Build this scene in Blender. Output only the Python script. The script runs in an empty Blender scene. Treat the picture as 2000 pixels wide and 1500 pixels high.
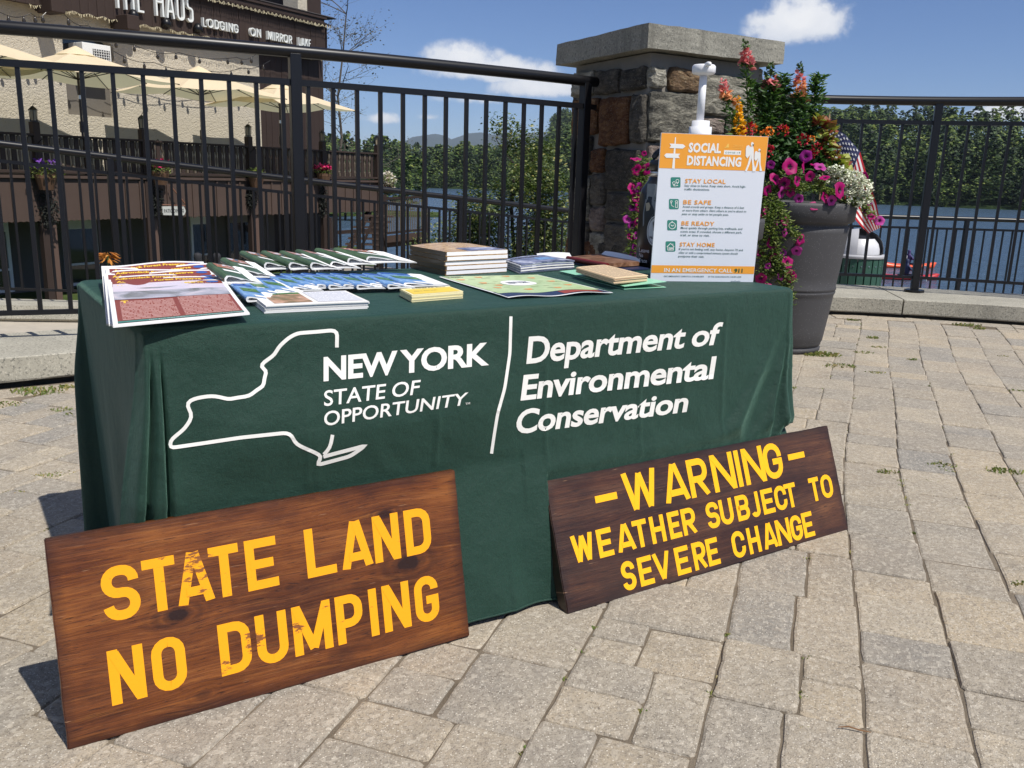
import bpy, bmesh, math, random
import numpy as np
from math import sin, cos, pi, radians, atan2, hypot, sqrt, degrees
from mathutils import Vector, Matrix, noise
random.seed(7)
SC = bpy.context.scene
COL = SC.collection

# ------------------------------------------------------------------ camera
F = 1711.0                       # focal length in photo pixels (photo 2000 x 1500)
PITCH, ROLL, CAMZ = math.atan(1711 / 7203.0), radians(1.65), 1.06
_fw = np.array([0, cos(PITCH), -sin(PITCH)]); _up0 = np.array([0, sin(PITCH), cos(PITCH)]); _rt0 = np.array([1.0, 0, 0])
_rt = _rt0 * cos(ROLL) + _up0 * sin(ROLL); _up = -_rt0 * sin(ROLL) + _up0 * cos(ROLL)
cam_d = bpy.data.cameras.new('camera'); cam = bpy.data.objects.new('camera', cam_d); COL.objects.link(cam)
cam_d.sensor_width = 36; cam_d.lens = F / 2000 * 36; cam_d.clip_start = 0.05; cam_d.clip_end = 20000
cam.matrix_world = Matrix(((_rt[0], _up[0], -_fw[0], 0), (_rt[1], _up[1], -_fw[1], 0), (_rt[2], _up[2], -_fw[2], CAMZ), (0, 0, 0, 1)))
SC.camera = cam
CAMP = np.array([0, 0, CAMZ])
def ray(x, y): return _fw + _rt * (x - 1000) / F + _up * (750 - y) / F
def onz(x, y, z):                       # where the sight line through a photo pixel meets height z
    d = ray(x, y); t = (z - CAMZ) / d[2]; return CAMP + d * t
def onpl(x, y, P0, N):                  # ... meets a plane
    d = ray(x, y); P0 = np.array(P0, float); N = np.array(N, float); t = ((P0 - CAMP) @ N) / (d @ N); return CAMP + d * t
def atY(x, y, Y): return onpl(x, y, (0, Y, 0), (0, 1, 0))

# ------------------------------------------------------------------ sky, sun, exposure
SUN_EL, SUN_ROT = radians(56), radians(134)
w = bpy.data.worlds.new('World'); SC.world = w; w.use_nodes = True
nt = w.node_tree; nt.nodes.clear()
def wn(t, **k):
    n = nt.nodes.new(t)
    for a, b in k.items(): setattr(n, a, b)
    return n
out = wn('ShaderNodeOutputWorld'); bg = wn('ShaderNodeBackground'); bg.inputs[1].default_value = 0.074
nt.links.new(bg.outputs[0], out.inputs[0])
sky = wn('ShaderNodeTexSky', sky_type='NISHITA', sun_disc=False, sun_elevation=SUN_EL, sun_rotation=SUN_ROT, altitude=1500, air_density=1.0, dust_density=0.35, ozone_density=3.2)
tc = wn('ShaderNodeTexCoord')
def vmath(op, a, b=None):
    n = wn('ShaderNodeVectorMath', operation=op)
    for i, v in enumerate((a, b)):
        if v is None: continue
        if isinstance(v, bpy.types.NodeSocket): nt.links.new(v, n.inputs[i])
        else: n.inputs[i].default_value = v
    return n
def smath(op, a, b=None, c=None, clamp=False):
    n = wn('ShaderNodeMath', operation=op); n.use_clamp = clamp
    for i, v in enumerate((a, b, c)):
        if v is None: continue
        if isinstance(v, bpy.types.NodeSocket): nt.links.new(v, n.inputs[i])
        else: n.inputs[i].default_value = v
    return n.outputs[0]
nd = vmath('NORMALIZE', tc.outputs['Generated']).outputs[0]
nz = wn('ShaderNodeTexNoise'); nz.inputs['Scale'].default_value = 22; nz.inputs['Detail'].default_value = 8; nz.inputs['Roughness'].default_value = 0.62
nt.links.new(nd, nz.inputs['Vector'])
nz2 = wn('ShaderNodeTexNoise'); nz2.inputs['Scale'].default_value = 70; nz2.inputs['Detail'].default_value = 6
nt.links.new(nd, nz2.inputs['Vector'])
# each cloud: photo pixel, half width, half height (px), strength
clouds = [((905, 118), 78, 34, 1.0), ((950, 140), 128, 30, 1.0), ((1060, 176), 95, 26, .95), ((745, 233), 42, 15, .8), ((925, 196), 100, 14, .45),
          ((1565, 52), 92, 52, 1.05), ((1500, 42), 45, 28, .8), ((1960, 222), 48, 20, 1.0), ((840, 230), 60, 9, .3), ((1010, 70), 70, 10, .18)]
extra = [(-70, 25, .30, .12), (-110, 35, .35, .16), (150, 30, .4, .16), (60, 22, .3, .1), (95, 40, .35, .2), (-150, 20, .35, .1), (180, 45, .3, .2), (40, 50, .25, .16), (-35, 48, .22, .12)]
acc = None; vacc = None
def add_cloud(c, r, u, a, b, s):
    global acc, vacc
    X = smath('DIVIDE', vmath('DOT_PRODUCT', nd, tuple(r)).outputs['Value'], a)
    Y = smath('DIVIDE', vmath('DOT_PRODUCT', vmath('SUBTRACT', nd, tuple(c)).outputs[0], tuple(u)).outputs['Value'], b)
    Yb = smath('MULTIPLY', smath('MINIMUM', Y, 0.0), 1.7)          # flatter underside
    Yt = smath('MAXIMUM', Y, 0.0)
    d2 = smath('ADD', smath('MULTIPLY', X, X), smath('ADD', smath('MULTIPLY', Yb, Yb), smath('MULTIPLY', Yt, Yt)))
    fr = smath('MULTIPLY', smath('GREATER_THAN', vmath('DOT_PRODUCT', nd, tuple(c)).outputs['Value'], 0.3), s)
    m = smath('MULTIPLY', smath('SUBTRACT', 1.35, smath('SQRT', d2), clamp=False), fr)
    m = smath('MAXIMUM', m, 0.0)
    lum = smath('MULTIPLY', m, smath('ADD', smath('MULTIPLY', Y, 0.5), 0.6))
    acc = m if acc is None else smath('MAXIMUM', acc, m)
    vacc = lum if vacc is None else smath('MAXIMUM', vacc, lum)
for (px, a, b, s) in clouds:
    c = ray(*px); c = c / np.linalg.norm(c); r = np.cross(c, [0, 0, 1]); r /= np.linalg.norm(r); u = np.cross(r, c)
    add_cloud(c, r, u, a / F, b / F, s)
for (az, el, a, b) in extra:
    c = np.array([sin(radians(az)) * cos(radians(el)), cos(radians(az)) * cos(radians(el)), sin(radians(el))]); r = np.cross(c, [0, 0, 1]); r /= np.linalg.norm(r); u = np.cross(r, c)
    add_cloud(c, r, u, a, b, 1.0)
nn = smath('ADD', smath('MULTIPLY', smath('SUBTRACT', nz.outputs['Fac'], 0.5), 2.6), smath('MULTIPLY', smath('SUBTRACT', nz2.outputs['Fac'], 0.5), 0.8))
mask = smath('ADD', smath('MULTIPLY', acc, 1.5), smath('MULTIPLY', nn, smath('MINIMUM', smath('MULTIPLY', acc, 3.0), 1.0)))
mr = wn('ShaderNodeMapRange', interpolation_type='SMOOTHSTEP'); mr.inputs['From Min'].default_value = 0.28; mr.inputs['From Max'].default_value = 1.15
nt.links.new(mask, mr.inputs['Value'])
ccol = wn('ShaderNodeMix', data_type='RGBA'); ccol.inputs['A'].default_value = (7.2, 8.0, 9.6, 1); ccol.inputs['B'].default_value = (12.6, 12.6, 12.7, 1)
nt.links.new(smath('ADD', smath('MULTIPLY', vacc, 0.9), smath('MULTIPLY', nz2.outputs['Fac'], 0.5), clamp=True), ccol.inputs['Factor'])
cm = wn('ShaderNodeMix', data_type='RGBA')
nt.links.new(smath('MULTIPLY', mr.outputs[0], 0.93), cm.inputs['Factor'])
tint = wn('ShaderNodeMix', data_type='RGBA', blend_type='MULTIPLY'); tint.inputs['Factor'].default_value = 1; tint.inputs['B'].default_value = (.80, .93, 1.22, 1); nt.links.new(sky.outputs[0], tint.inputs['A'])
nt.links.new(tint.outputs['Result'], cm.inputs['A']); nt.links.new(ccol.outputs['Result'], cm.inputs['B'])
nt.links.new(cm.outputs['Result'], bg.inputs[0])
sd = bpy.data.lights.new('sun', 'SUN'); sd.energy = 5.0; sd.angle = radians(0.53); sd.color = (1.0, 0.955, 0.88)
sun = bpy.data.objects.new('sun', sd); COL.objects.link(sun)
SUND = Vector((sin(SUN_ROT) * cos(SUN_EL), cos(SUN_ROT) * cos(SUN_EL), sin(SUN_EL)))
sun.rotation_euler = SUND.to_track_quat('Z', 'Y').to_euler(); sun.location = SUND * 30
SC.view_settings.view_transform = 'Standard'; SC.view_settings.look = 'None'; SC.view_settings.gamma = 1; SC.view_settings.use_curve_mapping = False
SC.view_settings.exposure = 0.08
SC.cycles.max_bounces = 6; SC.cycles.transparent_max_bounces = 12

# ------------------------------------------------------------------ mesh helpers
class MB:
    def __init__(s): s.v = []; s.f = []
    def add(s, vs, fs):
        o = len(s.v); s.v += [tuple(map(float, p)) for p in vs]; s.f += [tuple(i + o for i in f) for f in fs]; return s
    def hexa(s, c):                      # 8 corners: bottom 4 ccw, top 4 ccw
        return s.add(c, [(0, 3, 2, 1), (4, 5, 6, 7), (0, 1, 5, 4), (1, 2, 6, 5), (2, 3, 7, 6), (3, 0, 4, 7)])
    def box(s, c, d, X=(1, 0, 0), Y=(0, 1, 0), Z=(0, 0, 1)):
        c = np.array(c, float); X, Y, Z = [np.array(a, float) * k / 2 for a, k in zip((X, Y, Z), d)]
        return s.hexa([c - X - Y - Z, c + X - Y - Z, c + X + Y - Z, c - X + Y - Z, c - X - Y + Z, c + X - Y + Z, c + X + Y + Z, c - X + Y + Z])
    def bbox(s, c, d, b, X=(1, 0, 0), Y=(0, 1, 0), Z=(0, 0, 1)):   # bevelled box
        bm = bmesh.new(); bmesh.ops.create_cube(bm, size=1)
        for v in bm.verts: v.co = Vector((v.co.x * d[0], v.co.y * d[1], v.co.z * d[2]))
        bmesh.ops.bevel(bm, geom=bm.edges[:], offset=b, segments=2, affect='EDGES', profile=.5)
        c = np.array(c, float); X, Y, Z = [np.array(a, float) for a in (X, Y, Z)]
        bm.verts.index_update()
        s.add([c + X * v.co.x + Y * v.co.y + Z * v.co.z for v in bm.verts], [tuple(v.index for v in f.verts) for f in bm.faces]); bm.free(); return s
    def tube(s, pts, r, n=8, caps=True, flat=None):
        pts = [Vector(p) for p in pts]; rs = r if isinstance(r, (list, tuple)) else [r] * len(pts)
        o = len(s.v); up = Vector((0, 0, 1))
        for i, p in enumerate(pts):
            t = (pts[min(i + 1, len(pts) - 1)] - pts[max(i - 1, 0)]).normalized()
            a = up if abs(t.dot(up)) < .95 else Vector((1, 0, 0))
            e1 = t.cross(a).normalized(); e2 = e1.cross(t).normalized()
            for k in range(n):
                an = 2 * pi * (k + (.5 if n == 4 else 0)) / n; q = p + (e1 * cos(an) + e2 * sin(an)) * rs[i]
                s.v.append((q.x, q.y, q.z))
        for i in range(len(pts) - 1):
            for k in range(n):
                a = o + i * n + k; b = o + i * n + (k + 1) % n; s.f.append((a, b, b + n, a + n))
        if caps: s.f.append(tuple(o + k for k in range(n))[::-1]); s.f.append(tuple(o + (len(pts) - 1) * n + k for k in range(n)))
        return s
    def lathe(s, prof, n=32, c=(0, 0, 0), a0=0, a1=2 * pi, sx=1, sy=1):
        o = len(s.v); full = abs(a1 - a0 - 2 * pi) < 1e-6; m = n if full else n + 1
        for (r, z) in prof:
            for k in range(m):
                an = a0 + (a1 - a0) * k / n; s.v.append((c[0] + r * cos(an) * sx, c[1] + r * sin(an) * sy, c[2] + z))
        for i in range(len(prof) - 1):
            for k in range(n):
                a = o + i * m + k; b = o + i * m + (k + 1) % m; s.f.append((a, b, b + m, a + m))
        return s
    def grid(s, fn, nu, nv):
        o = len(s.v)
        for j in range(nv + 1):
            for i in range(nu + 1): s.v.append(tuple(map(float, fn(i / nu, j / nv))))
        for j in range(nv):
            for i in range(nu):
                a = o + j * (nu + 1) + i; s.f.append((a, a + 1, a + nu + 2, a + nu + 1))
        return s
    def prism(s, poly, z0, z1):
        n = len(poly); o = len(s.v)
        s.v += [(p[0], p[1], z0) for p in poly] + [(p[0], p[1], z1) for p in poly]
        s.f.append(tuple(o + i for i in range(n))[::-1]); s.f.append(tuple(o + n + i for i in range(n)))
        for i in range(n): j = (i + 1) % n; s.f.append((o + i, o + j, o + n + j, o + n + i))
        return s
    def mesh(s, name, mat, off=(0, 0, 0), smooth=False):
        me = bpy.data.meshes.new(name); a = np.array(s.v, float).reshape(-1, 3) - np.array(off, float)
        me.from_pydata(a.tolist(), [], s.f); me.update()
        if mat: me.materials.append(mat)
        if smooth: me.polygons.foreach_set('use_smooth', [True] * len(me.polygons))
        return me
def W0(o):                                # world position of a parent chain of pure translations
    p = np.zeros(3)
    while o is not None: p += np.array(o.location); o = o.parent
    return p
def link(name, me, parent=None, loc=None):
    o = bpy.data.objects.new(name, me); COL.objects.link(o)
    if parent is not None: o.parent = parent
    if loc is not None: o.location = loc
    return o
def part(name, mb, mat, parent, smooth=False, label=None):      # mb in world coordinates
    o = link(name, mb.mesh(name, mat, W0(parent), smooth), parent)
    if label: o['label'] = label
    return o
def thing(name, label, cat, loc=(0, 0, 0), group=None, rz=0):
    o = bpy.data.objects.new(name, None); COL.objects.link(o); o.location = tuple(map(float, loc)); o.rotation_euler = (0, 0, rz); o.empty_display_size = .1
    o['label'] = label; o['category'] = cat
    if group: o['group'] = group
    return o
def solo(name, mb, mat, label, cat, group=None, smooth=False, loc=(0, 0, 0)):
    o = link(name, mb.mesh(name, mat, loc, smooth)); o.location = tuple(map(float, loc)); o['label'] = label; o['category'] = cat
    if group: o['group'] = group
    return o
def struct(name, mb, mat, kind='structure', smooth=False):
    o = link(name, mb.mesh(name, mat, (0, 0, 0), smooth)); o['kind'] = kind; return o
def copy_tree(o, parent=None):
    c = o.copy(); COL.objects.link(c)
    if parent is not None: c.parent = parent
    for ch in list(o.children): copy_tree(ch, c)
    return c
def bevel(o, wd, seg=2):
    m = o.modifiers.new('bevel', 'BEVEL'); m.width = wd; m.segments = seg; m.limit_method = 'ANGLE'; return o

# ------------------------------------------------------------------ materials
MATS = {}
def srgb(r, g, b):
    f = lambda c: (c / 255 / 12.92) if c / 255 <= .04045 else ((c / 255 + .055) / 1.055) ** 2.4
    return (f(r), f(g), f(b))
class NT:
    def __init__(s, name, rough=.6, metal=0.0, spec=.5):
        s.m = bpy.data.materials.new(name); s.m.use_nodes = True; s.t = s.m.node_tree; s.b = s.t.nodes['Principled BSDF']
        s.b.inputs['Roughness'].default_value = rough; s.b.inputs['Metallic'].default_value = metal; s.b.inputs['Specular IOR Level'].default_value = spec
        s.tc = s.t.nodes.new('ShaderNodeTexCoord')
    def L(s, a, b): s.t.links.new(a, b)
    def n(s, t, **k):
        x = s.t.nodes.new(t)
        for a, b in k.items(): setattr(x, a, b)
        return x
    def pos(s, world=False):
        if world: g = s.n('ShaderNodeNewGeometry'); return g.outputs['Position']
        return s.tc.outputs['Object']
    def map(s, v, sc=(1, 1, 1), rot=(0, 0, 0), loc=(0, 0, 0)):
        m = s.n('ShaderNodeMapping'); m.inputs['Scale'].default_value = sc; m.inputs['Rotation'].default_value = rot; m.inputs['Location'].default_value = loc; s.L(v, m.inputs[0]); return m.outputs[0]
    def noise(s, v, scale, detail=4, rough=.55, dist=0):
        x = s.n('ShaderNodeTexNoise'); x.inputs['Scale'].default_value = scale; x.inputs['Detail'].default_value = detail; x.inputs['Roughness'].default_value = rough; x.inputs['Distortion'].default_value = dist
        s.L(v, x.inputs['Vector']); return x.outputs['Fac']
    def voro(s, v, scale, feat='F1', out='Distance'):
        x = s.n('ShaderNodeTexVoronoi', feature=feat); x.inputs['Scale'].default_value = scale; s.L(v, x.inputs['Vector']); return x.outputs[out]
    def ramp(s, f, stops, interp='LINEAR'):
        r = s.n('ShaderNodeValToRGB'); e = r.color_ramp.elements; r.color_ramp.interpolation = interp
        while len(e) < len(stops): e.new(.5)
        for i, (p, c) in enumerate(stops): e[i].position = p; e[i].color = (*c, 1) if len(c) == 3 else c
        s.L(f, r.inputs[0]); return r.outputs[0]
    def mr(s, f, a, b, c=0, d=1):
        r = s.n('ShaderNodeMapRange'); r.clamp = True
        for i, x in enumerate((a, b, c, d)): r.inputs[i + 1].default_value = x
        s.L(f, r.inputs[0]); return r.outputs[0]
    def math(s, op, a, b=None):
        x = s.n('ShaderNodeMath', operation=op)
        for i, v in enumerate((a, b)):
            if v is None: continue
            if isinstance(v, bpy.types.NodeSocket): s.L(v, x.inputs[i])
            else: x.inputs[i].default_value = v
        return x.outputs[0]
    def mix(s, f, a, b, mode='MIX'):
        x = s.n('ShaderNodeMix', data_type='RGBA', blend_type=mode)
        for sock, v in ((x.inputs['Factor'], f), (x.inputs['A'], a), (x.inputs['B'], b)):
            if isinstance(v, bpy.types.NodeSocket): s.L(v, sock)
            elif isinstance(v, (tuple, list)): sock.default_value = (*v, 1) if len(v) == 3 else v
            else: sock.default_value = v
        return x.outputs['Result']
    def col(s, c):
        if isinstance(c, bpy.types.NodeSocket): s.L(c, s.b.inputs['Base Color'])
        else: s.b.inputs['Base Color'].default_value = (*c, 1)
        return s
    def rough(s, c): s.L(c, s.b.inputs['Roughness']); return s
    def bump(s, h, strength=.3, dist=.01, prev=None):
        x = s.n('ShaderNodeBump'); x.inputs['Strength'].default_value = strength; x.inputs['Distance'].default_value = dist; s.L(h, x.inputs['Height'])
        if prev is not None: s.L(prev, x.inputs['Normal'])
        s.L(x.outputs[0], s.b.inputs['Normal']); return x.outputs[0]
def mul(c, k): return tuple(min(1, x * k) for x in c)
def plain(name, c, rough=.6, metal=0, spec=.5, var=.12, vs=8, bump=0, bs=80, bd=.002, world=False, trans=0):
    if name in MATS: return MATS[name]
    m = NT(name, rough, metal, spec); p = m.pos(world)
    m.col(m.mix(m.noise(p, vs, 5), mul(c, 1 - var), mul(c, 1 + var)))
    if bump: m.bump(m.noise(p, bs, 4), bump, bd)
    if trans:                                            # thin leaf: light also comes through
        d = m.n('ShaderNodeBsdfTranslucent'); d.inputs[0].default_value = (*mul(c, 1.6), 1); a = m.n('ShaderNodeMixShader'); a.inputs[0].default_value = trans
        o = m.t.nodes['Material Output']; m.L(m.b.outputs[0], a.inputs[1]); m.L(d.outputs[0], a.inputs[2]); m.L(a.outputs[0], o.inputs[0])
    MATS[name] = m.m; return m.m
def leafmat(name, stops, trans=.25, rough=.5):            # colour varies leaf by leaf
    if name in MATS: return MATS[name]
    m = NT(name, rough, 0, .4); g = m.n('ShaderNodeNewGeometry'); c = m.ramp(g.outputs['Random Per Island'], stops)
    m.col(c)
    if trans:
        d = m.n('ShaderNodeBsdfTranslucent'); m.L(m.mix(1.0, c, (1.3, 1.5, .7), 'MULTIPLY'), d.inputs[0]); a = m.n('ShaderNodeMixShader'); a.inputs[0].default_value = trans
        o = m.t.nodes['Material Output']; m.L(m.b.outputs[0], a.inputs[1]); m.L(d.outputs[0], a.inputs[2]); m.L(a.outputs[0], o.inputs[0])
    MATS[name] = m.m; return m.m

# ------------------------------------------------------------------ lettering
_TX = {}
def glyphs(txt, bold=0.0, spacing=1.0, res=3, word=1.0):
    k = (txt, bold, spacing, res, word)
    if k in _TX: return _TX[k]
    c = bpy.data.curves.new('t', 'FONT'); c.body = txt; c.offset = bold; c.resolution_u = res; c.space_character = spacing; c.space_word = word
    o = bpy.data.objects.new('t', c); m = bpy.data.meshes.new_from_object(o)
    v = np.array([x.co[:2] for x in m.vertices]).reshape(-1, 2); f = [tuple(p.vertices) for p in m.polygons]
    bpy.data.objects.remove(o); bpy.data.curves.remove(c); bpy.data.meshes.remove(m)
    x0, x1 = v[:, 0].min(), v[:, 0].max(); capb = -bold; capt = .69 + bold          # baseline to cap height
    v = np.stack([(v[:, 0] - x0) / (x1 - x0), (v[:, 1] - capb) / (capt - capb)], 1)
    _TX[k] = (v, f); return _TX[k]
def cut(v, f, xs, ys=()):                                 # slice flat lettering along grid lines so it can bend
    bm = bmesh.new(); bv = [bm.verts.new((p[0], p[1], 0)) for p in v]
    for q in f:
        try: bm.faces.new([bv[i] for i in q])
        except ValueError: pass
    for ax, vals in ((0, xs), (1, ys)):
        for t in vals:
            co = (t, 0, 0) if ax == 0 else (0, t, 0); no = (1, 0, 0) if ax == 0 else (0, 1, 0)
            bmesh.ops.bisect_plane(bm, geom=bm.verts[:] + bm.edges[:] + bm.faces[:], plane_co=co, plane_no=no)
    bm.verts.index_update(); V = np.array([x.co[:2] for x in bm.verts]); Q = [tuple(x.index for x in q.verts) for q in bm.faces]; bm.free(); return V, Q
def strokes(lines, wd):                                   # polylines -> list of quads with mitred joints (2D)
    V, Fc = [], []
    for ln in lines:
        closed = ln[0] == ln[-1] and len(ln) > 2; p = [np.array(q, float) for q in (ln[:-1] if closed else ln)]; n = len(p); L, R = [], []
        for i in range(n):
            a = p[(i - 1) % n] if (closed or i) else None; b = p[(i + 1) % n] if (closed or i < n - 1) else None
            d1 = (p[i] - a) / np.linalg.norm(p[i] - a) if a is not None else None; d2 = (b - p[i]) / np.linalg.norm(b - p[i]) if b is not None else None
            if d1 is None: d1 = d2
            if d2 is None: d2 = d1
            n1 = np.array([-d1[1], d1[0]]); n2 = np.array([-d2[1], d2[0]]); m = n1 + n2; mm = np.linalg.norm(m); m = m / mm if mm > 1e-6 else n1
            k = wd / 2 / max(.35, m @ n1); L.append(p[i] + m * k); R.append(p[i] - m * k)
        o = len(V); V += [q for pr in zip(L, R) for q in pr]
        for i in range(n if closed else n - 1):
            j = (i + 1) % n; Fc.append((o + 2 * i, o + 2 * i + 1, o + 2 * j + 1, o + 2 * j))
    return V, Fc
def quadmap(BL, BR, TL, TR):
    BL, BR, TL, TR = [np.array(q, float) for q in (BL, BR, TL, TR)]
    return lambda x, y: BL * (1 - x) * (1 - y) + BR * x * (1 - y) + TL * (1 - x) * y + TR * x * y
# ------------------------------------------------------------------ shared materials
def granite(name, base, dark, streak=False, sc=1.0):
    m = NT(name, .85, 0, .3); p = m.pos(True)
    big = m.noise(p, 3 * sc, 6, .6); c = m.mix(m.mr(big, .3, .7), mul(base, .8), mul(base, 1.12))
    sp = m.noise(p, 75 * sc, 4, .75); c = m.mix(m.mr(sp, .52, .64, 0, .8), c, dark)
    sp2 = m.noise(m.map(p, loc=(5, 3, 1)), 90 * sc, 3); c = m.mix(m.mr(sp2, .56, .68, 0, .6), c, mul(base, 1.6))
    if streak:
        st = m.noise(m.map(p, (9, 9, .7)), 1.0, 4); c = m.mix(m.mr(st, .55, .72, 0, .65), c, mul(base, .35))
    m.col(c); m.bump(m.math('ADD', m.noise(p, 60 * sc, 5, .7), m.noise(p, 9 * sc, 3)), .5, .006); return m.m
GRAN = granite('granite_stone', (.37, .35, .29), (.10, .10, .09))
CAPM = granite('cap_stone', (.27, .26, .22), (.07, .07, .06), True)
BLACK = plain('black_powder_coat', (.006, .006, .0075), .36, 0, .4, .1, 30, .08, 500, .0006)
def pavermat():
    m = NT('tumbled_concrete_paver', .93, 0, .2); p = m.pos(True)
    g = m.n('ShaderNodeNewGeometry'); oi = m.n('ShaderNodeObjectInfo')
    r = m.math('FRACT', m.math('ADD', g.outputs['Random Per Island'], m.math('MULTIPLY', oi.outputs['Random'], 3.7)))
    c = m.ramp(r, [(0, (.40, .342, .268)), (.2, (.46, .40, .31)), (.4, (.33, .298, .252)), (.6, (.48, .40, .29)), (.8, (.305, .288, .26)), (1, (.43, .37, .285))])
    big = m.noise(p, 5, 5, .6); c = m.mix(1.0, c, m.mix(m.mr(big, .3, .72), (.80, .81, .83), (1.1, 1.07, 1.02)), 'MULTIPLY')
    ag = m.noise(p, 170, 3, .8); c = m.mix(m.mr(ag, .53, .63, 0, .8), c, (.15, .13, .105))
    a2 = m.voro(p, 130); c = m.mix(m.mr(a2, .24, .12, 0, .85), c, (.78, .73, .63))
    a3 = m.voro(m.map(p, loc=(3, 1, 2)), 95); c = m.mix(m.mr(a3, .13, .06, 0, .8), c, (.13, .11, .10))
    wp = m.noise(p, 34, 3, .7); c = m.mix(m.mr(wp, .60, .74, 0, .3), c, (.60, .54, .42)); wd = m.noise(p, 1.3, 4, .6); c = m.mix(m.mr(wd, .5, .72, 0, .30), c, (.20, .18, .16)); pb = m.voro(m.map(p, loc=(7, 2, 0)), 100, 'F1', 'Color'); sp_ = m.n('ShaderNodeSeparateColor'); m.L(pb, sp_.inputs[0]); c = m.mix(m.mr(sp_.outputs[0], .2, .95, 0, .45), c, m.mix(sp_.outputs[1], (.22, .19, .16), (.66, .60, .50)))
    m.col(c); h = m.math('ADD', m.noise(p, 230, 3, .75), m.math('MULTIPLY', m.noise(p, 45, 3), 1.2)); m.bump(h, .9, .0045); return m.m
PAVER = pavermat()
SAND = plain('joint_sand', (.17, .14, .105), .95, 0, .1, .75, 7, .8, 250, .006, True)

# ------------------------------------------------------------------ plaza and pavers
LF = [(-5.6, 1.2), (-4.9, 2.0), (-4.1, 2.8), (-3.3, 3.45), (-2.46, 4.07), (-2.15, 4.30), (-1.2, 4.93), (0.0, 5.72), (0.75, 6.2)]     # front line of left kerb
RB = np.array([3.576, 7.851])
def rpos(s, off=0):                      # right fence line, curved
    th = -.23; d = np.array([cos(th), sin(th)]); n = np.array([-d[1], d[0]]); P = RB + d * s - n * .091 * s * s
    t = d - n * .182 * s; t /= np.linalg.norm(t); return P + np.array([-t[1], t[0]]) * off
RS = [-2.6, -2.1, -1.6, -1.1, -.6, -.1, .4, .9, 1.5, 2.2, 3.0]
RF = [tuple(rpos(s, -.62)) for s in RS]
front = LF + [(1.35, 7.0)] + RF
def inside(x, y, marg=0.0):
    ins = False; P = front + [(front[-1][0] + .5, -1.5), (-6.2, -1.5)]
    j = len(P) - 1
    for i in range(len(P)):
        if (P[i][1] > y) != (P[j][1] > y) and x < (P[j][0] - P[i][0]) * (y - P[i][1]) / (P[j][1] - P[i][1]) + P[i][0]: ins = not ins
        j = i
    if not ins: return False
    if marg:
        for a, b in zip(front[:-1], front[1:]):
            a = np.array(a); b = np.array(b); d = b - a; t = max(0, min(1, ((x, y) - a) @ d / (d @ d)))
            if hypot(*(a + d * t - (x, y))) < marg: return False
    return True
plaza_m = MB(); pl = front + [(front[-1][0] + .5, -1.5), (-6.2, -1.5)]
plaza_m.prism(pl, -.35, -.0065)
plaza = struct('plaza', plaza_m, SAND)
rnd = random.Random(3)
def paver_mb(cx, cy, ux, uy, L, Wd, mb):
    """tumbled block: wavy outline, rounded shoulder"""
    vx, vy = -uy, ux; g = .0003; hl, hw = L / 2 - g, Wd / 2 - g; zt = rnd.uniform(-.004, .0025); tx, ty = rnd.uniform(-.006, .006), rnd.uniform(-.006, .006)
    out = []; c = .007; m = max(2, int(round(L / .055))); k = max(2, int(round(Wd / .055)))
    side = [(-hl + c + (2 * hl - 2 * c) * i / m, -hw) for i in range(m + 1)] + [(hl, -hw + c + (2 * hw - 2 * c) * i / k) for i in range(k + 1)]
    side += [(-a, -b) for a, b in side]
    pts = [(a + rnd.uniform(-.0028, .0016), b + rnd.uniform(-.0028, .0016)) for a, b in side]; n = len(pts); V = []
    for (inset, z) in ((0, -.03), (0, -.0065), (.0028, -.0018), (.0085, 0)):
        for a, b in pts:
            ka = 1 - inset / hl; kb = 1 - inset / hw; a2, b2 = a * ka, b * kb
            V.append((cx + ux * a2 + vx * b2, cy + uy * a2 + vy * b2, zt + z + tx * a2 + ty * b2 + (rnd.uniform(-.0008, .0008) if z == 0 else 0)))
    fs = [(r * n + i, r * n + (i + 1) % n, (r + 1) * n + (i + 1) % n, (r + 1) * n + i) for r in range(3) for i in range(n)]; fs.append(tuple(3 * n + i for i in range(n)))
    mb.add(V, fs)
th = radians(-110.6); dU = (cos(th), sin(th)); dV = (-dU[1], dU[0])
cells = []
def put(cu, cv, L, Wd):
    bend = .030 * sin(cu * .9 + cv * .5) + .020 * sin(cu * 2.3 + 1) * .6
    db = .027 * cos(cu * .9 + cv * .5)
    x = dU[0] * cu + dV[0] * (cv + bend) + 1.0; y = dU[1] * cu + dV[1] * (cv + bend) + 2.0
    a = math.atan(db); ux, uy = dU[0] * cos(a) - dU[1] * sin(a), dU[0] * sin(a) + dU[1] * cos(a)
    if inside(x, y, .20) and y > -.9: cells.append((x, y, ux, uy, L, Wd))
v = -8.0
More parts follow.
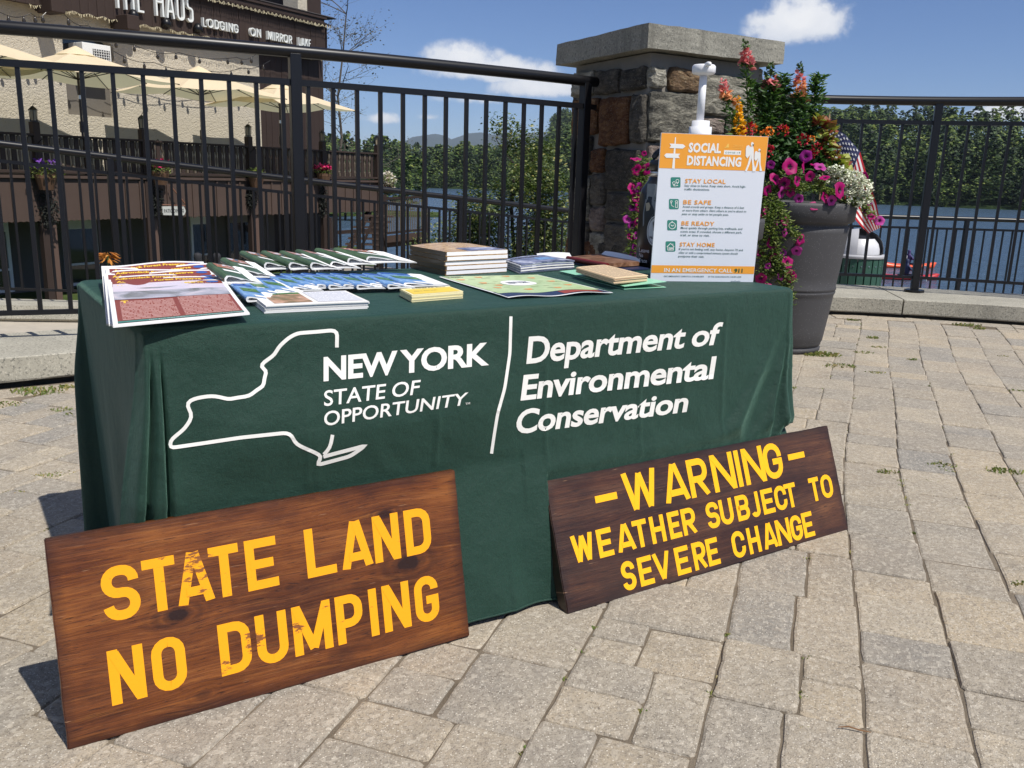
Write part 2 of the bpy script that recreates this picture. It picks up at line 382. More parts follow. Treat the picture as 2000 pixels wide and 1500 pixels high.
while v < 9:
    wv = rnd.choice([.20, .30, .32, .36]); u = -9 + rnd.uniform(0, .2)
    while u < 3:
        if wv < .3: L = rnd.choice([.15, .22, .28, .33]); put(u + L / 2, v + wv / 2, L, wv)
        else:
            L = rnd.choice([.19, .25, .27, .31]); k = rnd.random()
            if k < .20 and wv < .33: put(u + L / 2, v + wv / 2, L, wv)
            elif k < .62:
                f = rnd.choice([.5, .5, .4, .6]) * wv; put(u + L / 2, v + f / 2, L, f); put(u + L / 2, v + f + (wv - f) / 2, L, wv - f)
            else:
                f = rnd.choice([.42, .58]) * wv; g2 = rnd.choice([.4, .5, .6]) * L
                if rnd.random() < .5: put(u + L / 2, v + f / 2, L, f); put(u + g2 / 2, v + f + (wv - f) / 2, g2, wv - f); put(u + g2 + (L - g2) / 2, v + f + (wv - f) / 2, L - g2, wv - f)
                else: put(u + L / 2, v + wv - f / 2, L, f); put(u + g2 / 2, v + (wv - f) / 2, g2, wv - f); put(u + g2 + (L - g2) / 2, v + (wv - f) / 2, L - g2, wv - f)
        u += L
    v += wv
def border(poly, inset, wd, Lc):                        # course of pavers running along the kerb
    pts = [np.array(p) for p in poly]; seg = [np.linalg.norm(b - a) for a, b in zip(pts[:-1], pts[1:])]; T = sum(seg); s = 0
    def at(s):
        for a, b, l in zip(pts[:-1], pts[1:], seg):
            if s <= l: d = (b - a) / l; return a + d * s, d
            s -= l
        d = (pts[-1] - pts[-2]) / seg[-1]; return pts[-1], d
    while s < T - .1:
        L = rnd.choice(Lc); p, d = at(s + L / 2); q = p + np.array([d[1], -d[0]]) * (inset + wd / 2); cells.append((q[0], q[1], d[0], d[1], L, wd)); s += L
border(LF, .03, .17, (.2, .26, .3)); border([(1.35, 7.0)] + RF, .02, .17, (.2, .26, .3))
def seen(c):
    q = np.array([c[0], c[1], 0]) - CAMP; z = q @ _fw
    if z < .3: return False
    a = F * (q @ _rt) / z; b = F * (q @ _up) / z; return abs(a) < 1120 and b > -900 and b < 200
cells.sort(key=lambda c: (not seen(c), hypot(c[0], c[1] - .2)))
for c in cells[:298]:
    mb = MB(); paver_mb(*c, mb); part('paver', mb, PAVER, plaza)
rest = MB()
for c in cells[298:]: paver_mb(*c, rest)
o = part('paver_field', rest, PAVER, plaza); o['kind'] = 'stuff'

# weeds and moss in the joints
GREEN_W = leafmat('weed_green', [(0, (.10, .16, .03)), (.5, (.17, .20, .05)), (.8, (.28, .25, .08)), (1, (.33, .24, .12))], .2)
def tuft(mb, x, y, z, r, n, h):
    for _ in range(n):
        a = rnd.uniform(0, 2 * pi); rr = r * sqrt(rnd.random()); bx, by = x + rr * cos(a), y + rr * sin(a) * .55; b = rnd.uniform(0, 2 * pi); hh = h * rnd.uniform(.3, 1); lean = rnd.uniform(.3, 1.1) * hh; wv = rnd.uniform(.0015, .0035)
        dx, dy = cos(b), sin(b); px, py = -dy * wv, dx * wv
        mb.add([(bx - px, by - py, z), (bx + px, by + py, z), (bx + px * .8 + dx * lean * .5, by + py * .8 + dy * lean * .5, z + hh * .8), (bx + dx * lean, by + dy * lean, z + hh * .7)], [(0, 1, 2), (0, 2, 3)])
wm = MB()
for (px, py, r, n, h) in [(1598, 693, .13, 320, .035), (1640, 715, .10, 120, .025), (1665, 626, .05, 70, .03), (1705, 660, .05, 50, .03), (1717, 678, .05, 60, .02), (1688, 688, .07, 90, .018), (1712, 728, .06, 90, .02), (1782, 702, .04, 60, .02), (1890, 635, .12, 120, .03), (1912, 642, .05, 50, .03), (1962, 695, .04, 60, .015), (1850, 717, .05, 50, .01), (1545, 757, .03, 40, .02),
        (75, 765, .13, 220, .03), (140, 757, .06, 90, .03), (15, 790, .10, 120, .02), (150, 810, .06, 60, .02), (115, 800, .05, 50, .02), (88, 928, .05, 80, .015), (22, 960, .04, 40, .012), (130, 922, .04, 50, .012),
        (1578, 806, .05, 60, .015), (1732, 921, .04, 60, .02), (1842, 908, .06, 80, .02), (1848, 918, .04, 50, .015), (1822, 938, .03, 30, .012), (1960, 922, .07, 70, .03), (1678, 1098, .025, 50, .012), (1415, 1320, .02, 40, .01), (1560, 1420, .02, 30, .012), (1995, 1140, .03, 40, .02), (1985, 763, .04, 50, .02), (1620, 768, .05, 40, .012), (1680, 900, .03, 30, .01), (1640, 850, .03, 30, .012)]:
    g = onz(px, py, 0); tuft(wm, g[0], g[1], -.008, r, n, h)
for _ in range(420):
    c = rnd.choice(cells); s = rnd.choice((-.5, .5)); t = rnd.uniform(-.5, .5)
    x = c[0] + c[2] * c[4] * t - c[3] * c[5] * s; y = c[1] + c[3] * c[4] * t + c[2] * c[5] * s
    tuft(wm, x, y, -.006, rnd.uniform(.008, .03), rnd.randint(6, 22), .010)
o = struct('weeds', wm, GREEN_W, 'stuff')
DRY = plain('dry_leaf_litter', (.22, .12, .06), .8, 0, .2, .4, 20)
tw = MB()
g = onz(1668, 1428, 0); tw.tube([g + [-.03, .006, .004], g + [-.01, .003, .008], g + [.012, -.004, .005], g + [.03, -.008, .004]], [.001, .0018, .0016, .0008], 5)
solo('twig', tw, DRY, 'small dry brown twig lying in a paver joint in front of the warning sign', 'twig', loc=g)

# ------------------------------------------------------------------ kerbs
def curb(poly, off, z0, z1, joints, label, group, under=.0):
    pts = [np.array(p, float) for p in poly]
    seg = [np.linalg.norm(b - a) for a, b in zip(pts[:-1], pts[1:])]; cum = [0] + list(np.cumsum(seg))
    def at(s):
        s = max(0, min(cum[-1] - 1e-6, s)); i = max(k for k in range(len(seg)) if cum[k] <= s); d = (pts[i + 1] - pts[i]) / seg[i]
        dn = (pts[min(i + 2, len(pts) - 1)] - pts[max(i - 1, 0)]); dn /= np.linalg.norm(dn); return pts[i] + d * (s - cum[i]), np.array([-d[1], d[0]])
    t = thing('granite_kerb', label, 'kerb', (*pts[len(pts) // 2], z0), group)
    ds = [0] + joints + [cum[-1]]
    for a, b in zip(ds[:-1], ds[1:]):
        a2, b2 = a + .006, b - .006; n = max(2, int((b2 - a2) / .12)); mb = MB(); ring = []
        for i in range(n + 1):
            p, nn_ = at(a2 + (b2 - a2) * i / n); e = .006; q = p + nn_ * off; j = lambda k: rnd.uniform(-k, k)
            ring.append([(*(p + nn_ * e), z0), (*(p + nn_ * j(.003)), z0 + .01), (*(p + nn_ * j(.002)), z1 - e + j(.001)), (*(p + nn_ * e), z1 + j(.0015)), (*(q - nn_ * e), z1), (*q, z1 - e), (*q, z0)])
        V = [v for r in ring for v in r]; m = 7; fs = [(i * m + k, (i + 1) * m + k, (i + 1) * m + (k + 1) % m, i * m + (k + 1) % m) for i in range(n) for k in range(m)]
        fs += [tuple(range(m))[::-1], tuple(n * m + k for k in range(m))]; mb.add(V, fs); part('kerb_stone', mb, GRAN, t)
    mb = MB(); V = []; n = 30
    for i in range(n + 1):
        p, nn_ = at(cum[-1] * i / n); V += [(*(p + nn_ * .09), z0 - .3), (*(p + nn_ * .09), z1 - .02), (*(p + nn_ * (off - .03)), z1 - .02), (*(p + nn_ * (off - .03)), z0 - .3)]
    mb.add(V, [(i * 4 + k, (i + 1) * 4 + k, (i + 1) * 4 + (k + 1) % 4, i * 4 + (k + 1) % 4) for i in range(n) for k in range(4)]); part('footing', mb, SAND, t)
    return t
curb(LF, .70, .022, .145, [2.6, 6.1], 'grey granite kerb under the tall fence left of the table', 'granite kerbs round the plaza')
curb([(1.35, 7.0)] + RF, 1.0, .022, .148, [2.62, 5.4], 'grey granite kerb under the fence right of the flower planter', 'granite kerbs round the plaza')
for s in (0,):
    pass

# ------------------------------------------------------------------ fences
def sweep(mb, P, zf, r, n=12, a=0.0, b=1.0, k=30, box=None):
    pts = [(*P(a + (b - a) * i / k), zf(a + (b - a) * i / k)) for i in range(k + 1)]
    if box is None: mb.tube(pts, r, n)
    else: mb.tube(pts, r, 4)
def fence(label, group, P, s0, s1, posts, bal, zb, zr, zf, zl, rr=.034, pw=.062, bw=.022, foot=True, name='metal_fence', mid=None):
    """P(s) plan point; zb base, zr handrail centre, zf flat rail, zl low rail: functions of s"""
    L0 = thing(name, label, 'fence', (*P((s0 + s1) / 2), zb((s0 + s1) / 2)), group)
    mb = MB(); sweep(mb, P, zr, rr, 16, s0, s1); part('handrail', mb, BLACK, L0, True)
    mb = MB(); sweep(mb, P, zf, .024, 4, s0, s1); part('top_rail', mb, BLACK, L0)
    mb = MB(); sweep(mb, P, zl, .018, 4, s0, s1); part('bottom_rail', mb, BLACK, L0)
    def frame(s):
        a = np.array(P(s - .02)); b = np.array(P(s + .02)); d = (b - a) / np.linalg.norm(b - a); return np.array(P(s)), np.array([*d, 0]), np.array([-d[1], d[0], 0])
    for s in posts:
        p, d, n = frame(s); mb = MB(); h = zr(s) - .01 - zb(s); mb.bbox((p[0], p[1], zb(s) + h / 2), (pw, pw, h), .004, d, n)
        q = part('post', mb, BLACK, L0)
        if foot: mb = MB(); mb.prism([(p[0] + cos(a) * .085 * d[0] * 1.0 - sin(a) * .085 * d[1], p[1] + cos(a) * .085 * d[1] + sin(a) * .085 * d[0]) for a in [k * pi / 4 + pi / 8 for k in range(8)]], zb(s) + .001, zb(s) + .022); part('base_plate', mb, BLACK, q)
    cache = {}
    for s in bal:
        p, d, n = frame(s); z0, z1 = zl(s), zf(s); key = round(z1 - z0, 2)
        if key not in cache: mb = MB(); mb.box((0, 0, (z1 - z0) / 2), (bw, bw, z1 - z0)); cache[key] = mb.mesh('baluster', BLACK)
        b = link('baluster', cache[key], L0); b.location = Vector((*p, z0)) - Vector(W0(L0)); b.rotation_euler = (0, 0, atan2(d[1], d[0]))
    return L0
dL = np.array([.127, .068]); nL = np.array([-.068, .127])
def PL(k): return np.array([-1.203, 5.205]) + dL * k + nL * .006 / 1.0 * k * k
C_ = lambda v: (lambda s: v)
fence('tall black metal fence with round handrail behind the brochure table', 'black metal fences', PL, -20.5, 14.2, [-14.6, -.5, 13.55], [k for k in range(-20, 14) if k != -14.6], C_(.146), C_(1.70), C_(1.535), C_(.285))
RSb = [-2.25, -2.09, -1.93, -1.77, -1.61, -1.45, -1.29, -1.13, -.95, -.78, -.602, -.446, -.273, -.128, .087, .255, .412, .574, .735, .9, 1.06, 1.22, 1.38, 1.55, 1.72, 1.9, 2.07]
fence('tall black metal fence standing on the kerb right of the flower planter', 'black metal fences', lambda s: rpos(s), -2.4, 2.3, [-1.95, 0.0, 1.95], RSb, C_(.149), C_(1.781), C_(1.603), C_(.278), rr=.038)
# lower terrace fence
FL = [np.array(p) for p in ((-8.2, 5.6), (-6.5, 7.3), (-5.0, 8.5), (-2.6, 10.4), (.8, 12.6), (3.0, 13.6), (5.2, 14.05), (8.0, 14.1), (10.5, 13.6))]
fz = [-.05, -.24, -.42, -.70, -1.05, -1.05, -1.05, -1.05, -1.05]
fseg = [np.linalg.norm(b - a) for a, b in zip(FL[:-1], FL[1:])]; fcum = [0] + list(np.cumsum(fseg))
def PF(s, arr=None):
    s = max(0, min(fcum[-1] - 1e-6, s)); i = max(k for k in range(len(fseg)) if fcum[k] <= s); t = (s - fcum[i]) / fseg[i]
    return FL[i] * (1 - t) + FL[i + 1] * t
def ZF(s):
    s = max(0, min(fcum[-1] - 1e-6, s)); i = max(k for k in range(len(fseg)) if fcum[k] <= s); t = (s - fcum[i]) / fseg[i]; return fz[i] * (1 - t) + fz[i + 1] * t
fence('lower black metal fence sloping down beyond the plaza on the terrace below', 'black metal fences', PF, .2, fcum[-1] - .2, [1.2 + 2.1 * k for k in range(9)], [.3 + .15 * k for k in range(int((fcum[-1] - .6) / .15)) if min(abs(.3 + .15 * k - 1.2 - 2.1 * j) for j in range(9)) > .06],
      lambda s: ZF(s) + .15, lambda s: ZF(s) + 1.65, lambda s: ZF(s) + 1.49, lambda s: ZF(s) + .27)

# lower terrace paving, its kerb, the ground, the lake and the far shore
LT = plain('terrace_paving', (.40, .36, .30), .9, 0, .2, .2, 6, .5, 60, .004, True)
tm = MB(); V = []; n = 24
for i in range(n + 1):
    s = fcum[-1] * i / n; p = PF(s); z = ZF(s); a = i / n
    inner = np.array(LF[0]) * (1 - min(1, a * 1.6)) + np.array([.6, 6.2]) * min(1, a * 1.6) if a < .625 else np.array([.6, 6.2]) * (1 - (a - .625) / .375) + np.array([6.5, 6.2]) * (a - .625) / .375
    d = inner - p; V += [(*(p - d / np.linalg.norm(d) * .9), z - .0), (*(p + d * .0), z), (*(inner - d * .02), z)]
for i in range(n): tm.add([V[i * 3 + k] for k in (0, 1, 2)] + [V[i * 3 + 3 + k] for k in (0, 1, 2)], [(0, 1, 4, 3), (1, 2, 5, 4)])
struct('terrace', tm, LT)
def curb_lower():
    t = thing('granite_kerb', 'grey granite kerb under the lower fence on the terrace below', 'kerb', (*FL[3], fz[3]), 'granite kerbs round the plaza')
    s = .1
    while s < fcum[-1] - .5:
        L = 1.7; mb = MB(); V = []; k = 5
        for i in range(k + 1):
            q = s + .008 + (L - .016) * i / k; p = PF(q); a = PF(q - .1); b = PF(q + .1); d = (b - a) / np.linalg.norm(b - a); nn_ = np.array([-d[1], d[0]]); z = ZF(q)
            V += [(*(p - nn_ * .32), z + .02), (*(p - nn_ * .32), z + .15), (*(p + nn_ * .2), z + .15), (*(p + nn_ * .2), z - .4)]
        mb.add(V, [(i * 4 + j, (i + 1) * 4 + j, (i + 1) * 4 + (j + 1) % 4, i * 4 + (j + 1) % 4) for i in range(k) for j in range(4)] + [(0, 1, 2, 3), tuple(k * 4 + j for j in (3, 2, 1, 0))]); part('kerb_stone', mb, GRAN, t); s += L
curb_lower()

# terrain: near bank, lake bed, far shore, hill
ZW = -3.5
def shore_d(az):                         # distance of the far shore by azimuth (deg from +Y)
    return float(np.interp(az, [-60, -14, -7, 5, 15, 22, 28, 34, 60], [150, 205, 285, 300, 275, 250, 245, 235, 200]))
def H_far(az, d):
    s = shore_d(az); t = d - s
    if t < 0: return ZW - 1.0
    base = min(t * .10, 2.0)
    rise = np.interp(az, [-60, -5, 2, 10, 20, 40, 60], [2, 2, 6, 18, 22, 24, 24])
    h = ZW + base + rise * min(1, t / 160) ** .9
    hb = float(np.interp(az, [-4, -.5, 1.7, 3.7, 8, 13, 18, 24], [0, 16, 40, 54, 84, 66, 26, 4])) * min(1, max(0, (t - 180) / 450)) ** .8
    return h + hb + 1.5 * noise.noise(Vector((az * .4, d * .01, 0)))
gm = MB(); azs = np.linspace(-75, 75, 151); ds = [0] + [8 * k for k in range(1, 20)] + [200, 240] + [280 + 40 * k for k in range(14)] + [900, 1100, 1400, 2000, 3500]
V = []
for a in azs:
    s = shore_d(a)
    for i, t in enumerate([-40, -8, 0, 4, 12, 25, 50, 80, 120, 170, 230, 300, 400, 520, 650, 800, 1000, 1400, 2200, 4000]):
        d = s + t; V.append((d * sin(radians(a)), d * cos(radians(a)), H_far(a, d)))
m_ = 20
gm.add(V, [(i * m_ + k, (i + 1) * m_ + k, (i + 1) * m_ + k + 1, i * m_ + k + 1) for i in range(len(azs) - 1) for k in range(m_ - 1)])
FLOOR = NT('forest_floor', .95, 0, .1); pp = FLOOR.pos(True); FLOOR.col(FLOOR.ramp(FLOOR.noise(pp, .35, 8, .7), [(.3, (.012, .028, .010)), (.55, (.03, .055, .018)), (.75, (.055, .08, .025))])); FLOOR.bump(FLOOR.noise(pp, .5, 6, .7), 1.0, 3.0)
struct('far_shore_hills', gm, FLOOR.m, smooth=True)
gm = MB()
def near_h(x, y):
    d = hypot(x, y)
    base = np.interp(d, [0, 13, 15.5, 20, 28, 34, 45], [-1.6, -1.7, -1.9, -2.4, -3.3, -3.9, -4.8]) if True else 0
    if x < -3: base = max(base, np.interp(-x - .5 * (y - 20) * 0, [3, 6, 30], [-5, -1.9, -1.9])) if y < 36 else base
    return base
NG = 60
for j in range(NG):
    for i in range(NG):
        x0, x1 = -45 + 110 * i / NG, -45 + 110 * (i + 1) / NG; y0, y1 = -35 + 85 * j / NG, -35 + 85 * (j + 1) / NG
        gm.add([(x0, y0, near_h(x0, y0)), (x1, y0, near_h(x1, y0)), (x1, y1, near_h(x1, y1)), (x0, y1, near_h(x0, y1))], [(0, 1, 2, 3)])
BANK = NT('bank_soil_and_grass', .95, 0, .1); pp = BANK.pos(True); BANK.col(BANK.ramp(BANK.noise(pp, 1.3, 8, .7), [(.3, (.035, .05, .015)), (.6, (.06, .09, .025)), (.8, (.11, .09, .05))])); BANK.bump(BANK.noise(pp, 12, 5, .7), .8, .05)
struct('ground', gm, BANK.m)
gm = MB(); gm.box((0, 0, ZW - 6.0), (9000, 9000, 1)); struct('lake_bed', gm, plain('lake_bed_mud', (.02, .025, .02)))
lm = MB(); lm.add([(-4500, -4500, ZW), (4500, -4500, ZW), (4500, 4500, ZW), (-4500, 4500, ZW)], [(0, 1, 2, 3)])
LK = NT('lake_water', .22, 0, .5); pp = LK.pos(True)
LK.col((.058, .098, .150)); LK.b.inputs['IOR'].default_value = 1.33
wv = LK.math('ADD', LK.noise(LK.map(pp, (1, .55, 1)), 1.1, 5, .65, .4), LK.math('MULTIPLY', LK.noise(LK.map(pp, (1, .35, 1), rot=(0, 0, .3)), .25, 3), 1.3)); LK.bump(wv, 1.0, .55)
lake = struct('lake', lm, LK.m)

# distant mountains
mm = MB()
def ridge(mb, dist, prof, ztop_px, deep=1500):
    n = len(prof)
    V = []
    for (px, py) in prof:
        p = onpl(px, py, (0, dist, 0), (0, 1, 0)); V.append(p)
    for k, (f, zf_) in enumerate(((0, 0), (.25, .45), (.6, .85), (1, 1), (1.6, .5))): pass
    rows = []
    for (dy, hf) in ((-deep, 0), (-deep * .6, .38), (-deep * .25, .8), (0, 1), (deep * .5, .55), (deep, 0)):
        rows.append([(p[0] * (dist + dy) / dist, p[1] + dy, ZW + (p[2] - ZW) * hf * (1 + .10 * noise.noise(Vector((p[0] * .004, dy * .01, 3))))) for p in V])
    m = len(V); o = len(mb.v); mb.v += [tuple(map(float, q)) for r in rows for q in r]
    mb.f += [(o + r * m + i, o + r * m + i + 1, o + (r + 1) * m + i + 1, o + (r + 1) * m + i) for r in range(len(rows) - 1) for i in range(m - 1)]
ridge(mm, 6500, [(560, 330), (640, 312), (700, 292), (760, 285), (790, 276), (805, 268), (825, 263), (850, 259), (865, 263), (882, 272), (898, 266), (915, 259), (940, 258), (960, 263), (1000, 262), (1030, 262), (1060, 260), (1090, 262), (1200, 270), (1300, 280), (1500, 290), (1800, 300), (2200, 330)], 0)
MT = plain('mountain_forest', (.020, .034, .030), .95, 0, .1, .25, .004)
o = struct('mountains', mm, MT, smooth=True)

# forest across the lake: ragged conifers and rounder broadleaf trees, one mass
FORM_ = leafmat('forest_foliage', [(0, (.010, .026, .010)), (.35, (.025, .055, .016)), (.6, (.05, .090, .024)), (.85, (.08, .125, .034)), (1, (.115, .15, .05))], .12, .7)
def tree_tone(m):                         # whole trees differ in tone; shaded gaps and bright crowns painted in too
    t = m.node_tree; b = t.nodes['Principled BSDF']; src = b.inputs['Base Color'].links[0].from_socket; g = t.nodes.new('ShaderNodeNewGeometry'); n = t.nodes.new('ShaderNodeTexNoise'); n.inputs['Scale'].default_value = .24; n.inputs['Detail'].default_value = 2; t.links.new(g.outputs['Position'], n.inputs['Vector'])
    r = t.nodes.new('ShaderNodeValToRGB'); e = r.color_ramp.elements; e[0].position = .40; e[0].color = (.30, .42, .45, 1); e[1].position = .60; e[1].color = (1.9, 1.65, 1.05, 1); t.links.new(n.outputs['Fac'], r.inputs[0]); x = t.nodes.new('ShaderNodeMix'); x.data_type = 'RGBA'; x.blend_type = 'MULTIPLY'; x.inputs['Factor'].default_value = 1; t.links.new(src, x.inputs['A']); t.links.new(r.outputs[0], x.inputs['B']); t.links.new(x.outputs['Result'], b.inputs['Base Color']); return m
FORM = tree_tone(FORM_)
def conifer_tpl(seed, h=1.0, r=.22, lev=13, per=9, pine=False):
    R = random.Random(seed); V = []; Fc = []
    for k in range(lev):
        t = k / (lev - 1); z = h * (.10 + .88 * t); rad = r * (1 - t) ** .8 + .02
        if pine: rad = r * (.35 + .75 * sin(pi * min(1, t * 1.05)) ** .7) * (1 if t < .9 else .6)
        for j in range(per if t < .75 else max(4, per - 3)):
            a = 2 * pi * (j + R.random()) / per; rr = rad * R.uniform(.7, 1.2); dz = -.05 * h * R.uniform(.2, 1.0) * (1 if not pine else .2); wd = rad * R.uniform(.35, .6) + .01
            c, s = cos(a), sin(a); o = len(V); zj = z + R.uniform(-.02, .02) * h
            V += [(0, 0, zj + .02), (rr * .6 * c - s * wd, rr * .6 * s + c * wd, zj + dz * .5), (rr * c, rr * s, zj + dz), (rr * .6 * c + s * wd, rr * .6 * s - c * wd, zj + dz * .5), (rr * .7 * c, rr * .7 * s, zj + .035 * h)]
            Fc += [(o, o + 1, o + 4), (o + 1, o + 2, o + 4), (o + 2, o + 3, o + 4), (o + 3, o, o + 4)]
    return np.array(V), Fc
def broad_tpl(seed, n=70):
    R = random.Random(seed); V = []; Fc = []
    for _ in range(n):
        a = R.uniform(0, 2 * pi); u = R.uniform(-1, 1); q = (1 - abs(u) ** 2) ** .5; rr = R.uniform(.75, 1.05); p = np.array([q * cos(a) * .36 * rr, q * sin(a) * .36 * rr, .52 + u * .42 * rr]); s = R.uniform(.06, .11)
        o = len(V); t = np.array([-sin(a), cos(a), 0]); up = np.array([cos(a) * -.4, sin(a) * -.4, .9]); nn_ = np.array([cos(a), sin(a), .5]) * s * .6
        V += [tuple(p - t * s), tuple(p - up * s * .7), tuple(p + t * s), tuple(p + up * s * .7), tuple(p + nn_)]
        Fc += [(o, o + 1, o + 4), (o + 1, o + 2, o + 4), (o + 2, o + 3, o + 4), (o + 3, o, o + 4)]
    return np.array(V), Fc
def cloud_tpl(seed, kind, n=150):
    R = random.Random(seed); V = []; Fc = []; ph = R.uniform(0, 6)
    for _ in range(n):
        t = R.random() ** .8; a = R.uniform(0, 2 * pi)
        if kind == 0: rad = .21 * (1 - t) ** .75 * (.78 + .30 * sin(t * 26 + ph)) + .012; z = .06 + .93 * t
        elif kind == 1: rad = .25 * (1 - t) ** .5 * (.7 + .4 * sin(t * 17 + a * 1.5 + ph)) + .02; z = .15 + .84 * t
        else: rad = .34 * sqrt(max(0, 1 - (2 * t - 1) ** 2)) * (.85 + .25 * sin(3 * a + ph + 5 * t)); z = .10 + .88 * t
        rad *= R.uniform(.55, 1.08); c, s_ = cos(a), sin(a); p = np.array([rad * c, rad * s_, z]); s = R.uniform(.022, .050) * (1.25 if kind == 2 else 1.0)
        d = np.array([c, s_, R.uniform(-.5, .3) if kind < 2 else R.uniform(-.2, .8)]) + np.array([R.uniform(-.4, .4) for _ in range(3)]); d /= np.linalg.norm(d); w_ = np.cross(d, [R.uniform(-.4, .4), R.uniform(-.4, .4), 1]); w_ /= np.linalg.norm(w_); u_ = np.cross(w_, d); o = len(V)
        V += [tuple(p - w_ * s - d * s * .3), tuple(p - d * s), tuple(p + w_ * s - d * s * .3), tuple(p + d * s * 1.1), tuple(p + u_ * s * .7)]; Fc += [(o, o + 1, o + 4), (o + 1, o + 2, o + 4), (o + 2, o + 3, o + 4), (o + 3, o, o + 4)]
    return np.array(V), Fc
TPL = [cloud_tpl(1, 0), cloud_tpl(2, 1), cloud_tpl(3, 0), cloud_tpl(4, 1), cloud_tpl(5, 1), cloud_tpl(6, 2), cloud_tpl(7, 2)]

VV = []; FF = []; off = 0; fr = random.Random(11)
def plant(x, y, z, h, k, wdt=1.0):
    global off
    v, f = TPL[k]; a = fr.uniform(0, 2 * pi); c, s = cos(a), sin(a); w_ = h * wdt
    q = np.stack([x + (v[:, 0] * c - v[:, 1] * s) * w_, y + (v[:, 0] * s + v[:, 1] * c) * w_, z + v[:, 2] * h], 1); VV.append(q); FF.extend([tuple(i + off for i in t) for t in f]); off += len(v)
for row in range(13):
    az = -36.0
    while az < 40:
        s = shore_d(az); t = [2, 6, 12, 20, 30, 42, 56, 72, 90, 112, 138, 168, 205][row] + fr.uniform(-3, 3); d = s + t
        if row == 0: k = fr.choice([5, 6, 5, 6, 0]); h = fr.uniform(4, 8); wdt = 1.2
        else:
            k = fr.choice([0, 1, 1, 3, 4, 3, 5, 6] if az < 3 else [0, 1, 3, 3, 4, 3, 4, 1]); h = fr.uniform(11, 18) * (1.0 if az < 3 else 1.18); wdt = fr.uniform(.75, 1.2)
            if az < 3: h *= .78
            elif az > 12: h *= .80
        x, y = d * sin(radians(az)), d * cos(radians(az)); plant(x, y, H_far(az, d) - .4, h, k, wdt)
        az += degrees((2.1 + row * .28 + fr.uniform(0, 1.4)) / d)
for _ in range(1500):                          # the wooded hill behind
    az = fr.uniform(2, 22); s = shore_d(az); d = s + fr.uniform(230, 850); x, y = d * sin(radians(az)), d * cos(radians(az)); plant(x, y, H_far(az, d) - 1, fr.uniform(11, 18), fr.choice([0, 1, 2, 3, 5]), 1.2)
me = bpy.data.meshes.new('forest'); me.from_pydata(np.concatenate(VV).tolist(), [], FF); me.materials.append(FORM); o = link('forest', me); o['kind'] = 'stuff'
VV = FF = None
# ------------------------------------------------------------------ stone pillar
pc = onz(1268, 45, 2.0)[:2]; aL, aR = radians(117.0), radians(30.5); sL, sR = 1.16, 1.18
dl = np.array([cos(aL), sin(aL)]); dr = np.array([cos(aR), sin(aR)])
def pp_(a, b, z): return (*(pc + dr * a + dl * b), z)            # a along the right face, b along the left face
pil = thing('stone_pillar', 'square rubble stone pillar with a thick granite cap between the two fences', 'pillar', pp_(.6, .6, 0))
STONEM = []
def stone_mat(name, stops, sc=1.0, glow=.5):
    m = NT(name, .9, 0, .35); p = m.pos(); oi = m.n('ShaderNodeObjectInfo')
    q = m.map(p, (1, 1, 2.2), rot=(.3, .2, .1)); v = m.math('ADD', m.noise(q, 9 * sc, 10, .78, .5), m.math('MULTIPLY', m.math('SUBTRACT', oi.outputs['Random'], .5), .16))
    c = m.ramp(v, stops); c = m.mix(m.mr(m.noise(p, 120, 3), .6, .72, 0, .5), c, (.5, .48, .42)); m.col(c)
    m.bump(m.math('ADD', m.noise(q, 22, 8, .75, .8), m.math('MULTIPLY', m.noise(q, 6, 4), 1.5)), 1.0, .045); return m.m
ST_G = stone_mat('grey_schist_stone', [(.32, (.05, .048, .042)), (.44, (.20, .19, .155)), (.54, (.36, .34, .275)), (.66, (.62, .59, .50))])
ST_D = stone_mat('dark_schist_stone', [(.3, (.022, .021, .02)), (.48, (.085, .078, .066)), (.66, (.19, .17, .14))])
ST_R = stone_mat('rust_brown_stone', [(.3, (.03, .018, .012)), (.45, (.12, .045, .018)), (.6, (.24, .12, .05)), (.72, (.40, .28, .16))])
ST_P = stone_mat('pinkish_stone', [(.3, (.10, .075, .065)), (.5, (.28, .22, .19)), (.7, (.46, .40, .34))])
ST_T = stone_mat('tan_stone', [(.3, (.10, .06, .035)), (.45, (.22, .14, .075)), (.58, (.42, .32, .19)), (.7, (.60, .52, .36))])
MORTAR = plain('pillar_mortar', (.23, .215, .19), .95, 0, .1, .15, 14, .5, 70, .004)
ins = .105
mb = MB(); h0 = -.05; mb.hexa([pp_(ins + .008, ins + .008, h0), pp_(sR - ins - .008, ins + .008, h0), pp_(sR - ins - .008, sL - ins - .008, h0), pp_(ins + .008, sL - ins - .008, h0),
                               pp_(ins + .008, ins + .008, 1.85), pp_(sR - ins - .008, ins + .008, 1.85), pp_(sR - ins - .008, sL - ins - .008, 1.85), pp_(ins + .008, sL - ins - .008, 1.85)])
part('core', mb, MORTAR, pil)
def cap_piece():
    bm = bmesh.new(); bmesh.ops.create_cube(bm, size=1)
    for v in bm.verts: v.co = Vector((v.co.x * sR, v.co.y * sL, v.co.z * .145))
    bmesh.ops.subdivide_edges(bm, edges=bm.edges[:], cuts=14, use_grid_fill=True)
    for v in bm.verts:
        n = noise.noise_vector(v.co * 9) * .005 + noise.noise_vector(v.co * 40) * .0022; v.co += n
    mb = MB(); bm.verts.index_update(); c = .5
    mb.add([pp_(v.co.x + sR / 2, v.co.y + sL / 2, 1.93 + v.co.z) for v in bm.verts], [tuple(v.index for v in f.verts) for f in bm.faces]); bm.free(); return mb
part('cap', cap_piece(), CAPM, pil)
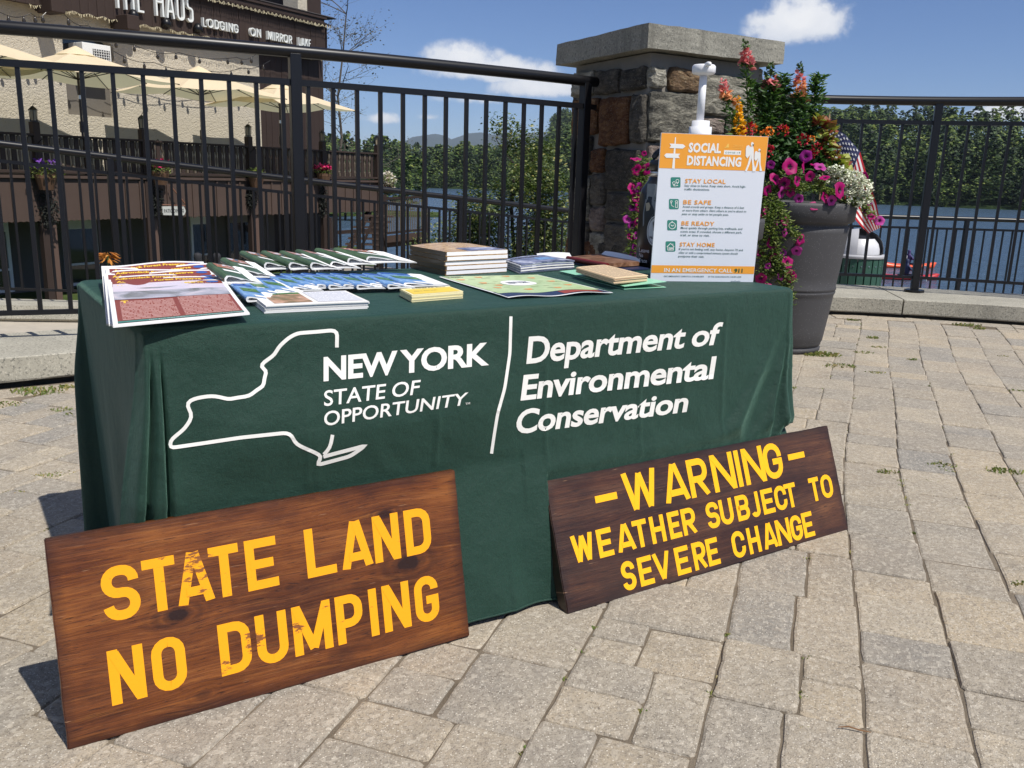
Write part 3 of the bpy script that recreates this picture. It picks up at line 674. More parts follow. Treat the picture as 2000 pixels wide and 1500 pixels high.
def stone(face, a0, a1, z0, z1, mat, dep=.075, seed=0, wrap=False):
    """face 0: right face (a along dr), 1: left face (b along dl), 2/3: hidden faces"""
    bm = bmesh.new(); bmesh.ops.create_cube(bm, size=1); w_, h_ = a1 - a0, z1 - z0
    for v in bm.verts: v.co = Vector((v.co.x * w_, v.co.y * dep * 2, v.co.z * h_))
    bmesh.ops.bevel(bm, geom=bm.edges[:], offset=min(.012, w_ * .12, h_ * .12), segments=1, affect='EDGES')
    bmesh.ops.subdivide_edges(bm, edges=[e for e in bm.edges if e.calc_length() > .05], cuts=6, use_grid_fill=True); R = random.Random(seed); o3 = Vector((R.uniform(0, 50),) * 3)
    for v in bm.verts:
        ex = abs(v.co.x) / (w_ / 2); ez = abs(v.co.z) / (h_ / 2); rnd_ = max(0, ex - .75) * max(0, ez - .75) * 2.2
        v.co.x *= 1 - rnd_ * .12; v.co.z *= 1 - rnd_ * .16
        v.co += noise.noise_vector(v.co * 8 + o3) * .010 + noise.noise_vector(v.co * 25 + o3) * .010 + noise.noise_vector(v.co * 60 + o3) * .005
        if v.co.y < 0: v.co.y += .008 * (max(ex, ez) ** 4) + .012
    mb = MB(); bm.verts.index_update(); V = []
    for v in bm.verts:
        a = (a0 + a1) / 2 + v.co.x; y = v.co.y; z = (z0 + z1) / 2 + v.co.z
        V.append(pp_(a, ins + y + .02, z) if face == 0 else pp_(ins + y + .02, a, z) if face == 1 else pp_(a, sL - ins - y - .02, z) if face == 2 else pp_(sR - ins - y - .02, a, z))
    f = [tuple(v.index for v in q.verts) for q in bm.faces]; mb.add(V, f); bm.free()
    c = np.mean(V, 0); o = link('stone', mb.mesh('stone', mat, c), pil); o.location = Vector(c) - Vector(W0(pil)); return o
P0L = np.array(pp_(ins, 0, 0)); NLf = np.array([*dr, 0]); P0R = np.array(pp_(0, ins, 0)); NRf = np.array([*dl, 0])
def fpx(face, x, y):
    P = onpl(x, y, P0L, NLf) if face == 1 else onpl(x, y, P0R, NRf); q = P[:2] - pc; A = np.array([dr, dl]).T; a, b = np.linalg.solve(A, q); return (b if face == 1 else a), P[2]
def spx(face, x0, y0, x1, y1, mat, seed):
    ym = (y0 + y1) / 2; xm = (x0 + x1) / 2; a = [fpx(face, x, ym)[0] for x in (x0, x1)]; z = [fpx(face, xm, y)[1] for y in (y0, y1)]
    stone(face, min(a), max(a), min(z), max(z), mat, seed=seed)
for i, q in enumerate([(1212, 133, 1262, 176, ST_D), (1158, 136, 1207, 182, ST_D), (1110, 140, 1154, 186, ST_G), (1167, 190, 1228, 283, ST_R), (1234, 184, 1262, 279, ST_D), (1110, 192, 1162, 262, ST_R),
                       (1180, 292, 1250, 372, ST_D), (1151, 290, 1176, 335, ST_R), (1108, 268, 1147, 340, ST_D), (1150, 341, 1176, 400, ST_D), (1106, 346, 1146, 430, ST_G), (1180, 378, 1246, 432, ST_D), (1148, 405, 1176, 450, ST_P), (1180, 438, 1240, 505, ST_D), (1104, 436, 1144, 505, ST_D), (1147, 455, 1176, 520, ST_G)]):
    spx(1, *q, 40 + i)
for i, q in enumerate([(1270, 130, 1300, 172, ST_G), (1307, 135, 1368, 181, ST_T), (1372, 146, 1476, 226, ST_G), (1266, 181, 1366, 278, ST_G), (1374, 232, 1418, 262, ST_P), (1424, 231, 1474, 290, ST_G), (1262, 284, 1296, 360, ST_P), (1302, 284, 1368, 360, ST_G), (1374, 268, 1418, 350, ST_D), (1424, 296, 1470, 352, ST_G)]):
    spx(0, *q, 80 + i)
sr = random.Random(5); z = .02
while z < .95:                           # lower courses and the two faces turned away from the plaza
    h = sr.uniform(.16, .24)
    a = ins
    while a < sR - ins - .08: L = min(sr.uniform(.2, .42), sR - ins - a); stone(0, a + .008, a + L - .008, z + .008, z + h - .008, sr.choice([ST_G, ST_G, ST_D, ST_R, ST_P]), seed=sr.randint(0, 999)); a += L
    if z < .62:
        a = ins + .06
        while a < sL - ins - .08: L = min(sr.uniform(.2, .42), sL - ins - a); stone(1, a + .008, a + L - .008, z + .008, z + h - .008, sr.choice([ST_G, ST_D, ST_R]), seed=sr.randint(0, 999)); a += L
    z += h
for face in (2, 3):
    z = .0
    while z < 1.72:
        h = min(sr.uniform(.22, .34), 1.84 - z); a = ins
        while a < 1.16 - ins - .08: L = min(sr.uniform(.28, .5), 1.165 - ins - a); stone(face, a + .008, a + L - .008, z + .008, z + h - .008, sr.choice([ST_G, ST_D, ST_R]), seed=sr.randint(0, 999)); a += L
        z += h

# ------------------------------------------------------------------ folding table under its cloth
YAW = radians(33.2); TU = np.array([cos(YAW), sin(YAW)]); TV = np.array([-sin(YAW), cos(YAW)]); TO = np.array([-.700, 1.618]); TW, TD, TZ = 1.845, .86, .757
def T3(u, v, z=TZ): return np.array([*(TO + TU * u + TV * v), z])
tb = thing('folding_table', 'folding table hidden under the long green printed cloth', 'table', T3(TW / 2, TD / 2, 0))
PLAS = plain('table_plastic', (.45, .45, .43), .5)
mb = MB(); c = T3(TW / 2, TD / 2, TZ - .028); mb.bbox(c, (TW - .03, TD - .03, .042), .008, (*TU, 0), (*TV, 0)); part('table_top', mb, PLAS, tb)
for u in (.2, TW - .2):
    for v in (.12, TD - .12): mb = MB(); mb.tube([T3(u, v, 0.0), T3(u, v, TZ - .05)], .014, 10); part('leg', mb, BLACK, tb)
def sm(x, a, b): t = max(0., min(1., (x - a) / (b - a))); return t * t * (3 - 2 * t)
def g_(x, s): return math.exp(-(x / s) ** 2)
def Ffront(u, z):
    d = TZ - z; o = .004 * sm(d, 0, .05) + .018 * min(1, d / .37)
    if d > .37: o += (d - .37) * .185
    if z < .02: o += .0
    if u < .95: lim = .024 + (.388 - z) * .205 if z < .388 else 9; o = min(o, max(.004, lim - .006)) if u < .86 else o
    if 1.0 < u: lim = .030 + (.312 - z) * .37 if z < .312 else 9; o = min(o, max(.004, lim))
    for cu in (.31, .62, .93, 1.24, 1.55): o += .0026 * sm(d, .02, .08) * g_(u - cu - .006 * sin(z * 9), .007)
    for cz in (.52, .30): o += .0020 * g_(z - cz - .004 * sin(u * 7), .006)
    wk = noise.noise(Vector((u * 5.2 + z * 3.5, z * 4.4 - u * 2.2, 9.1))); o += .0060 * sm(d, .08, .3) * (1 - abs(wk) * 2.6 if abs(wk) < .3 else .2) * .6
    # slow waves and creases
    o += .0035 * sm(d, .05, .3) * noise.noise(Vector((u * 3.1, z * 2.0, 1.7))) + .0016 * noise.noise(Vector((u * 9 + z * 5, z * 7, 4))) * sm(d, .04, .2)
    # vertical soft pleats low down between the signs
    lo = sm(d, .38, .70); o += lo * .007 * sin(u * 34 + 1.2 * sin(z * 6)) * (1 if .8 < u < 1.15 else .25)
    # folds fanning from the right hand corner
    ru, rd = TW - u, d - .01
    if ru < .60:
        R = hypot(ru, rd); ph = degrees(math.atan2(ru, max(rd, .001))); A = sm(R, .06, .55)
        for (p0, wd, am) in ((32, 3.2, .017), (23, 4, -.013), (14, 1.8, .023), (9.0, 2.4, -.018), (4.5, 1.6, .022), (1, 2, -.008)): o += A * am * g_(ph - p0 - 2.5 * (rd - .3), wd)
    if u < .9: o += .022 * sm(d, .06, .22) * (1 - sm(d, .24, .37)) * sm(u, .02, .2) * (1 - sm(u, .7, .9))
    # creases by the left hand corner
    if u < .25: o += sm(d, .02, .2) * (.008 * g_(u - .035, .016) - .012 * g_(u - .012, .010))
    if .03 < u < .86: o = min(o, max(.004, .019 + max(0, .388 - z) * .205 + max(0, z - .388) * .5))
    if u > .93: o = min(o, max(.004, .026 + max(0, .312 - z) * .37 + max(0, z - .312) * .35))
    return o
def Lext(z): d = TZ - z; return .075 * sm(d, .0, .42) + .02 * max(0, d - .35)
def Fside(k, q, z):                     # k: 1 right end, 2 back, 3 left end
    d = TZ - z
    if k == 2: return .006 + .03 * min(1, d) + .012 * sm(d, .1, .5) * sin(q * 17)
    if k == 1: return .004 + .012 * min(1, d / .7) + .006 * sm(d, .05, .5) * sin(q * 19 + 1)
    return .004 - .03 * min(1, d / .7) * q / TD + .008 * sm(d, .1, .5) * (sin(q * 15 + .5) + .5 * sin(q * 31)) * (1 - q / TD * .3) + .75 * Lext(z) * max(0, 1 - q / .30) ** 1.6
def perim():
    r = .035; P = []
    def line(k, n, f):
        for i in range(n): P.append((k, *f(i / (n - 1))))
    def arc(k, cu, cv, a0, n=22):
        for i in range(1, n): t = i / n; a = a0 + t * pi / 2; P.append((10 + k, cu + r * cos(a), cv + r * sin(a), cos(a), sin(a), t))
    line(0, 330, lambda t: (r + (TW - 2 * r) * t, 0, 0, -1, t)); arc(0, TW - r, r, -pi / 2)
    line(1, 60, lambda t: (TW, r + (TD - 2 * r) * t, 1, 0, t)); arc(1, TW - r, TD - r, 0)
    line(2, 110, lambda t: (TW - r - (TW - 2 * r) * t, TD, 0, 1, t)); arc(2, r, TD - r, pi / 2)
    line(3, 60, lambda t: (0, TD - r - (TD - 2 * r) * t, -1, 0, t)); arc(3, r, r, pi); return P
def corner_amp(c, t, z):
    d = TZ - z; s = sm(d, .015, .28)
    if c == 3:                          # left front: two hanging tubes of surplus cloth with dark gaps
        return s * (.018 + .055 * d + (.030 + .030 * d) * (.5 - .5 * cos(2 * pi * (t * 2.0))) - .014) + .004
    if c == 0: return s * (.010 + .014 * d) * (.6 + .4 * cos(2 * pi * t * 2)) + .003
    return s * (.03 + .06 * d) * (.6 + .4 * sin(t * 9)) + .004
PR = perim(); NPn = len(PR)
zs = [TZ, TZ - .0006, TZ - .0022, TZ - .0055, TZ - .010] + [TZ - .010 - (TZ - .022) * ((i / 58) ** 1.0) for i in range(1, 59)]
ro = [-.016, -.009, -.004, -.001, 0.0]
cm_ = MB(); rows = []
for ins_ in (.22, .12, .06):            # top rings, inwards
    rows.append([T3(min(max(p[1], ins_), TW - ins_), min(max(p[2], ins_), TD - ins_), TZ) for p in PR])
for zi, z in enumerate(zs):
    row = []
    for i, p in enumerate(PR):
        k, pu, pv, nu, nv, t = p
        if zi < 4: off_ = ro[zi]
        else:
            def val(q): return Ffront(q[1], z) if q[0] == 0 else Fside(q[0], q[2] if q[0] != 2 else q[1], z)
            if k < 10: off_ = val(p)
            else:
                i0 = i
                while PR[i0][0] >= 10: i0 -= 1
                i1 = i
                while PR[i1 % NPn][0] >= 10: i1 += 1
                a_, b_ = val(PR[i0]), val(PR[i1 % NPn]); off_ = a_ * (1 - t) + b_ * t + corner_amp(k - 10, t, z) * sin(pi * t) ** .5
                if k == 13 and z < .40: off_ = min(off_, max(.01, (.016 + (.388 - z) * .205) / max(.15, abs(nv)) - .01))
                if k == 10 and z < .33: off_ = min(off_, max(.01, (.022 + (.312 - z) * .37) / max(.15, abs(nv)) - .01))
        hem = z
        if zi == len(zs) - 1: hem = .012
        if k == 13 and zi >= 4:              # surplus cloth hanging as two tubes beside the corner
            L_ = Lext(z) + .004; d_ = TZ - z; gp = (g_(t - .50, .055) + g_(t - .93, .045)) * sm(d_, .03, .16); lob = (.5 - .5 * cos(4 * pi * min(1, t / .96))) * sm(d_, .03, .2)
            a_ = val(PR[i0]); b_ = Ffront(.036, z); uu = -(a_ * (1 - t) ** 1.0 + 0 * t) + .035 * t; vv = .035 * (1 - sm(t, 0, .25)) - b_ * sm(t, 0, .25) - lob * .010 * sm(z, .42, .55) + gp * (.035 + .05 * d_)
            row.append(T3(uu, vv, hem)); continue
        row.append(T3(pu + nu * off_, pv + nv * off_, hem))
    rows.append(row)
o = len(cm_.v); cm_.v += [tuple(map(float, q)) for r in rows for q in r]
cm_.f += [(j * NPn + i, (j + 1) * NPn + i, (j + 1) * NPn + (i + 1) % NPn, j * NPn + (i + 1) % NPn) for j in range(len(rows) - 1) for i in range(NPn)]
nb = len(cm_.v); NX, NY = 20, 8
cm_.grid(lambda a, b: T3(.22 + (TW - .44) * a, .22 + (TD - .44) * b, TZ - .0002), NX, NY)
cl = thing('tablecloth', 'dark green printed cloth draped to the ground over the long table', 'tablecloth', T3(TW / 2, TD / 2, 0))
CL = NT('green_polyester_cloth', .62, 0, .35); p = CL.pos()
wv_ = CL.noise(p, 430, 3, .8); CL.col(CL.mix(CL.mr(wv_, .34, .66), (.0045, .023, .0155), (.012, .050, .034)))
CL.b.inputs['Sheen Weight'].default_value = .24; CL.b.inputs['Sheen Roughness'].default_value = .4; CL.b.inputs['Sheen Tint'].default_value = (.45, .85, .68, 1)
b1 = CL.noise(p, 900, 2, .6); rk = CL.n('ShaderNodeTexNoise'); rk.noise_type = 'RIDGED_MULTIFRACTAL'; rk.inputs['Scale'].default_value = 3.2; rk.inputs['Detail'].default_value = 3; CL.L(CL.map(p, (1, 1, .55), rot=(0, .5, 0)), rk.inputs['Vector']); CL.bump(CL.math('ADD', CL.math('MULTIPLY', wv_, .8), CL.math('ADD', CL.math('MULTIPLY', CL.noise(p, 11, 4, .6), 4.5), CL.math('MULTIPLY', rk.outputs['Fac'], 1.6))), .55, .0045)
fab = part('fabric', cm_, CL.m, cl, True)
hm = MB()                                # stitched hem
hm.tube([T3(PR[i][1] + PR[i][3] * (Ffront(PR[i][1], .02) + .002), PR[i][2] + PR[i][4] * (Ffront(PR[i][1], .02) + .002), .016) for i in range(0, 330, 2)], .0022, 5)
part('hem', hm, CL.m, cl)
PRINT = plain('white_print', (.74, .73, .69), .6, 0, .3, .03, 60)
Nf = np.array([*(-TV), 0])
def on_cloth(x, y, eps=.0012):
    off_ = .03
    for _ in range(8):
        P = onpl(x, y, T3(0, -off_, 0), Nf); u = (P[:2] - TO) @ TU; off_ = Ffront(u, P[2]) + eps
    return onpl(x, y, T3(0, -off_, 0), Nf)
def cloth_text(txt, BL, BR, TL, TR, bold=.02, sp=1.0, wd=1.0, name='lettering'):
    v, f = glyphs(txt, bold, sp, 4, wd); Lp = hypot(BR[0] - BL[0], BR[1] - BL[1]); n = int(Lp / 9)
    v, f = cut(v, f, [i / n for i in range(1, n)], [.2, .4, .6, .8]); q = quadmap(BL, BR, TL, TR)
    mb = MB(); mb.add([on_cloth(*q(a, b)) for a, b in v], f); o = part(name, mb, PRINT, cl); o['label'] = 'white printed words ' + txt
    sm_ = o.data.polygons; return o
cloth_text('NEW YORK', (632, 745), (955, 713), (632, 697), (956, 668), .032, .95, .85)
cloth_text('STATE OF', (633, 793.5), (817, 770), (633, 763), (822, 741.5), .010, 1.0, .9)
cloth_text('OPPORTUNITY', (633, 832.5), (909, 790.5), (633, 804), (915, 766), .012, 1.0)
cloth_text('TM', (909, 791), (918, 789.5), (909, 787), (918, 785.5), 0)
def cl_text2(*a, **k): return cloth_text(*a, **k)
cl_text2('Department of', (1028, 711), (1402, 673), (1033, 657), (1413, 629), .024, .97, .9)
cl_text2('Environmental', (1016.6, 782.6), (1393, 740), (1023, 732), (1400, 695), .026, .97)
cl_text2('Conservation', (1005, 849), (1341, 804.5), (1013, 800), (1349, 763), .026, .97)
def cloth_line(pts, wpx, name, dense=6):
    P = []
    for a, b in zip(pts[:-1], pts[1:]):
        n = max(1, int(hypot(b[0] - a[0], b[1] - a[1]) / dense)); P += [(a[0] + (b[0] - a[0]) * i / n, a[1] + (b[1] - a[1]) * i / n) for i in range(n)]
    P.append(pts[-1])
    for _ in range(2): P = [P[0]] + [tuple((np.array(P[i - 1]) + 2 * np.array(P[i]) + np.array(P[i + 1])) / 4) for i in range(1, len(P) - 1)] + [P[-1]]
    V, Fc = strokes([P], wpx); mb = MB(); mb.add([on_cloth(*q) for q in V], Fc); return part(name, mb, PRINT, cl)
nyo = [(1053, 290), (1050, 262), (1058, 237), (1050, 222), (1060, 203), (1040, 190), (940, 200), (825, 208), (775, 235), (715, 290), (698, 330), (620, 385), (612, 405), (652, 420), (642, 455), (628, 470), (640, 500), (632, 517), (608, 522), (550, 570), (480, 578), (428, 590), (380, 573), (330, 568), (250, 580), (192, 602), (188, 635), (210, 645), (212, 665), (228, 690), (205, 715), (180, 755), (95, 825), (93, 868), (300, 838), (500, 808), (765, 780), (798, 797), (808, 835), (842, 858), (900, 882), (968, 914), (935, 968), (1000, 950), (1130, 915), (1218, 853), (1150, 872), (1060, 895), (975, 918)]
cloth_line([(300 + x * .34, 580 + y * .34) for x, y in nyo], 7.2, 'state_outline')['label'] = 'white printed outline of a state map'
cloth_line([(300 + x * .34, 580 + y * .34) for x, y in [(978, 905), (992, 888), (1020, 870), (1016, 838), (1026, 815), (1028, 792)]], 7, 'state_outline')
cloth_line([(998, 618), (996, 690), (986, 758), (972, 808), (965, 851), (960, 886)], 6, 'divider_line')

# ------------------------------------------------------------------ wooden signs leaning on the cloth
def woodmat(name, stops, knots, gloss=.32, wear=.0, seed=0, L=1.0, grain=1.0, size=None):
    m = NT(name, gloss, 0, .5); p = m.pos(); sep = m.n('ShaderNodeSeparateXYZ'); m.L(p, sep.inputs[0])
    def c3(x, z):
        k = m.n('ShaderNodeCombineXYZ'); m.L(x, k.inputs[0]); m.L(z, k.inputs[2]); return k.outputs[0]
    zz = sep.outputs['Z']; xx = sep.outputs['X']; dk = None
    for (kx, kz, r, s) in knots:                        # grain flows round each knot
        dx = m.math('MULTIPLY', m.math('SUBTRACT', xx, kx), .55); dz = m.math('SUBTRACT', sep.outputs['Z'], kz); d = m.math('SQRT', m.math('ADD', m.math('MULTIPLY', dx, dx), m.math('MULTIPLY', dz, dz)))
        inf = m.math('POWER', 2.718, m.math('MULTIPLY', m.math('DIVIDE', d, r * 2.2), -1.0)); zz = m.math('SUBTRACT', zz, m.math('MULTIPLY', m.math('MULTIPLY', inf, dz), .85))
        dd = m.math('ADD', d, m.math('MULTIPLY', m.noise(p, 60, 3), r * .5)); q = m.mr(dd, r * .75, r * 1.15, s, 0); halo = m.mr(dd, r * 1.1, r * 2.6, s * .55, 0); ring = m.math('MULTIPLY', m.math('ABSOLUTE', m.math('SINE', m.math('MULTIPLY', dd, 5.0 / r))), halo); q = m.math('MAXIMUM', q, ring); dk = q if dk is None else m.math('MAXIMUM', dk, q)
    v = c3(xx, zz); st = m.map(v, (1.1, 1, 16 * grain), loc=(seed, 0, seed)); g1 = m.noise(st, 2.0, 8, .62, .5); g2 = m.noise(m.map(v, (5, 1, 150), loc=(0, 0, seed)), 1.5, 5, .7); g3 = m.noise(m.map(p, (3, 1, 5), loc=(seed, 1, 2)), 1.3, 4, .5)
    f = m.math('ADD', m.math('MULTIPLY', g1, .26), m.math('ADD', m.math('MULTIPLY', g2, .44), m.math('MULTIPLY', g3, .54)))
    c = m.ramp(f, stops)
    fine = m.noise(m.map(v, (9, 1, 380)), 1.0, 4, .7); c = m.mix(m.mr(fine, .52, .66, .0, .6), c, mul(stops[0][1], 1.0)); f2 = m.noise(m.map(v, (3.5, 1, 90), loc=(4, 0, 1)), 1.0, 6, .75); c = m.mix(m.mr(f2, .54, .72, 0, .42), c, stops[-1][1]); f3 = m.noise(m.map(v, (26, 1, 300), loc=(1, 0, 2)), 1.0, 3, .6); c = m.mix(m.mr(f3, .60, .66, 0, .8), c, stops[0][1]); bl = m.noise(m.map(p, (3.2, 1, 4.2), loc=(seed * 2, 0, 5)), 1.6, 5, .6); c = m.mix(m.mr(bl, .54, .72, 0, .75), c, mul(stops[0][1], 1.4))
    if dk is not None: c = m.mix(dk, c, (.022, .007, .004))
    if size:
        ed = m.math('MINIMUM', m.math('MINIMUM', xx, m.math('SUBTRACT', size[0], xx)), m.math('MINIMUM', sep.outputs['Z'], m.math('SUBTRACT', size[1], sep.outputs['Z']))); c = m.mix(m.mr(m.math('ADD', ed, m.math('MULTIPLY', m.noise(p, 14, 4), .03)), .040, .012, 0, .8), c, mul(stops[0][1], 1.2))
    sc_ = m.noise(m.map(p, (14, 1, 240), rot=(0, .12, 0)), 1.0, 2); c = m.mix(m.mr(sc_, .70, .76, 0, .5), c, (.42, .24, .13))
    m.col(c); m.rough(m.mr(g1, .3, .7, gloss - .08, gloss + .22)); m.bump(m.math('ADD', m.math('MULTIPLY', fine, .5), g2), .45, .0016); return m.m, m
def paintmat(name, c, wear, wood, seed=0, spots=()):
    m = NT(name, .5, 0, .4); p = m.pos(); n1 = m.noise(m.map(p, (9, 1, 26), loc=(seed, 0, 0)), 2.2, 8, .72); n2 = m.noise(m.map(p, (25, 1, 160)), 1.3, 4, .7)
    sep = m.n('ShaderNodeSeparateXYZ'); m.L(p, sep.inputs[0]); loc = None
    for (kx, kz, r) in spots:
        dx = m.math('SUBTRACT', sep.outputs['X'], kx); dz = m.math('SUBTRACT', sep.outputs['Z'], kz); d = m.math('SQRT', m.math('ADD', m.math('MULTIPLY', dx, dx), m.math('MULTIPLY', dz, dz))); q = m.mr(d, 0, r, .13, 0); loc = q if loc is None else m.math('MAXIMUM', loc, q)
    base = m.math('ADD', m.math('MULTIPLY', n1, .7), m.math('MULTIPLY', n2, .3)); base = m.math('ADD', base, loc) if loc is not None else base
    k = m.mr(base, wear, wear + .03)
    m.col(m.mix(k, m.mix(n2, mul(c, .93), mul(c, 1.05)), m.mix(n2, mul(wood, .6), mul(wood, 1.6)))); m.bump(k, -.3, .0005); return m.m
YEL = (.90, .37, .004)
def rr(x0, y0, x1, y1, r, n=4, which='abcd'):           # rounded rectangle outline as closed polyline
    P = []
    for (cx, cy, a, k) in ((x1, y1, 0, 'a'), (x0, y1, 90, 'b'), (x0, y0, 180, 'c'), (x1, y0, 270, 'd')):
        sx, sy = (1 if cx == x1 else -1), (1 if cy == y1 else -1); q = r if k in which else 0.0
        if q == 0: P.append((cx, cy)); continue
        for i in range(n + 1): t = radians(a + 90 * i / n); P.append((cx - sx * q + q * cos(t), cy - sy * q + q * sin(t)))
    return P + [P[0]]
def arcp(cx, cy, rx, ry, a0, a1, n=10): return [(cx + rx * cos(radians(a0 + (a1 - a0) * i / n)), cy + ry * sin(radians(a0 + (a1 - a0) * i / n))) for i in range(n + 1)]
def letter(ch, w, h, t, r):
    """block capital: stroke polylines inside w x h, stroke t, corner radius r"""
    a, b, c, d = t / 2, w - t / 2, t / 2, h - t / 2; m = h / 2
    if ch in 'SPRB': r = min(r, (d - m) / 2 * .96)
    r = min(r, (b - a) / 2 * .98) if ch != 'I' else r
    S = lambda: arcp(b - r, d - r, r, r, -5, 90, 5) + arcp(a + r, d - r, r, r, 90, 180, 5) + arcp(a + r, m + r, r, r, 180, 270, 5) + arcp(b - r, m - r, r, r, 90, 0, 5) + arcp(b - r, c + r, r, r, 0, -90, 5) + arcp(a + r, c + r, r, r, 270, 185, 5)
    return {'S': lambda: [S()], 'T': lambda: [[(0, d), (w, d)], [(w / 2, 0), (w / 2, h - t)]], 'A': lambda: [[(t * .42, 0), (w / 2 - t * .12, h - .001), ], [(w - t * .42, 0), (w / 2 + t * .12, h - .001)], [(w * .24, h * .24), (w * .76, h * .24)]],
            'E': lambda: [[(w, d), (a, d), (a, c), (w, c)], [(a, m), (w * .88, m)]], 'L': lambda: [[(a, h), (a, c), (w, c)]], 'N': lambda: [[(a, 0), (a, h)], [(b, 0), (b, h)], [(a + t * .1, h - t * .35), (b - t * .1, t * .35)]],
            'D': lambda: [rr(a, c, b, d, r, 4, 'ad')], 'O': lambda: [rr(a, c, b, d, r)], 'U': lambda: [[(a, h)] + arcp(a + r, c + r, r, r, 180, 270, 5) + arcp(b - r, c + r, r, r, 270, 360, 5) + [(b, h)]],
            'M': lambda: [[(a, 0), (a, h)], [(b, 0), (b, h)], [(a + t * .05, h - t * .3), (w / 2, t * .5)], [(b - t * .05, h - t * .3), (w / 2, t * .5)]], 'P': lambda: [[(a, 0), (a, h)], [(a, d)] + arcp(b - r, d - r, r, r, 90, 0, 5) + arcp(b - r, m * .82 + r, r, r, 0, -90, 5) + [(a, m * .82)]],
            'R': lambda: [[(a, 0), (a, h)], [(a, d)] + arcp(b - r, d - r, r, r, 90, 0, 5) + arcp(b - r, m * .92 + r, r, r, 0, -90, 5) + [(a, m * .92)], [(w * .45, m * .92), (w - t * .45, 0)]],
            'B': lambda: [[(a, c), (a, d)] + arcp(b - r * .9, d - r, r * .9, r, 90, 0, 5) + arcp(b - r * .9, m + r * .9, r * .9, r * .9, 0, -90, 5) + [(a, m)], [(a + t / 2, m)] + arcp(b - r, m - r, r, r, 90, 0, 5) + arcp(b - r, c + r, r, r, 0, -90, 5) + [(a - t * .5, c)]],
            'I': lambda: [[(w / 2, 0), (w / 2, h)]], 'G': lambda: [arcp(b - r, d - r, r, r, -8, 90, 5) + arcp(a + r, d - r, r, r, 90, 180, 5) + arcp(a + r, c + r, r, r, 180, 270, 5) + arcp(b - r, c + r, r, r, 270, 360, 5) + [(b, m * .95), (w * .48, m * .95)]],
            'C': lambda: [arcp(b - r, d - r, r, r, -12, 90, 6) + arcp(a + r, d - r, r, r, 90, 180, 5) + arcp(a + r, c + r, r, r, 180, 270, 5) + arcp(b - r, c + r, r, r, 270, 372, 6)], 'J': lambda: [[(b, h)] + arcp(b - r, c + r, r, r, 0, -90, 5) + arcp(a + r * .8, c + r * .8, r * .8, r * .8, 270, 190, 5)],
            'W': lambda: [[(t * .45, h), (w * .28, t * .3)], [(w * .28, t * .3), (w / 2, h * .93)], [(w / 2, h * .93), (w * .72, t * .3)], [(w * .72, t * .3), (w - t * .45, h)]], 'H': lambda: [[(a, 0), (a, h)], [(b, 0), (b, h)], [(a, m), (b, m)]],
            'V': lambda: [[(t * .45, h), (w / 2, t * .3)], [(w - t * .45, h), (w / 2, t * .3)]], '-': lambda: [[(0, m), (w, m)]], 'K': lambda: [[(a, 0), (a, h)], [(a, m * .8), (w - t * .4, h)], [(w * .35, m * 1.15), (w - t * .4, 0)]]}[ch]()
def clipz(V, lo, hi): return [(x, min(max(y, lo), hi)) for x, y in V]
def wood_sign(name, label, loc, yaw, L, h, tilt, wood, paint, rows, tk=.022):
    o = thing(name, label, 'sign', (*loc, 0)); o.rotation_euler = (-tilt, 0, yaw)
    bm = bmesh.new(); bmesh.ops.create_cube(bm, size=1)
    for v in bm.verts: v.co = Vector((v.co.x * L + L / 2, v.co.y * tk + tk / 2, v.co.z * h + h / 2))
    bmesh.ops.bevel(bm, geom=bm.edges[:], offset=.0022, segments=2, affect='EDGES')
    bmesh.ops.subdivide_edges(bm, edges=[e for e in bm.edges if e.calc_length() > .1], cuts=30, use_grid_fill=True)
    for v in bm.verts:
        if v.co.z < .004 or v.co.z > h - .004 or v.co.x < .004 or v.co.x > L - .004: v.co += noise.noise_vector(v.co * 30) * .0012
    me = bpy.data.meshes.new('board'); bm.to_mesh(me); bm.free(); me.materials.append(wood); link('board', me, o)
    for (txt, segs, zb, ht, t, r) in rows:
        for (ch, x0, x1) in segs:
            w_ = (x1 - x0) * L; z0 = zb * h; hh = ht * h; P = letter(ch, w_, hh, t * h, min(r * h, w_ / 2 - t * h / 2)); mb = MB()
            for i, ln in enumerate(P):
                V, Fc = strokes([ln], t * h)
                if ch in 'AMWVRKN': V = clipz(V, 0, hh)
                mb.add([(x0 * L + a, -.0005 - .00025 * i, z0 + b) for a, b in V], Fc)
            q = link('letter', mb.mesh('letter', paint), o); q['label'] = 'yellow painted ' + ('dash' if ch == '-' else 'letter ' + ch)
    return o
WD1, _ = woodmat('stained_pine_board', [(.41, (.026, .007, .003)), (.53, (.080, .021, .005)), (.64, (.155, .044, .008)), (.77, (.275, .092, .017)), (.89, (.43, .175, .040))], [(.215, .205, .018, 1), (.715, .205, .026, 1), (.668, .325, .014, .9), (.62, .062, .012, .5), (.245, .035, .012, .45), (.44, .21, .008, .5)], .30, seed=3, size=(.852, .397))
WD2, _ = woodmat('dark_stained_board', [(.40, (.014, .006, .004)), (.56, (.042, .015, .008)), (.70, (.085, .031, .013)), (.84, (.20, .080, .028))], [(.33, .16, .014, .7), (.82, .17, .016, .3), (.30, .105, .005, .9)], .38, seed=9, grain=.8, size=(1.103, .335))
PT1 = paintmat('worn_yellow_paint', YEL, .60, (.20, .07, .02), 2, [(.262, .29, .07), (.36, .125, .05), (.30, .08, .045), (.45, .125, .03), (.80, .14, .03), (.10, .05, .02)])
PT2 = paintmat('yellow_paint', (.93, .45, .003), .9, (.05, .02, .01), 5)
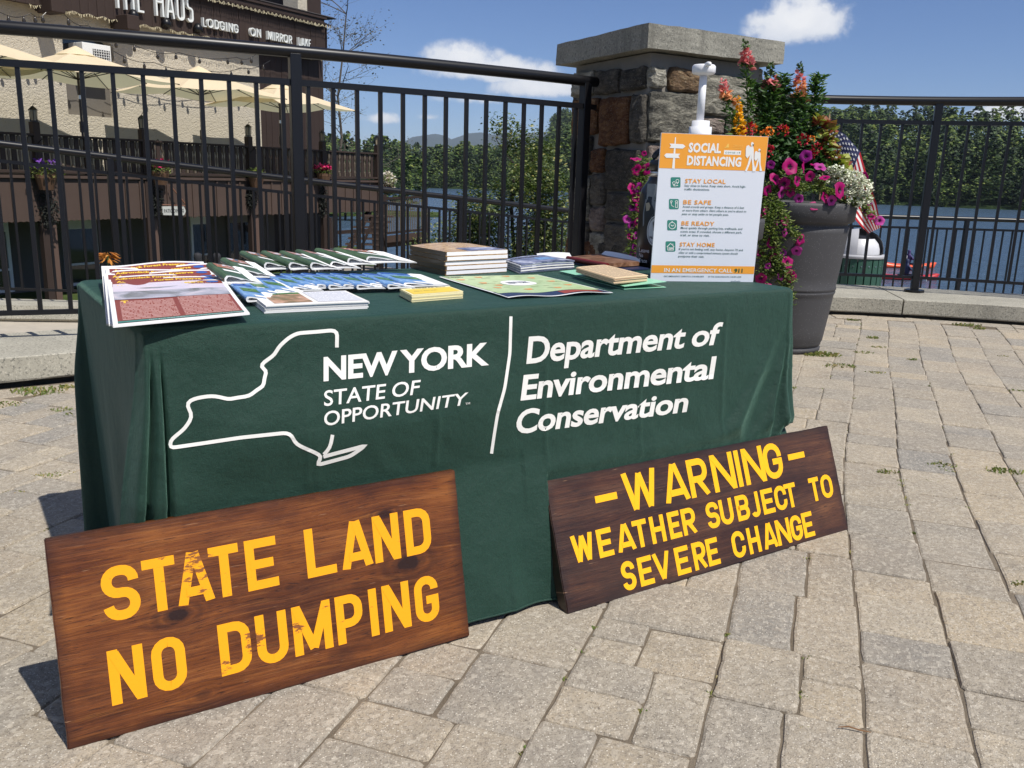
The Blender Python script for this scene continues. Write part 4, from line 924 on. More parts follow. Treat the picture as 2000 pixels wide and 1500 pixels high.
# letter positions measured along the boards (fractions of length), rows by fraction of height
def signfrac(loc, yaw, tilt, L, h, x, y):
    c, s = cos(yaw), sin(yaw); X = np.array([c, s, 0]); Yb = np.array([-s, c, 0]); Z = np.array([0, 0, 1.]) * cos(tilt) + Yb * sin(tilt); Nn = np.cross(X, Z); P = onpl(x, y, (*loc, 0), Nn); d = P - np.array([*loc, 0]); return d @ X / L, d @ Z / h
S1 = ((-.803, 1.418), radians(32.3), .214, .852, .397); S2 = ((.156, 1.994), radians(33.2), .371, 1.103, .335)
z5 = lambda X, Y: (50 + X * .45, 880 + Y * .45); z6 = lambda X, Y: (1020 + X * .34, 800 + Y * .34)
def mk(S, zf, items, ylo, yhi):
    """items: (char, Xleft, Xright, Ymid); returns segments in board fractions"""
    seg = []
    for (ch, a, b, ym) in items:
        fa = signfrac(S[0], S[1], S[2], S[3], S[4], *zf(a, ym))[0]; fb = signfrac(S[0], S[1], S[2], S[3], S[4], *zf(b, ym))[0]; seg.append((ch, fa, fb))
    return seg
def zfr(S, zf, pts): return [signfrac(S[0], S[1], S[2], S[3], S[4], *zf(*p))[1] for p in pts]
r1 = mk(S1, z5, [('S', 330, 496, 620), ('T', 510, 655, 580), ('A', 655, 812, 560), ('T', 798, 930, 520), ('E', 955, 1093, 490), ('L', 1215, 1345, 445), ('A', 1368, 1500, 410), ('N', 1508, 1622, 370), ('D', 1645, 1757, 345)], 0, 0)
r2 = mk(S1, z5, [('N', 362, 520, 980), ('O', 548, 698, 930), ('D', 840, 980, 860), ('U', 1000, 1138, 805), ('M', 1160, 1330, 775), ('P', 1348, 1465, 735), ('I', 1492, 1528, 695), ('N', 1550, 1668, 670), ('G', 1688, 1792, 640)], 0, 0)
zb1 = zfr(S1, z5, [(400, 745), (1700, 445)]); zt1 = zfr(S1, z5, [(400, 505), (1700, 245)]); zb2 = zfr(S1, z5, [(400, 1105), (1740, 742)]); zt2 = zfr(S1, z5, [(400, 865), (1740, 540)])
av = lambda l: sum(l) / len(l)
wood_sign('wooden_sign', 'reddish wooden sign reading STATE LAND NO DUMPING in worn yellow, leaning on the cloth', S1[0], S1[1], S1[3], S1[4], S1[2], WD1, PT1,
          [('STATE LAND', r1, av(zb1), av(zt1) - av(zb1), .047, .095), ('NO DUMPING', r2, av(zb2), av(zt2) - av(zb2), .047, .095)])
q1 = mk(S2, z6, [('-', 418, 548, 515), ('W', 580, 778, 460), ('A', 808, 952, 430), ('R', 955, 1068, 400), ('N', 1090, 1222, 370), ('I', 1208, 1278, 350), ('N', 1268, 1390, 320), ('G', 1385, 1492, 295), ('-', 1525, 1622, 268)], 0, 0)
q2 = mk(S2, z6, [('W', 285, 412, 800), ('E', 432, 520, 770), ('A', 542, 648, 750), ('T', 638, 722, 720), ('H', 738, 822, 700), ('E', 842, 912, 680), ('R', 918, 998, 650), ('S', 1058, 1132, 610), ('U', 1135, 1212, 590), ('B', 1228, 1302, 560), ('J', 1310, 1362, 545), ('E', 1376, 1446, 530), ('C', 1450, 1520, 510), ('T', 1508, 1575, 490), ('T', 1650, 1708, 455), ('O', 1715, 1782, 440)], 0, 0)
q3 = mk(S2, z6, [('S', 572, 652, 960), ('E', 668, 752, 930), ('V', 752, 852, 890), ('E', 880, 962, 870), ('R', 980, 1056, 840), ('E', 1060, 1130, 820), ('C', 1205, 1282, 780), ('H', 1295, 1366, 750), ('A', 1382, 1462, 730), ('N', 1458, 1540, 700), ('G', 1540, 1608, 680), ('E', 1610, 1672, 660)], 0, 0)
def zr_(b, t): zb = zfr(S2, z6, b); zt = zfr(S2, z6, t); return av(zb), av(zt) - av(zb)
a1 = zr_([(690, 580), (1440, 398)], [(620, 360), (1420, 192)]); a2 = zr_([(340, 888), (1740, 508)], [(320, 718), (1740, 372)]); a3 = zr_([(610, 1042), (1640, 734)], [(590, 872), (1630, 590)])
def fixdash(q, a): return q
sg = wood_sign('wooden_sign', 'dark wooden sign reading WARNING WEATHER SUBJECT TO SEVERE CHANGE leaning on the cloth', S2[0], S2[1], S2[3], S2[4], S2[2], WD2, PT2,
          [('WARNING', q1, a1[0], a1[1], .054, .17), ('WEATHER SUBJECT TO', q2, a2[0], a2[1], .041, .11), ('SEVERE CHANGE', q3, a3[0], a3[1], .041, .11)], tk=.038)
# ------------------------------------------------------------------ printed matter on the table
WHITE = plain('white_paper', (.80, .80, .80), .55, 0, .4, .02, 30)
PAGES = plain('page_edges', (.74, .73, .71), .8, 0, .2, .10, 400)
INK = plain('dark_ink', (.05, .05, .055), .6); GOLD = plain('yellow_ink', (.85, .55, .05), .5); MAROON = plain('maroon_print', (.26, .052, .028), .32, 0, .5, .08, 40)
TEAL = plain('teal_print', (.06, .22, .18), .4); NAVY = plain('navy_print', (.02, .03, .08), .35, 0, .5, .1, 40); BLUEP = plain('blue_print', (.04, .12, .42), .35, 0, .5, .15, 60)
def photo_mat(name, stops, sc=(3, 3, 3), detail=6, gloss=.3, axis=None, dist=.8):
    m = NT(name, gloss, 0, .5); p = m.pos(); m.col(m.ramp(m.noise(m.map(p, sc), 4, detail, .6, dist), stops)); return m.m
PH_VAL = photo_mat('valley_photo_print', [(.3, (.12, .13, .10)), (.45, (.28, .28, .30)), (.55, (.45, .45, .52)), (.7, (.70, .62, .66))], (3, 3, 6))
PH_SKY = photo_mat('dusk_sky_print', [(.3, (.62, .60, .75)), (.7, (.85, .72, .76))], (2, 2, 2), 2)
PH_MTN = photo_mat('mountain_photo_print', [(.35, (.04, .05, .10)), (.5, (.20, .22, .36)), (.6, (.45, .47, .60)), (.75, (.75, .76, .82))], (4, 4, 4))
PH_OR = photo_mat('autumn_photo_print', [(.35, (.10, .12, .16)), (.5, (.38, .14, .05)), (.62, (.55, .50, .55)), (.75, (.75, .78, .85))], (12, 12, 12))
PH_FACE = photo_mat('portrait_photo_print', [(.3, (.10, .12, .05)), (.45, (.30, .20, .10)), (.58, (.62, .36, .24)), (.75, (.75, .55, .42))], (6, 6, 6), 3)
PH_BOOK = photo_mat('field_photo_print', [(.3, (.22, .10, .04)), (.45, (.50, .30, .12)), (.6, (.68, .46, .22)), (.75, (.80, .66, .42))], (5, 5, 5), 5, .25, None, 2.5)
PH_HILL = photo_mat('green_hill_print', [(.35, (.03, .09, .03)), (.6, (.12, .28, .07))], (20, 20, 20))
PH_LAKE = photo_mat('lake_photo_print', [(.3, (.08, .20, .45)), (.5, (.16, .32, .60)), (.65, (.28, .45, .68)), (.8, (.55, .66, .78))], (9, 9, 9))
COVG = photo_mat('dark_green_cover', [(.35, (.045, .085, .045)), (.7, (.085, .14, .08))], (4, 4, 4), 3, .28)
def textmat(name, bgc, ink, lines=260, dens=.5, words=(60, 1)):   # running print too small to read
    if name in MATS: return MATS[name]
    m = NT(name, .45, 0, .4); uv = m.n('ShaderNodeUVMap').outputs[0]; sep = m.n('ShaderNodeSeparateXYZ'); m.L(uv, sep.inputs[0])
    row = m.math('FRACT', m.math('MULTIPLY', sep.outputs['Y'], lines)); ri = m.math('FLOOR', m.math('MULTIPLY', sep.outputs['Y'], lines))
    k = m.n('ShaderNodeCombineXYZ'); m.L(m.math('MULTIPLY', sep.outputs['X'], words[0]), k.inputs[0]); m.L(m.math('MULTIPLY', ri, 3.7), k.inputs[1])
    n = m.noise(k.outputs[0], 1.0, 2, .6); on = m.math('MULTIPLY', m.mr(row, .30, .36), m.math('MULTIPLY', m.mr(row, .86, .80), m.mr(n, .5 - dens * .25, .5 - dens * .25 + .04))); m.col(m.mix(on, bgc, ink)); MATS[name] = m.m; return m.m
def bil(A, B, C, D):                    # A near-left, B near-right, C far-right, D far-left
    A, B, C, D = [np.array(q, float) for q in (A, B, C, D)]; return lambda a, b: A * (1 - a) * (1 - b) + B * a * (1 - b) + C * a * b + D * (1 - a) * b
def slab(f, t, nu=8, nv=8):             # f(a,b) = top surface, thickness t downwards
    mb = MB(); T = np.array([0, 0, t])
    mb.grid(lambda a, b: f(a, b), nu, nv); mb.grid(lambda a, b: f(1 - a, b) - T, nu, nv)
    mb.grid(lambda a, b: f(a, 0) - T * (1 - b), nu, 1); mb.grid(lambda a, b: f(1 - a, 1) - T * (1 - b), nu, 1); mb.grid(lambda a, b: f(0, 1 - a) - T * (1 - b), nv, 1); mb.grid(lambda a, b: f(1, a) - T * (1 - b), nv, 1); return mb
def patch(name, f, a0, a1, b0, b1, mat, parent, eps=.0004, nu=8, nv=6, uv=False):
    mb = MB(); E = np.array([0, 0, eps]); mb.grid(lambda a, b: f(a0 + (a1 - a0) * a, b0 + (b1 - b0) * b) + E, nu, nv); o = part(name, mb, mat, parent)
    if uv:
        l = o.data.uv_layers.new(name='UVMap'); idx = [li.vertex_index for li in o.data.loops]
        for li, vi in enumerate(idx): l.data[li].uv = ((vi % (nu + 1)) / nu, (vi // (nu + 1)) / nv)
    return o
def ptext(txt, f, a0, a1, b0, b1, mat, parent, eps=.0008, bold=.01, sp=1.0, cuts=6, wd=1.0, name='lettering'):
    v, q = glyphs(txt, bold, sp, 2, wd); v, q = cut(v, q, [i / cuts for i in range(1, cuts)]) if cuts > 1 else (v, q); mb = MB(); E = np.array([0, 0, eps])
    mb.add([f(a0 + (a1 - a0) * x, b0 + (b1 - b0) * y) + E for x, y in v], q); o = part(name, mb, mat, parent); o['label'] = 'printed words ' + txt; return o
Z0 = TZ + .0008
# Adirondack brochures, fanned towards the back
A0, B0, C0, D0 = onz(226, 636, .778), onz(492, 611, .778), onz(441, 546, .792), onz(214, 552.5, .790)
D6, C6 = onz(200, 519, .806), onz(399, 510, .806)
TXR = textmat('brochure_text_print', (.26, .052, .028), (.58, .36, .32), 15, .45, (34, 1))
ords = ['front', 'second', 'third', 'fourth', 'fifth', 'sixth', 'rearmost']
for i in range(6, -1, -1):
    k = i / 6; j = rnd.uniform(-.006, .006); sh = (D6 - D0) * k; shc = (C6 - C0) * k; J = np.array([*(TU * j), 0]); zn = np.array([0, 0, -.0035 * i])
    A, B, C, D = A0 + sh * np.array([1, 1, 0]) + J + zn * 1.6, B0 + shc * np.array([1, 1, 0]) + J + zn * 1.6, C0 + shc + J, D0 + sh + J
    base = bil(A, B, C, D); ph = rnd.uniform(0, 6); am = .0010 + .002 * k
    f = lambda a, b, base=base, ph=ph, am=am: base(a, b) + np.array([0, 0, am * sin(a * 6.5 + ph) * b + .0012 * sin(b * 4 + ph)])
    t = thing('brochure', '%s brochure of the maroon Adirondack Forest Preserve fan on the left of the table' % ords[i] if i else 'front maroon Adirondack Forest Preserve brochure lying on top of its fan, fully visible', 'brochure', A, 'maroon forest preserve brochures')
    part('pages', slab(f, .0035, 14, 10), WHITE, t)
    patch('cover', f, .035, .965, .03, .965, MAROON, t, .0004, 14, 10)
    ptext('Adirondack Forest Preserve', f, .07, .80, .895, .945, GOLD, t, .0009, .035, 1.0, 10)
    mb = MB(); mb.add([f(.88 + .055 * cos(a), .92 + .030 * sin(a)) + [0, 0, .0009] for a in [x * pi / 8 for x in range(16)]], [tuple(range(16))]); part('emblem', mb, BLUEP, t)
    if i < 2:
        ptext('map and guide', f, .09, .30, .875, .888, WHITE, t, .0009, .01, 1, 3); ptext('www.dec.ny.gov', f, .62, .86, .870, .885, WHITE, t, .0009, .01, 1, 3)
        patch('sky_photo', f, .035, .965, .66, .862, PH_SKY, t, .0008, 14, 4); patch('landscape_photo', f, .035, .965, .535, .735, PH_VAL, t, .0011, 14, 4)
        ptext('T', f, .08, .135, .45, .51, GOLD, t, .0009, .05, 1, 1)
        patch('text_block', f, .07, .48, .08, .50, TXR, t, .0007, 8, 6, True); patch('text_block', f, .52, .94, .08, .56, TXR, t, .0007, 8, 6, True); patch('border', f, .035, .965, .03, .065, TEAL, t, .0012, 14, 1)
        ptext('New York State Department of Environmental Conservation', f, .25, .95, .037, .050, WHITE, t, .0015, 0, 1, 6)
# folded booklets: pages curled into a loop, spine towards the back
def booklet(NL, FL, zn, zf_, wid, hgt, cover, label, cat, group, extras=None, tip=.004, flat=0):
    N0, F0 = onz(*NL, zn), onz(*FL, zf_); ax = F0 - N0; w3 = np.array([*(TU * .97 - TV * .12), 0]); N0b = N0 - [0, 0, hgt * .55]
    t = thing('folded_booklet', label, cat, N0b, group); up = np.array([0, 0, 1.])
    def ring(sc, m=22):
        P = []
        for i in range(m):
            s = i / (m - 1)            # from lower right tip round the left end to the upper right tip
            if s < .4: x = wid * (1 - s / .4) ; z = -.0 - hgt * .0 + hgt * .10 * sin(pi * s / .4)
            elif s < .6: a = (s - .4) / .2 * pi; x = -hgt * .42 * sin(a); z = hgt * .5 - hgt * .5 * cos(a)
            else: q = (s - .6) / .4; x = wid * q; z = hgt * (1 - q) ** 1.25 + hgt * .12 * sin(pi * q)
            P.append((x, z))
        return P
    R0 = ring(1); m = len(R0)
    def P(i, s, inn): x, z = R0[i]; th_ = .0022; cx, cz = wid * .3, hgt * .42; d = np.array([cx - x, (cz - z) * 1.0]); d = d / (np.linalg.norm(d) + 1e-9); x2, z2 = x + d[0] * th_ * inn * 1.2, z + (th_ * inn if z < hgt * .35 else -th_ * inn if z > hgt * .6 else 0); return N0b + ax * s * 1.0 + w3 * x2 + up * z2 * (1 - .25 * s)
    mc = MB(); mc.grid(lambda a, b: P(int(round(a * (m - 1))), b, 0), m - 1, 5); part('cover', mc, cover, t, True)
    mp = MB(); mp.grid(lambda a, b: P(int(round(a * (m - 1))), b, .15), m - 1, 3); mp.grid(lambda a, b: P(int(round(a * (m - 1))), 1 - b, 1.6), m - 1, 3); mp.grid(lambda a, b: P(int(round(a * (m - 1))), -.004, .1 + b * 1.5), m - 1, 1); part('pages', mp, WHITE, t)
    top = lambda a, b: P(int(min(m - 1, .6 * (m - 1) + a * .4 * (m - 1))), b, 0) * 1.0
    def topf(a, b):
        fi = (.585 + a * .40) * (m - 1); i = int(fi); fr_ = fi - i; return P(i, b, -.1) * (1 - fr_) + P(min(i + 1, m - 1), b, -.1) * fr_
    if extras: extras(t, topf)
    return t
def ex_green(t, f):
    patch('photo_strip', f, .08, .62, .66, .95, PH_OR, t, .0006, 6, 3); patch('title_strip', f, .14, .62, .40, .52, WHITE, t, .0006, 6, 1)
G = [((446, 546), (410, 516)), ((480, 535), (437, 506)), ((522, 519), (474, 492.5)), ((570, 519), (515, 492)), ((612, 519), (551, 492)), ((651, 517), (582, 489.5)), ((684, 510), (620, 487)), ((721, 507), (656, 486))]
gl = ['leftmost dark green folded booklet, tucked beside the maroon brochures', 'second dark green folded booklet from the left in the back row', 'third dark green folded booklet from the left in the back row', 'fourth dark green folded booklet from the left in the back row', 'fifth dark green folded booklet from the left in the back row', 'sixth dark green folded booklet from the left in the back row', 'seventh dark green folded booklet from the left in the back row', 'rightmost dark green folded booklet, opening towards the stack of thick books']
for i in range(len(G) - 1, -1, -1):
    booklet(G[i][0], G[i][1], .797, .826, .085 if i < 7 else .16, .024, COVG, gl[i], 'booklet', 'dark green folded booklets in the back row', ex_green)
def ex_blue(t, f):
    patch('title_band', f, .0, .9, .86, .99, BLUEP, t, .0006, 6, 1); patch('hill_photo', f, .10, .75, .42, .68, PH_HILL, t, .0006, 6, 3); patch('cloud_photo', f, .3, .9, .05, .18, WHITE, t, .0006, 6, 1)
Bk = [((485, 584), (454, 556)), ((512, 575), (470, 547.5)), ((540, 570), (496, 544)), ((575, 564), (524, 539)), ((597, 560), (550, 536)), ((622, 559), (569, 536)), ((645, 560), (590, 535)), ((674, 559), (620, 535)), ((700, 560), (647, 535)), ((725, 557), (685, 536)), ((760, 559), (710, 535)), ((792, 556), (739, 534))]
on = ['leftmost', 'second', 'third', 'fourth', 'fifth', 'sixth', 'seventh', 'eighth', 'ninth', 'tenth', 'eleventh', 'rightmost']
for i in range(len(Bk) - 1, -1, -1):
    booklet(Bk[i][0], Bk[i][1], .775, .788, .075 if i < 11 else .13, .014, PH_LAKE, ('%s blue lake-photo booklet from the left in the middle row' % on[i]) if 0 < i < 11 else ('leftmost blue lake-photo booklet, beside the maroon brochures' if i == 0 else 'rightmost blue lake-photo booklet, lying open behind the yellow cards'), 'booklet', 'blue lake photo booklets in the middle row', ex_blue)
# stacks
def stack(name, label, cat, nl, nr, fr_, fl_, h, n, mats, wave=.0, jit=.003, lab_piece='sheet', zb=None):
    """nl.. = bottom corners as 3-D points"""
    t = thing(name, label, cat, nl); zb = 0; f0 = bil(nl, nr, fr_, fl_)
    for i in range(n):
        th_ = h / n; J = np.array([rnd.uniform(-jit, jit), rnd.uniform(-jit, jit), 0]); z = th_ * (i + 1)
        f = lambda a, b, z=z, J=J, i=i: f0(a, b) + J + np.array([0, 0, z - .0002 + wave * ((i + 1) / n) * (sin(pi * a) * .6 - .5 * b)])
        part(lab_piece, slab(f, th_ * .93, 6, 5), mats[i % len(mats)], t)
    return t, f
tz = lambda x, y, z=Z0: onz(x, y, z)
t, f = stack('newsletter_stack', 'stack of white newsletters with a portrait photo in front of the blue booklets', 'newsletters', tz(519, 612), tz(720, 602.5), tz(674, 580), tz(489, 587), .017, 6, [WHITE, PAGES], .001)
patch('portrait_photo', f, .10, .47, .12, .93, PH_FACE, t, .0006); patch('text_block', f, .52, .97, .10, .95, textmat('newsletter_text', (.78, .78, .80), (.45, .47, .55), 16, .4, (30, 1)), t, .0006, 6, 6, True); patch('border', f, .10, .47, .80, .93, PH_HILL, t, .0010)
YC = plain('yellow_card', (.80, .68, .22), .5, 0, .4, .05, 30); YE = plain('cream_card_edges', (.80, .72, .42), .8, 0, .2, .12, 500)
t, f = stack('card_stack', 'small thick stack of yellow cards at the front of the table', 'cards', tz(804, 590.5), tz(904, 582.5), tz(876, 572), tz(781, 578), .018, 8, [YE, YE], 0, .0012, 'card')
patch('yellow_print', f, .04, .96, .05, .80, plain('yellow_card_print', (.85, .60, .06), .4), t, .0005); ptext('Emerald Ash Borer', f, .22, .9, .84, .95, INK, t, .0008, .01, 1, 3); ptext('Have you seen', f, .15, .6, .40, .50, INK, t, .0010, .0, 1, 3)
# thick books
nl, nr = tz(869, 538), tz(989, 531); fl_, fr_ = tz(800, 522.5), tz(915, 516)
bt = None
for i in range(5):
    J = np.array([rnd.uniform(-.004, .004), rnd.uniform(-.004, .004), .0145 * i]); f0 = bil(nl + J, nr + J, fr_ + J, fl_ + J)
    f = lambda a, b, f0=f0, i=i: f0(a, b) + np.array([0, 0, .0138 + (.006 * b * sin(pi * (1 - a)) if i == 4 else .0)])
    t = thing('thick_book', ['bottom', 'second lowest', 'middle', 'second highest', 'topmost'][i] + ' tan thick book in the stack at the back of the table' + (', cover fully seen' if i == 4 else ''), 'book', nl + J, 'thick books in the stack')
    part('pages', slab(lambda a, b, f=f: f(.02 + .98 * a, b) - [0, 0, .0012], .0112, 8, 6), plain('book_pages', (.80, .79, .82), .8, 0, .2, .05, 500), t)
    part('cover', slab(f, .0010, 10, 8), PH_BOOK, t); g0 = lambda a, b, f0=f0: f0(a, b) + np.array([0, 0, .0012]); part('back_cover', slab(g0, .0009, 4, 4), PH_BOOK, t)
    mb = MB(); mb.grid(lambda a, b, f=f, g0=g0: f(0, 1 - a) * (b) + g0(0, 1 - a) * (1 - b) - np.array([*(TU * .0012), 0]), 6, 1); part('spine', mb, plain('book_spine', (.085, .06, .035), .4, 0, .5, .3, 60), t)
    if i == 4: patch('cover_photo', f, .35, .98, .0, .35, PH_MTN, t, .0005)
# leaflets
t, f = stack('leaflet_stack', 'stack of glossy grey mountain leaflets right of the thick books', 'leaflets', tz(1016, 535), tz(1120, 526), tz(1060, 513), tz(985, 522), .030, 8, [PAGES, PH_MTN, WHITE, PH_MTN], .006, .003, 'leaflet')
patch('cover_photo', f, .0, 1, .0, 1, PH_MTN, t, .0006); ptext('HIGH PEAKS', f, .05, .7, .72, .88, INK, t, .0010, .02, 1, 3)
o = patch('lake_photo', f, .45, .8, .25, .6, PH_LAKE, t, .0012)
# map
f0 = bil(tz(992, 584, Z0 + .001), tz(1197, 572, Z0 + .004), tz(1050, 537, Z0 + .002), tz(857, 541, Z0 + .002))
fm = lambda a, b: f0(a, b) + np.array([0, 0, .0028 * (1 + sin(a * 11 + b * 3)) * (1 - b) ** 2 + .001])
t = thing('trail_map', 'pale green illustrated map lying flat in the middle of the table', 'map', f0(.5, .5))
part('sheet', slab(fm, .0008, 24, 12), WHITE, t); patch('navy_band', fm, .01, .99, .015, .20, NAVY, t, .0004, 24, 4)
MG = photo_mat('map_green_print', [(.35, (.42, .56, .28)), (.7, (.55, .66, .36))], (6, 6, 6), 2, .35); patch('green_area', fm, .02, .98, .14, .985, MG, t, .0008, 24, 10)
def blob(f, ca, cb, ra, rb, mat, name, eps=.0012, n=14, wob=.0): mb = MB(); mb.add([f(ca + ra * cos(a) * (1 + wob * sin(3 * a)), cb + rb * sin(a) * (1 + wob * cos(2 * a))) + [0, 0, eps] for a in [2 * pi * k / n for k in range(n)]], [tuple(range(n))]); return part(name, mb, mat, t)
blob(fm, .50, .56, .16, .13, WHITE, 'oval_title', .0014); ptext('NEW YORK', fm, .40, .60, .53, .61, NAVY, t, .0020, .02, 1, 3)
ORG = plain('orange_print', (.72, .30, .10), .5)
for (a, b) in ((.10, .80), (.20, .62), (.18, .38), (.33, .90), (.40, .28), (.62, .92), (.66, .25), (.80, .80), (.86, .60), (.88, .40), (.27, .5)): blob(fm, a, b, .035, .035, ORG, 'map_drawing', .0014, 9, .35)
ptext('FORESTS', fm, .04, .18, .9, .95, INK, t, .0014, .02, 1, 2); patch('red_drawing', fm, .55, .93, .03, .12, plain('red_map_print', (.35, .06, .03), .4, 0, .5, .5, 60), t, .0010, 10, 2)
for k in range(26): a, b = rnd.uniform(.08, .9), rnd.uniform(.25, .93); patch('note', fm, a, a + rnd.uniform(.04, .09), b, b + .008, plain('faint_ink', (.25, .30, .15), .6), t, .0013, 2, 1)
# mint folders with cream leaflets
MINT = plain('mint_green_card', (.28, .60, .42), .45, 0, .4, .04, 20)
f1 = bil(tz(1219, 566), tz(1301, 562), tz(1160, 527), tz(1092, 533))
t = thing('folder', 'lower mint green folder in front of the white poster', 'folder', f1(.5, .5), 'mint green folders'); part('cover', slab(lambda a, b: f1(a, b) + [0, 0, .002 + .004 * (1 - b) * 0], .0012, 8, 8), MINT, t)
t = thing('folder', 'upper mint green folder carrying the cream leaflets', 'folder', f1(.5, .5) + [0, 0, .004], 'mint green folders'); part('cover', slab(lambda a, b: f1(a, b) + [0, 0, .006 + .012 * (1 - b) * (.3 + .7 * a)], .0012, 8, 8), MINT, t)
CR = plain('cream_paper', (.78, .60, .38), .6, 0, .3, .06, 30)
t, f = stack('leaflet_stack', 'slanting stack of cream leaflets on the mint green folders', 'leaflets', onz(1199, 555, Z0 + .016), onz(1264, 549, Z0 + .016), onz(1180, 527, Z0 + .018), onz(1125, 532, Z0 + .018), .017, 9, [CR, plain('cream_edges', (.62, .46, .30), .8)], .001, .002)
patch('text_block', f, .06, .94, .05, .95, textmat('cream_text', (.78, .60, .38), (.30, .22, .15), 18, .5, (24, 1)), t, .0005, 6, 6, True)
# folder, notebook and loose papers at the back
f1 = bil(tz(1205, 531), tz(1268, 527), tz(1180, 512), tz(1118, 516)); t = thing('folder', 'dark blue folder under the brown notebook', 'folder', f1(.5, .5)); part('cover', slab(lambda a, b: f1(a, b) + [0, 0, .006], .005, 6, 6), NAVY, t)
f1 = bil(onz(1185, 524, Z0 + .007), onz(1248, 520, Z0 + .007), onz(1180, 503, Z0 + .010), onz(1112, 510, Z0 + .007)); t = thing('notebook', 'worn brown notebook with a dark red spine behind the cream leaflets', 'notebook', f1(.5, .5))
LEA = photo_mat('brown_worn_cover', [(.3, (.07, .03, .015)), (.5, (.20, .10, .055)), (.7, (.36, .21, .13))], (7, 7, 7)); part('cover', slab(lambda a, b: f1(a, b) + [0, 0, .016], .014, 8, 6), LEA, t)
mb = MB(); mb.tube([f1(-.02, b) + np.array([0, 0, .010]) for b in (-.03, .5, 1.03)], .0085, 10); part('spine', mb, plain('dark_red_cloth', (.16, .010, .010), .45), t)
f1 = bil(tz(1052, 512), tz(1118, 509), tz(1112, 498), tz(1048, 499)); t = thing('paper_sheets', 'white paper sheets lying behind the mountain leaflets', 'papers', f1(.5, .5)); part('sheet', slab(lambda a, b: f1(a, b) + [0, 0, .008 + .004 * sin(a * 3)], .004, 8, 4), WHITE, t)
f1 = bil(onz(1170, 500, Z0 + .02), onz(1250, 512, Z0 + .02), onz(1250, 505, Z0 + .03), onz(1182, 490, Z0 + .035)); t = thing('paper_sheet', 'curled white paper sheet behind the brown notebook', 'paper', f1(.5, .5)); part('sheet', slab(lambda a, b: f1(a, b) + [0, 0, .004 * sin(pi * a)], .0012, 8, 4), WHITE, t)

# ------------------------------------------------------------------ poster board
PBL, PBR = onz(1270, 549, Z0), onz(1470, 551, Z0); pu = (PBR - PBL) / np.linalg.norm(PBR - PBL); pw = .334; ph_ = .438
pn = np.array([-pu[1], pu[0], 0]); tl = radians(-2.0); pv = np.array([0, 0, 1.]) * cos(tl) + pn * sin(tl); pf = -np.cross(pv, pu); pf = np.cross(pu, pv) * 1.0
if pf @ (CAMP - PBL) < 0: pf = -pf
pt = thing('poster_board', 'white and orange SOCIAL DISTANCING poster board standing on the right of the table', 'poster', PBL + pu * pw / 2)
mb = MB(); mb.box(PBL + pu * pw / 2 + pv * ph_ / 2 - pf * .003, (pw, .006, ph_), pu, pf, pv); part('board', mb, plain('poster_white', (.70, .73, .80), .4, 0, .4, .02, 20), pt)
mb = MB(); mb.add([PBL + pu * .08 - pf * .008 + pv * .01, PBL + pu * .25 - pf * .008 + pv * .01, PBL + pu * .25 - pf * .13, PBL + pu * .08 - pf * .13, PBL + pu * .165 - pf * .008 + pv * .30], [(0, 1, 4), (1, 2, 4), (2, 3, 4), (3, 0, 4)]); part('easel_back', mb, plain('grey_card', (.35, .33, .30), .8), pt)
PQ = lambda x, y, e=.0004: PBL + pu * pw * x + pv * ph_ * y + pf * e
PORG = plain('poster_orange', (.86, .36, .045), .4, 0, .4, .02, 20); PTEAL = plain('poster_teal', (.035, .22, .175), .4); PINK = plain('poster_ink', (.03, .11, .11), .5); PWH = plain('poster_print_white', (.82, .82, .80), .4)
def pq(x, y): px, py = 1200 + x * .34 / 1.5, 240 + y * .34 / 1.5; P = onpl(px, py, PBL, pf); d = P - PBL; return d @ pu / pw, d @ pv / ph_    # zoomed pixel -> fraction of board
def pquad(x0, y0, x1, y1, mat, name, e=.0004): mb = MB(); mb.add([PQ(x0, y0, e), PQ(x1, y0, e), PQ(x1, y1, e), PQ(x0, y1, e)], [(0, 1, 2, 3)]); return part(name, mb, mat, pt)
pquad(0.002, .770, .998, .998, PORG, 'orange_header'); pquad(.002, .058, .998, .112, PORG, 'orange_footer')
def ppoly(pts, mat, name, e=.0009): mb = MB(); mb.add([PQ(*pq(*q), e) for q in pts], [tuple(range(len(pts)))]); o = part(name, mb, mat, pt); return o
def pt_(txt, BLp, BRp, hgt_, mat, bold=.01, sp=1.0, wd=1.0, squash=None):
    v, f = glyphs(txt, bold, sp, 2, wd); a = pq(*BLp); b = pq(*BRp); mb = MB(); H_ = hgt_ * .34 / 1.5 / 286
    mb.add([PQ(a[0] + (b[0] - a[0]) * x, a[1] + (b[1] - a[1]) * x + H_ * y, .0010) for x, y in v], f); o = part('lettering', mb, mat, pt); o['label'] = 'printed words ' + txt
pt_('SOCIAL', (635, 255), (915, 262), 82, PWH, .045, 1.05); pt_('DISTANCING', (622, 365), (1088, 380), 82, PWH, .045, 1.05)
mb = MB(); q0, q1_ = pq(942, 272), pq(1092, 240); mb.add([PQ(q0[0], q0[1], .0006), PQ(q1_[0], q0[1], .0006), PQ(q1_[0], q1_[1], .0006), PQ(q0[0], q1_[1], .0006)], [(0, 1, 2, 3)]); part('white_label', mb, PWH, pt)
pt_('COVID-19', (955, 262), (1082, 264), 13, PTEAL, .02, 1.5)
PYEL = plain('poster_yellow', (.88, .55, .12), .4)
ppoly([(940, 215), (962, 205), (975, 180), (985, 178), (985, 212)], PYEL, 'state_emblem'); pt_('Department of', (1025, 195), (1108, 198), 9, PYEL); pt_('Environmental', (1025, 210), (1105, 212), 9, PYEL); pt_('Conservation', (1025, 224), (1098, 226), 9, PYEL)
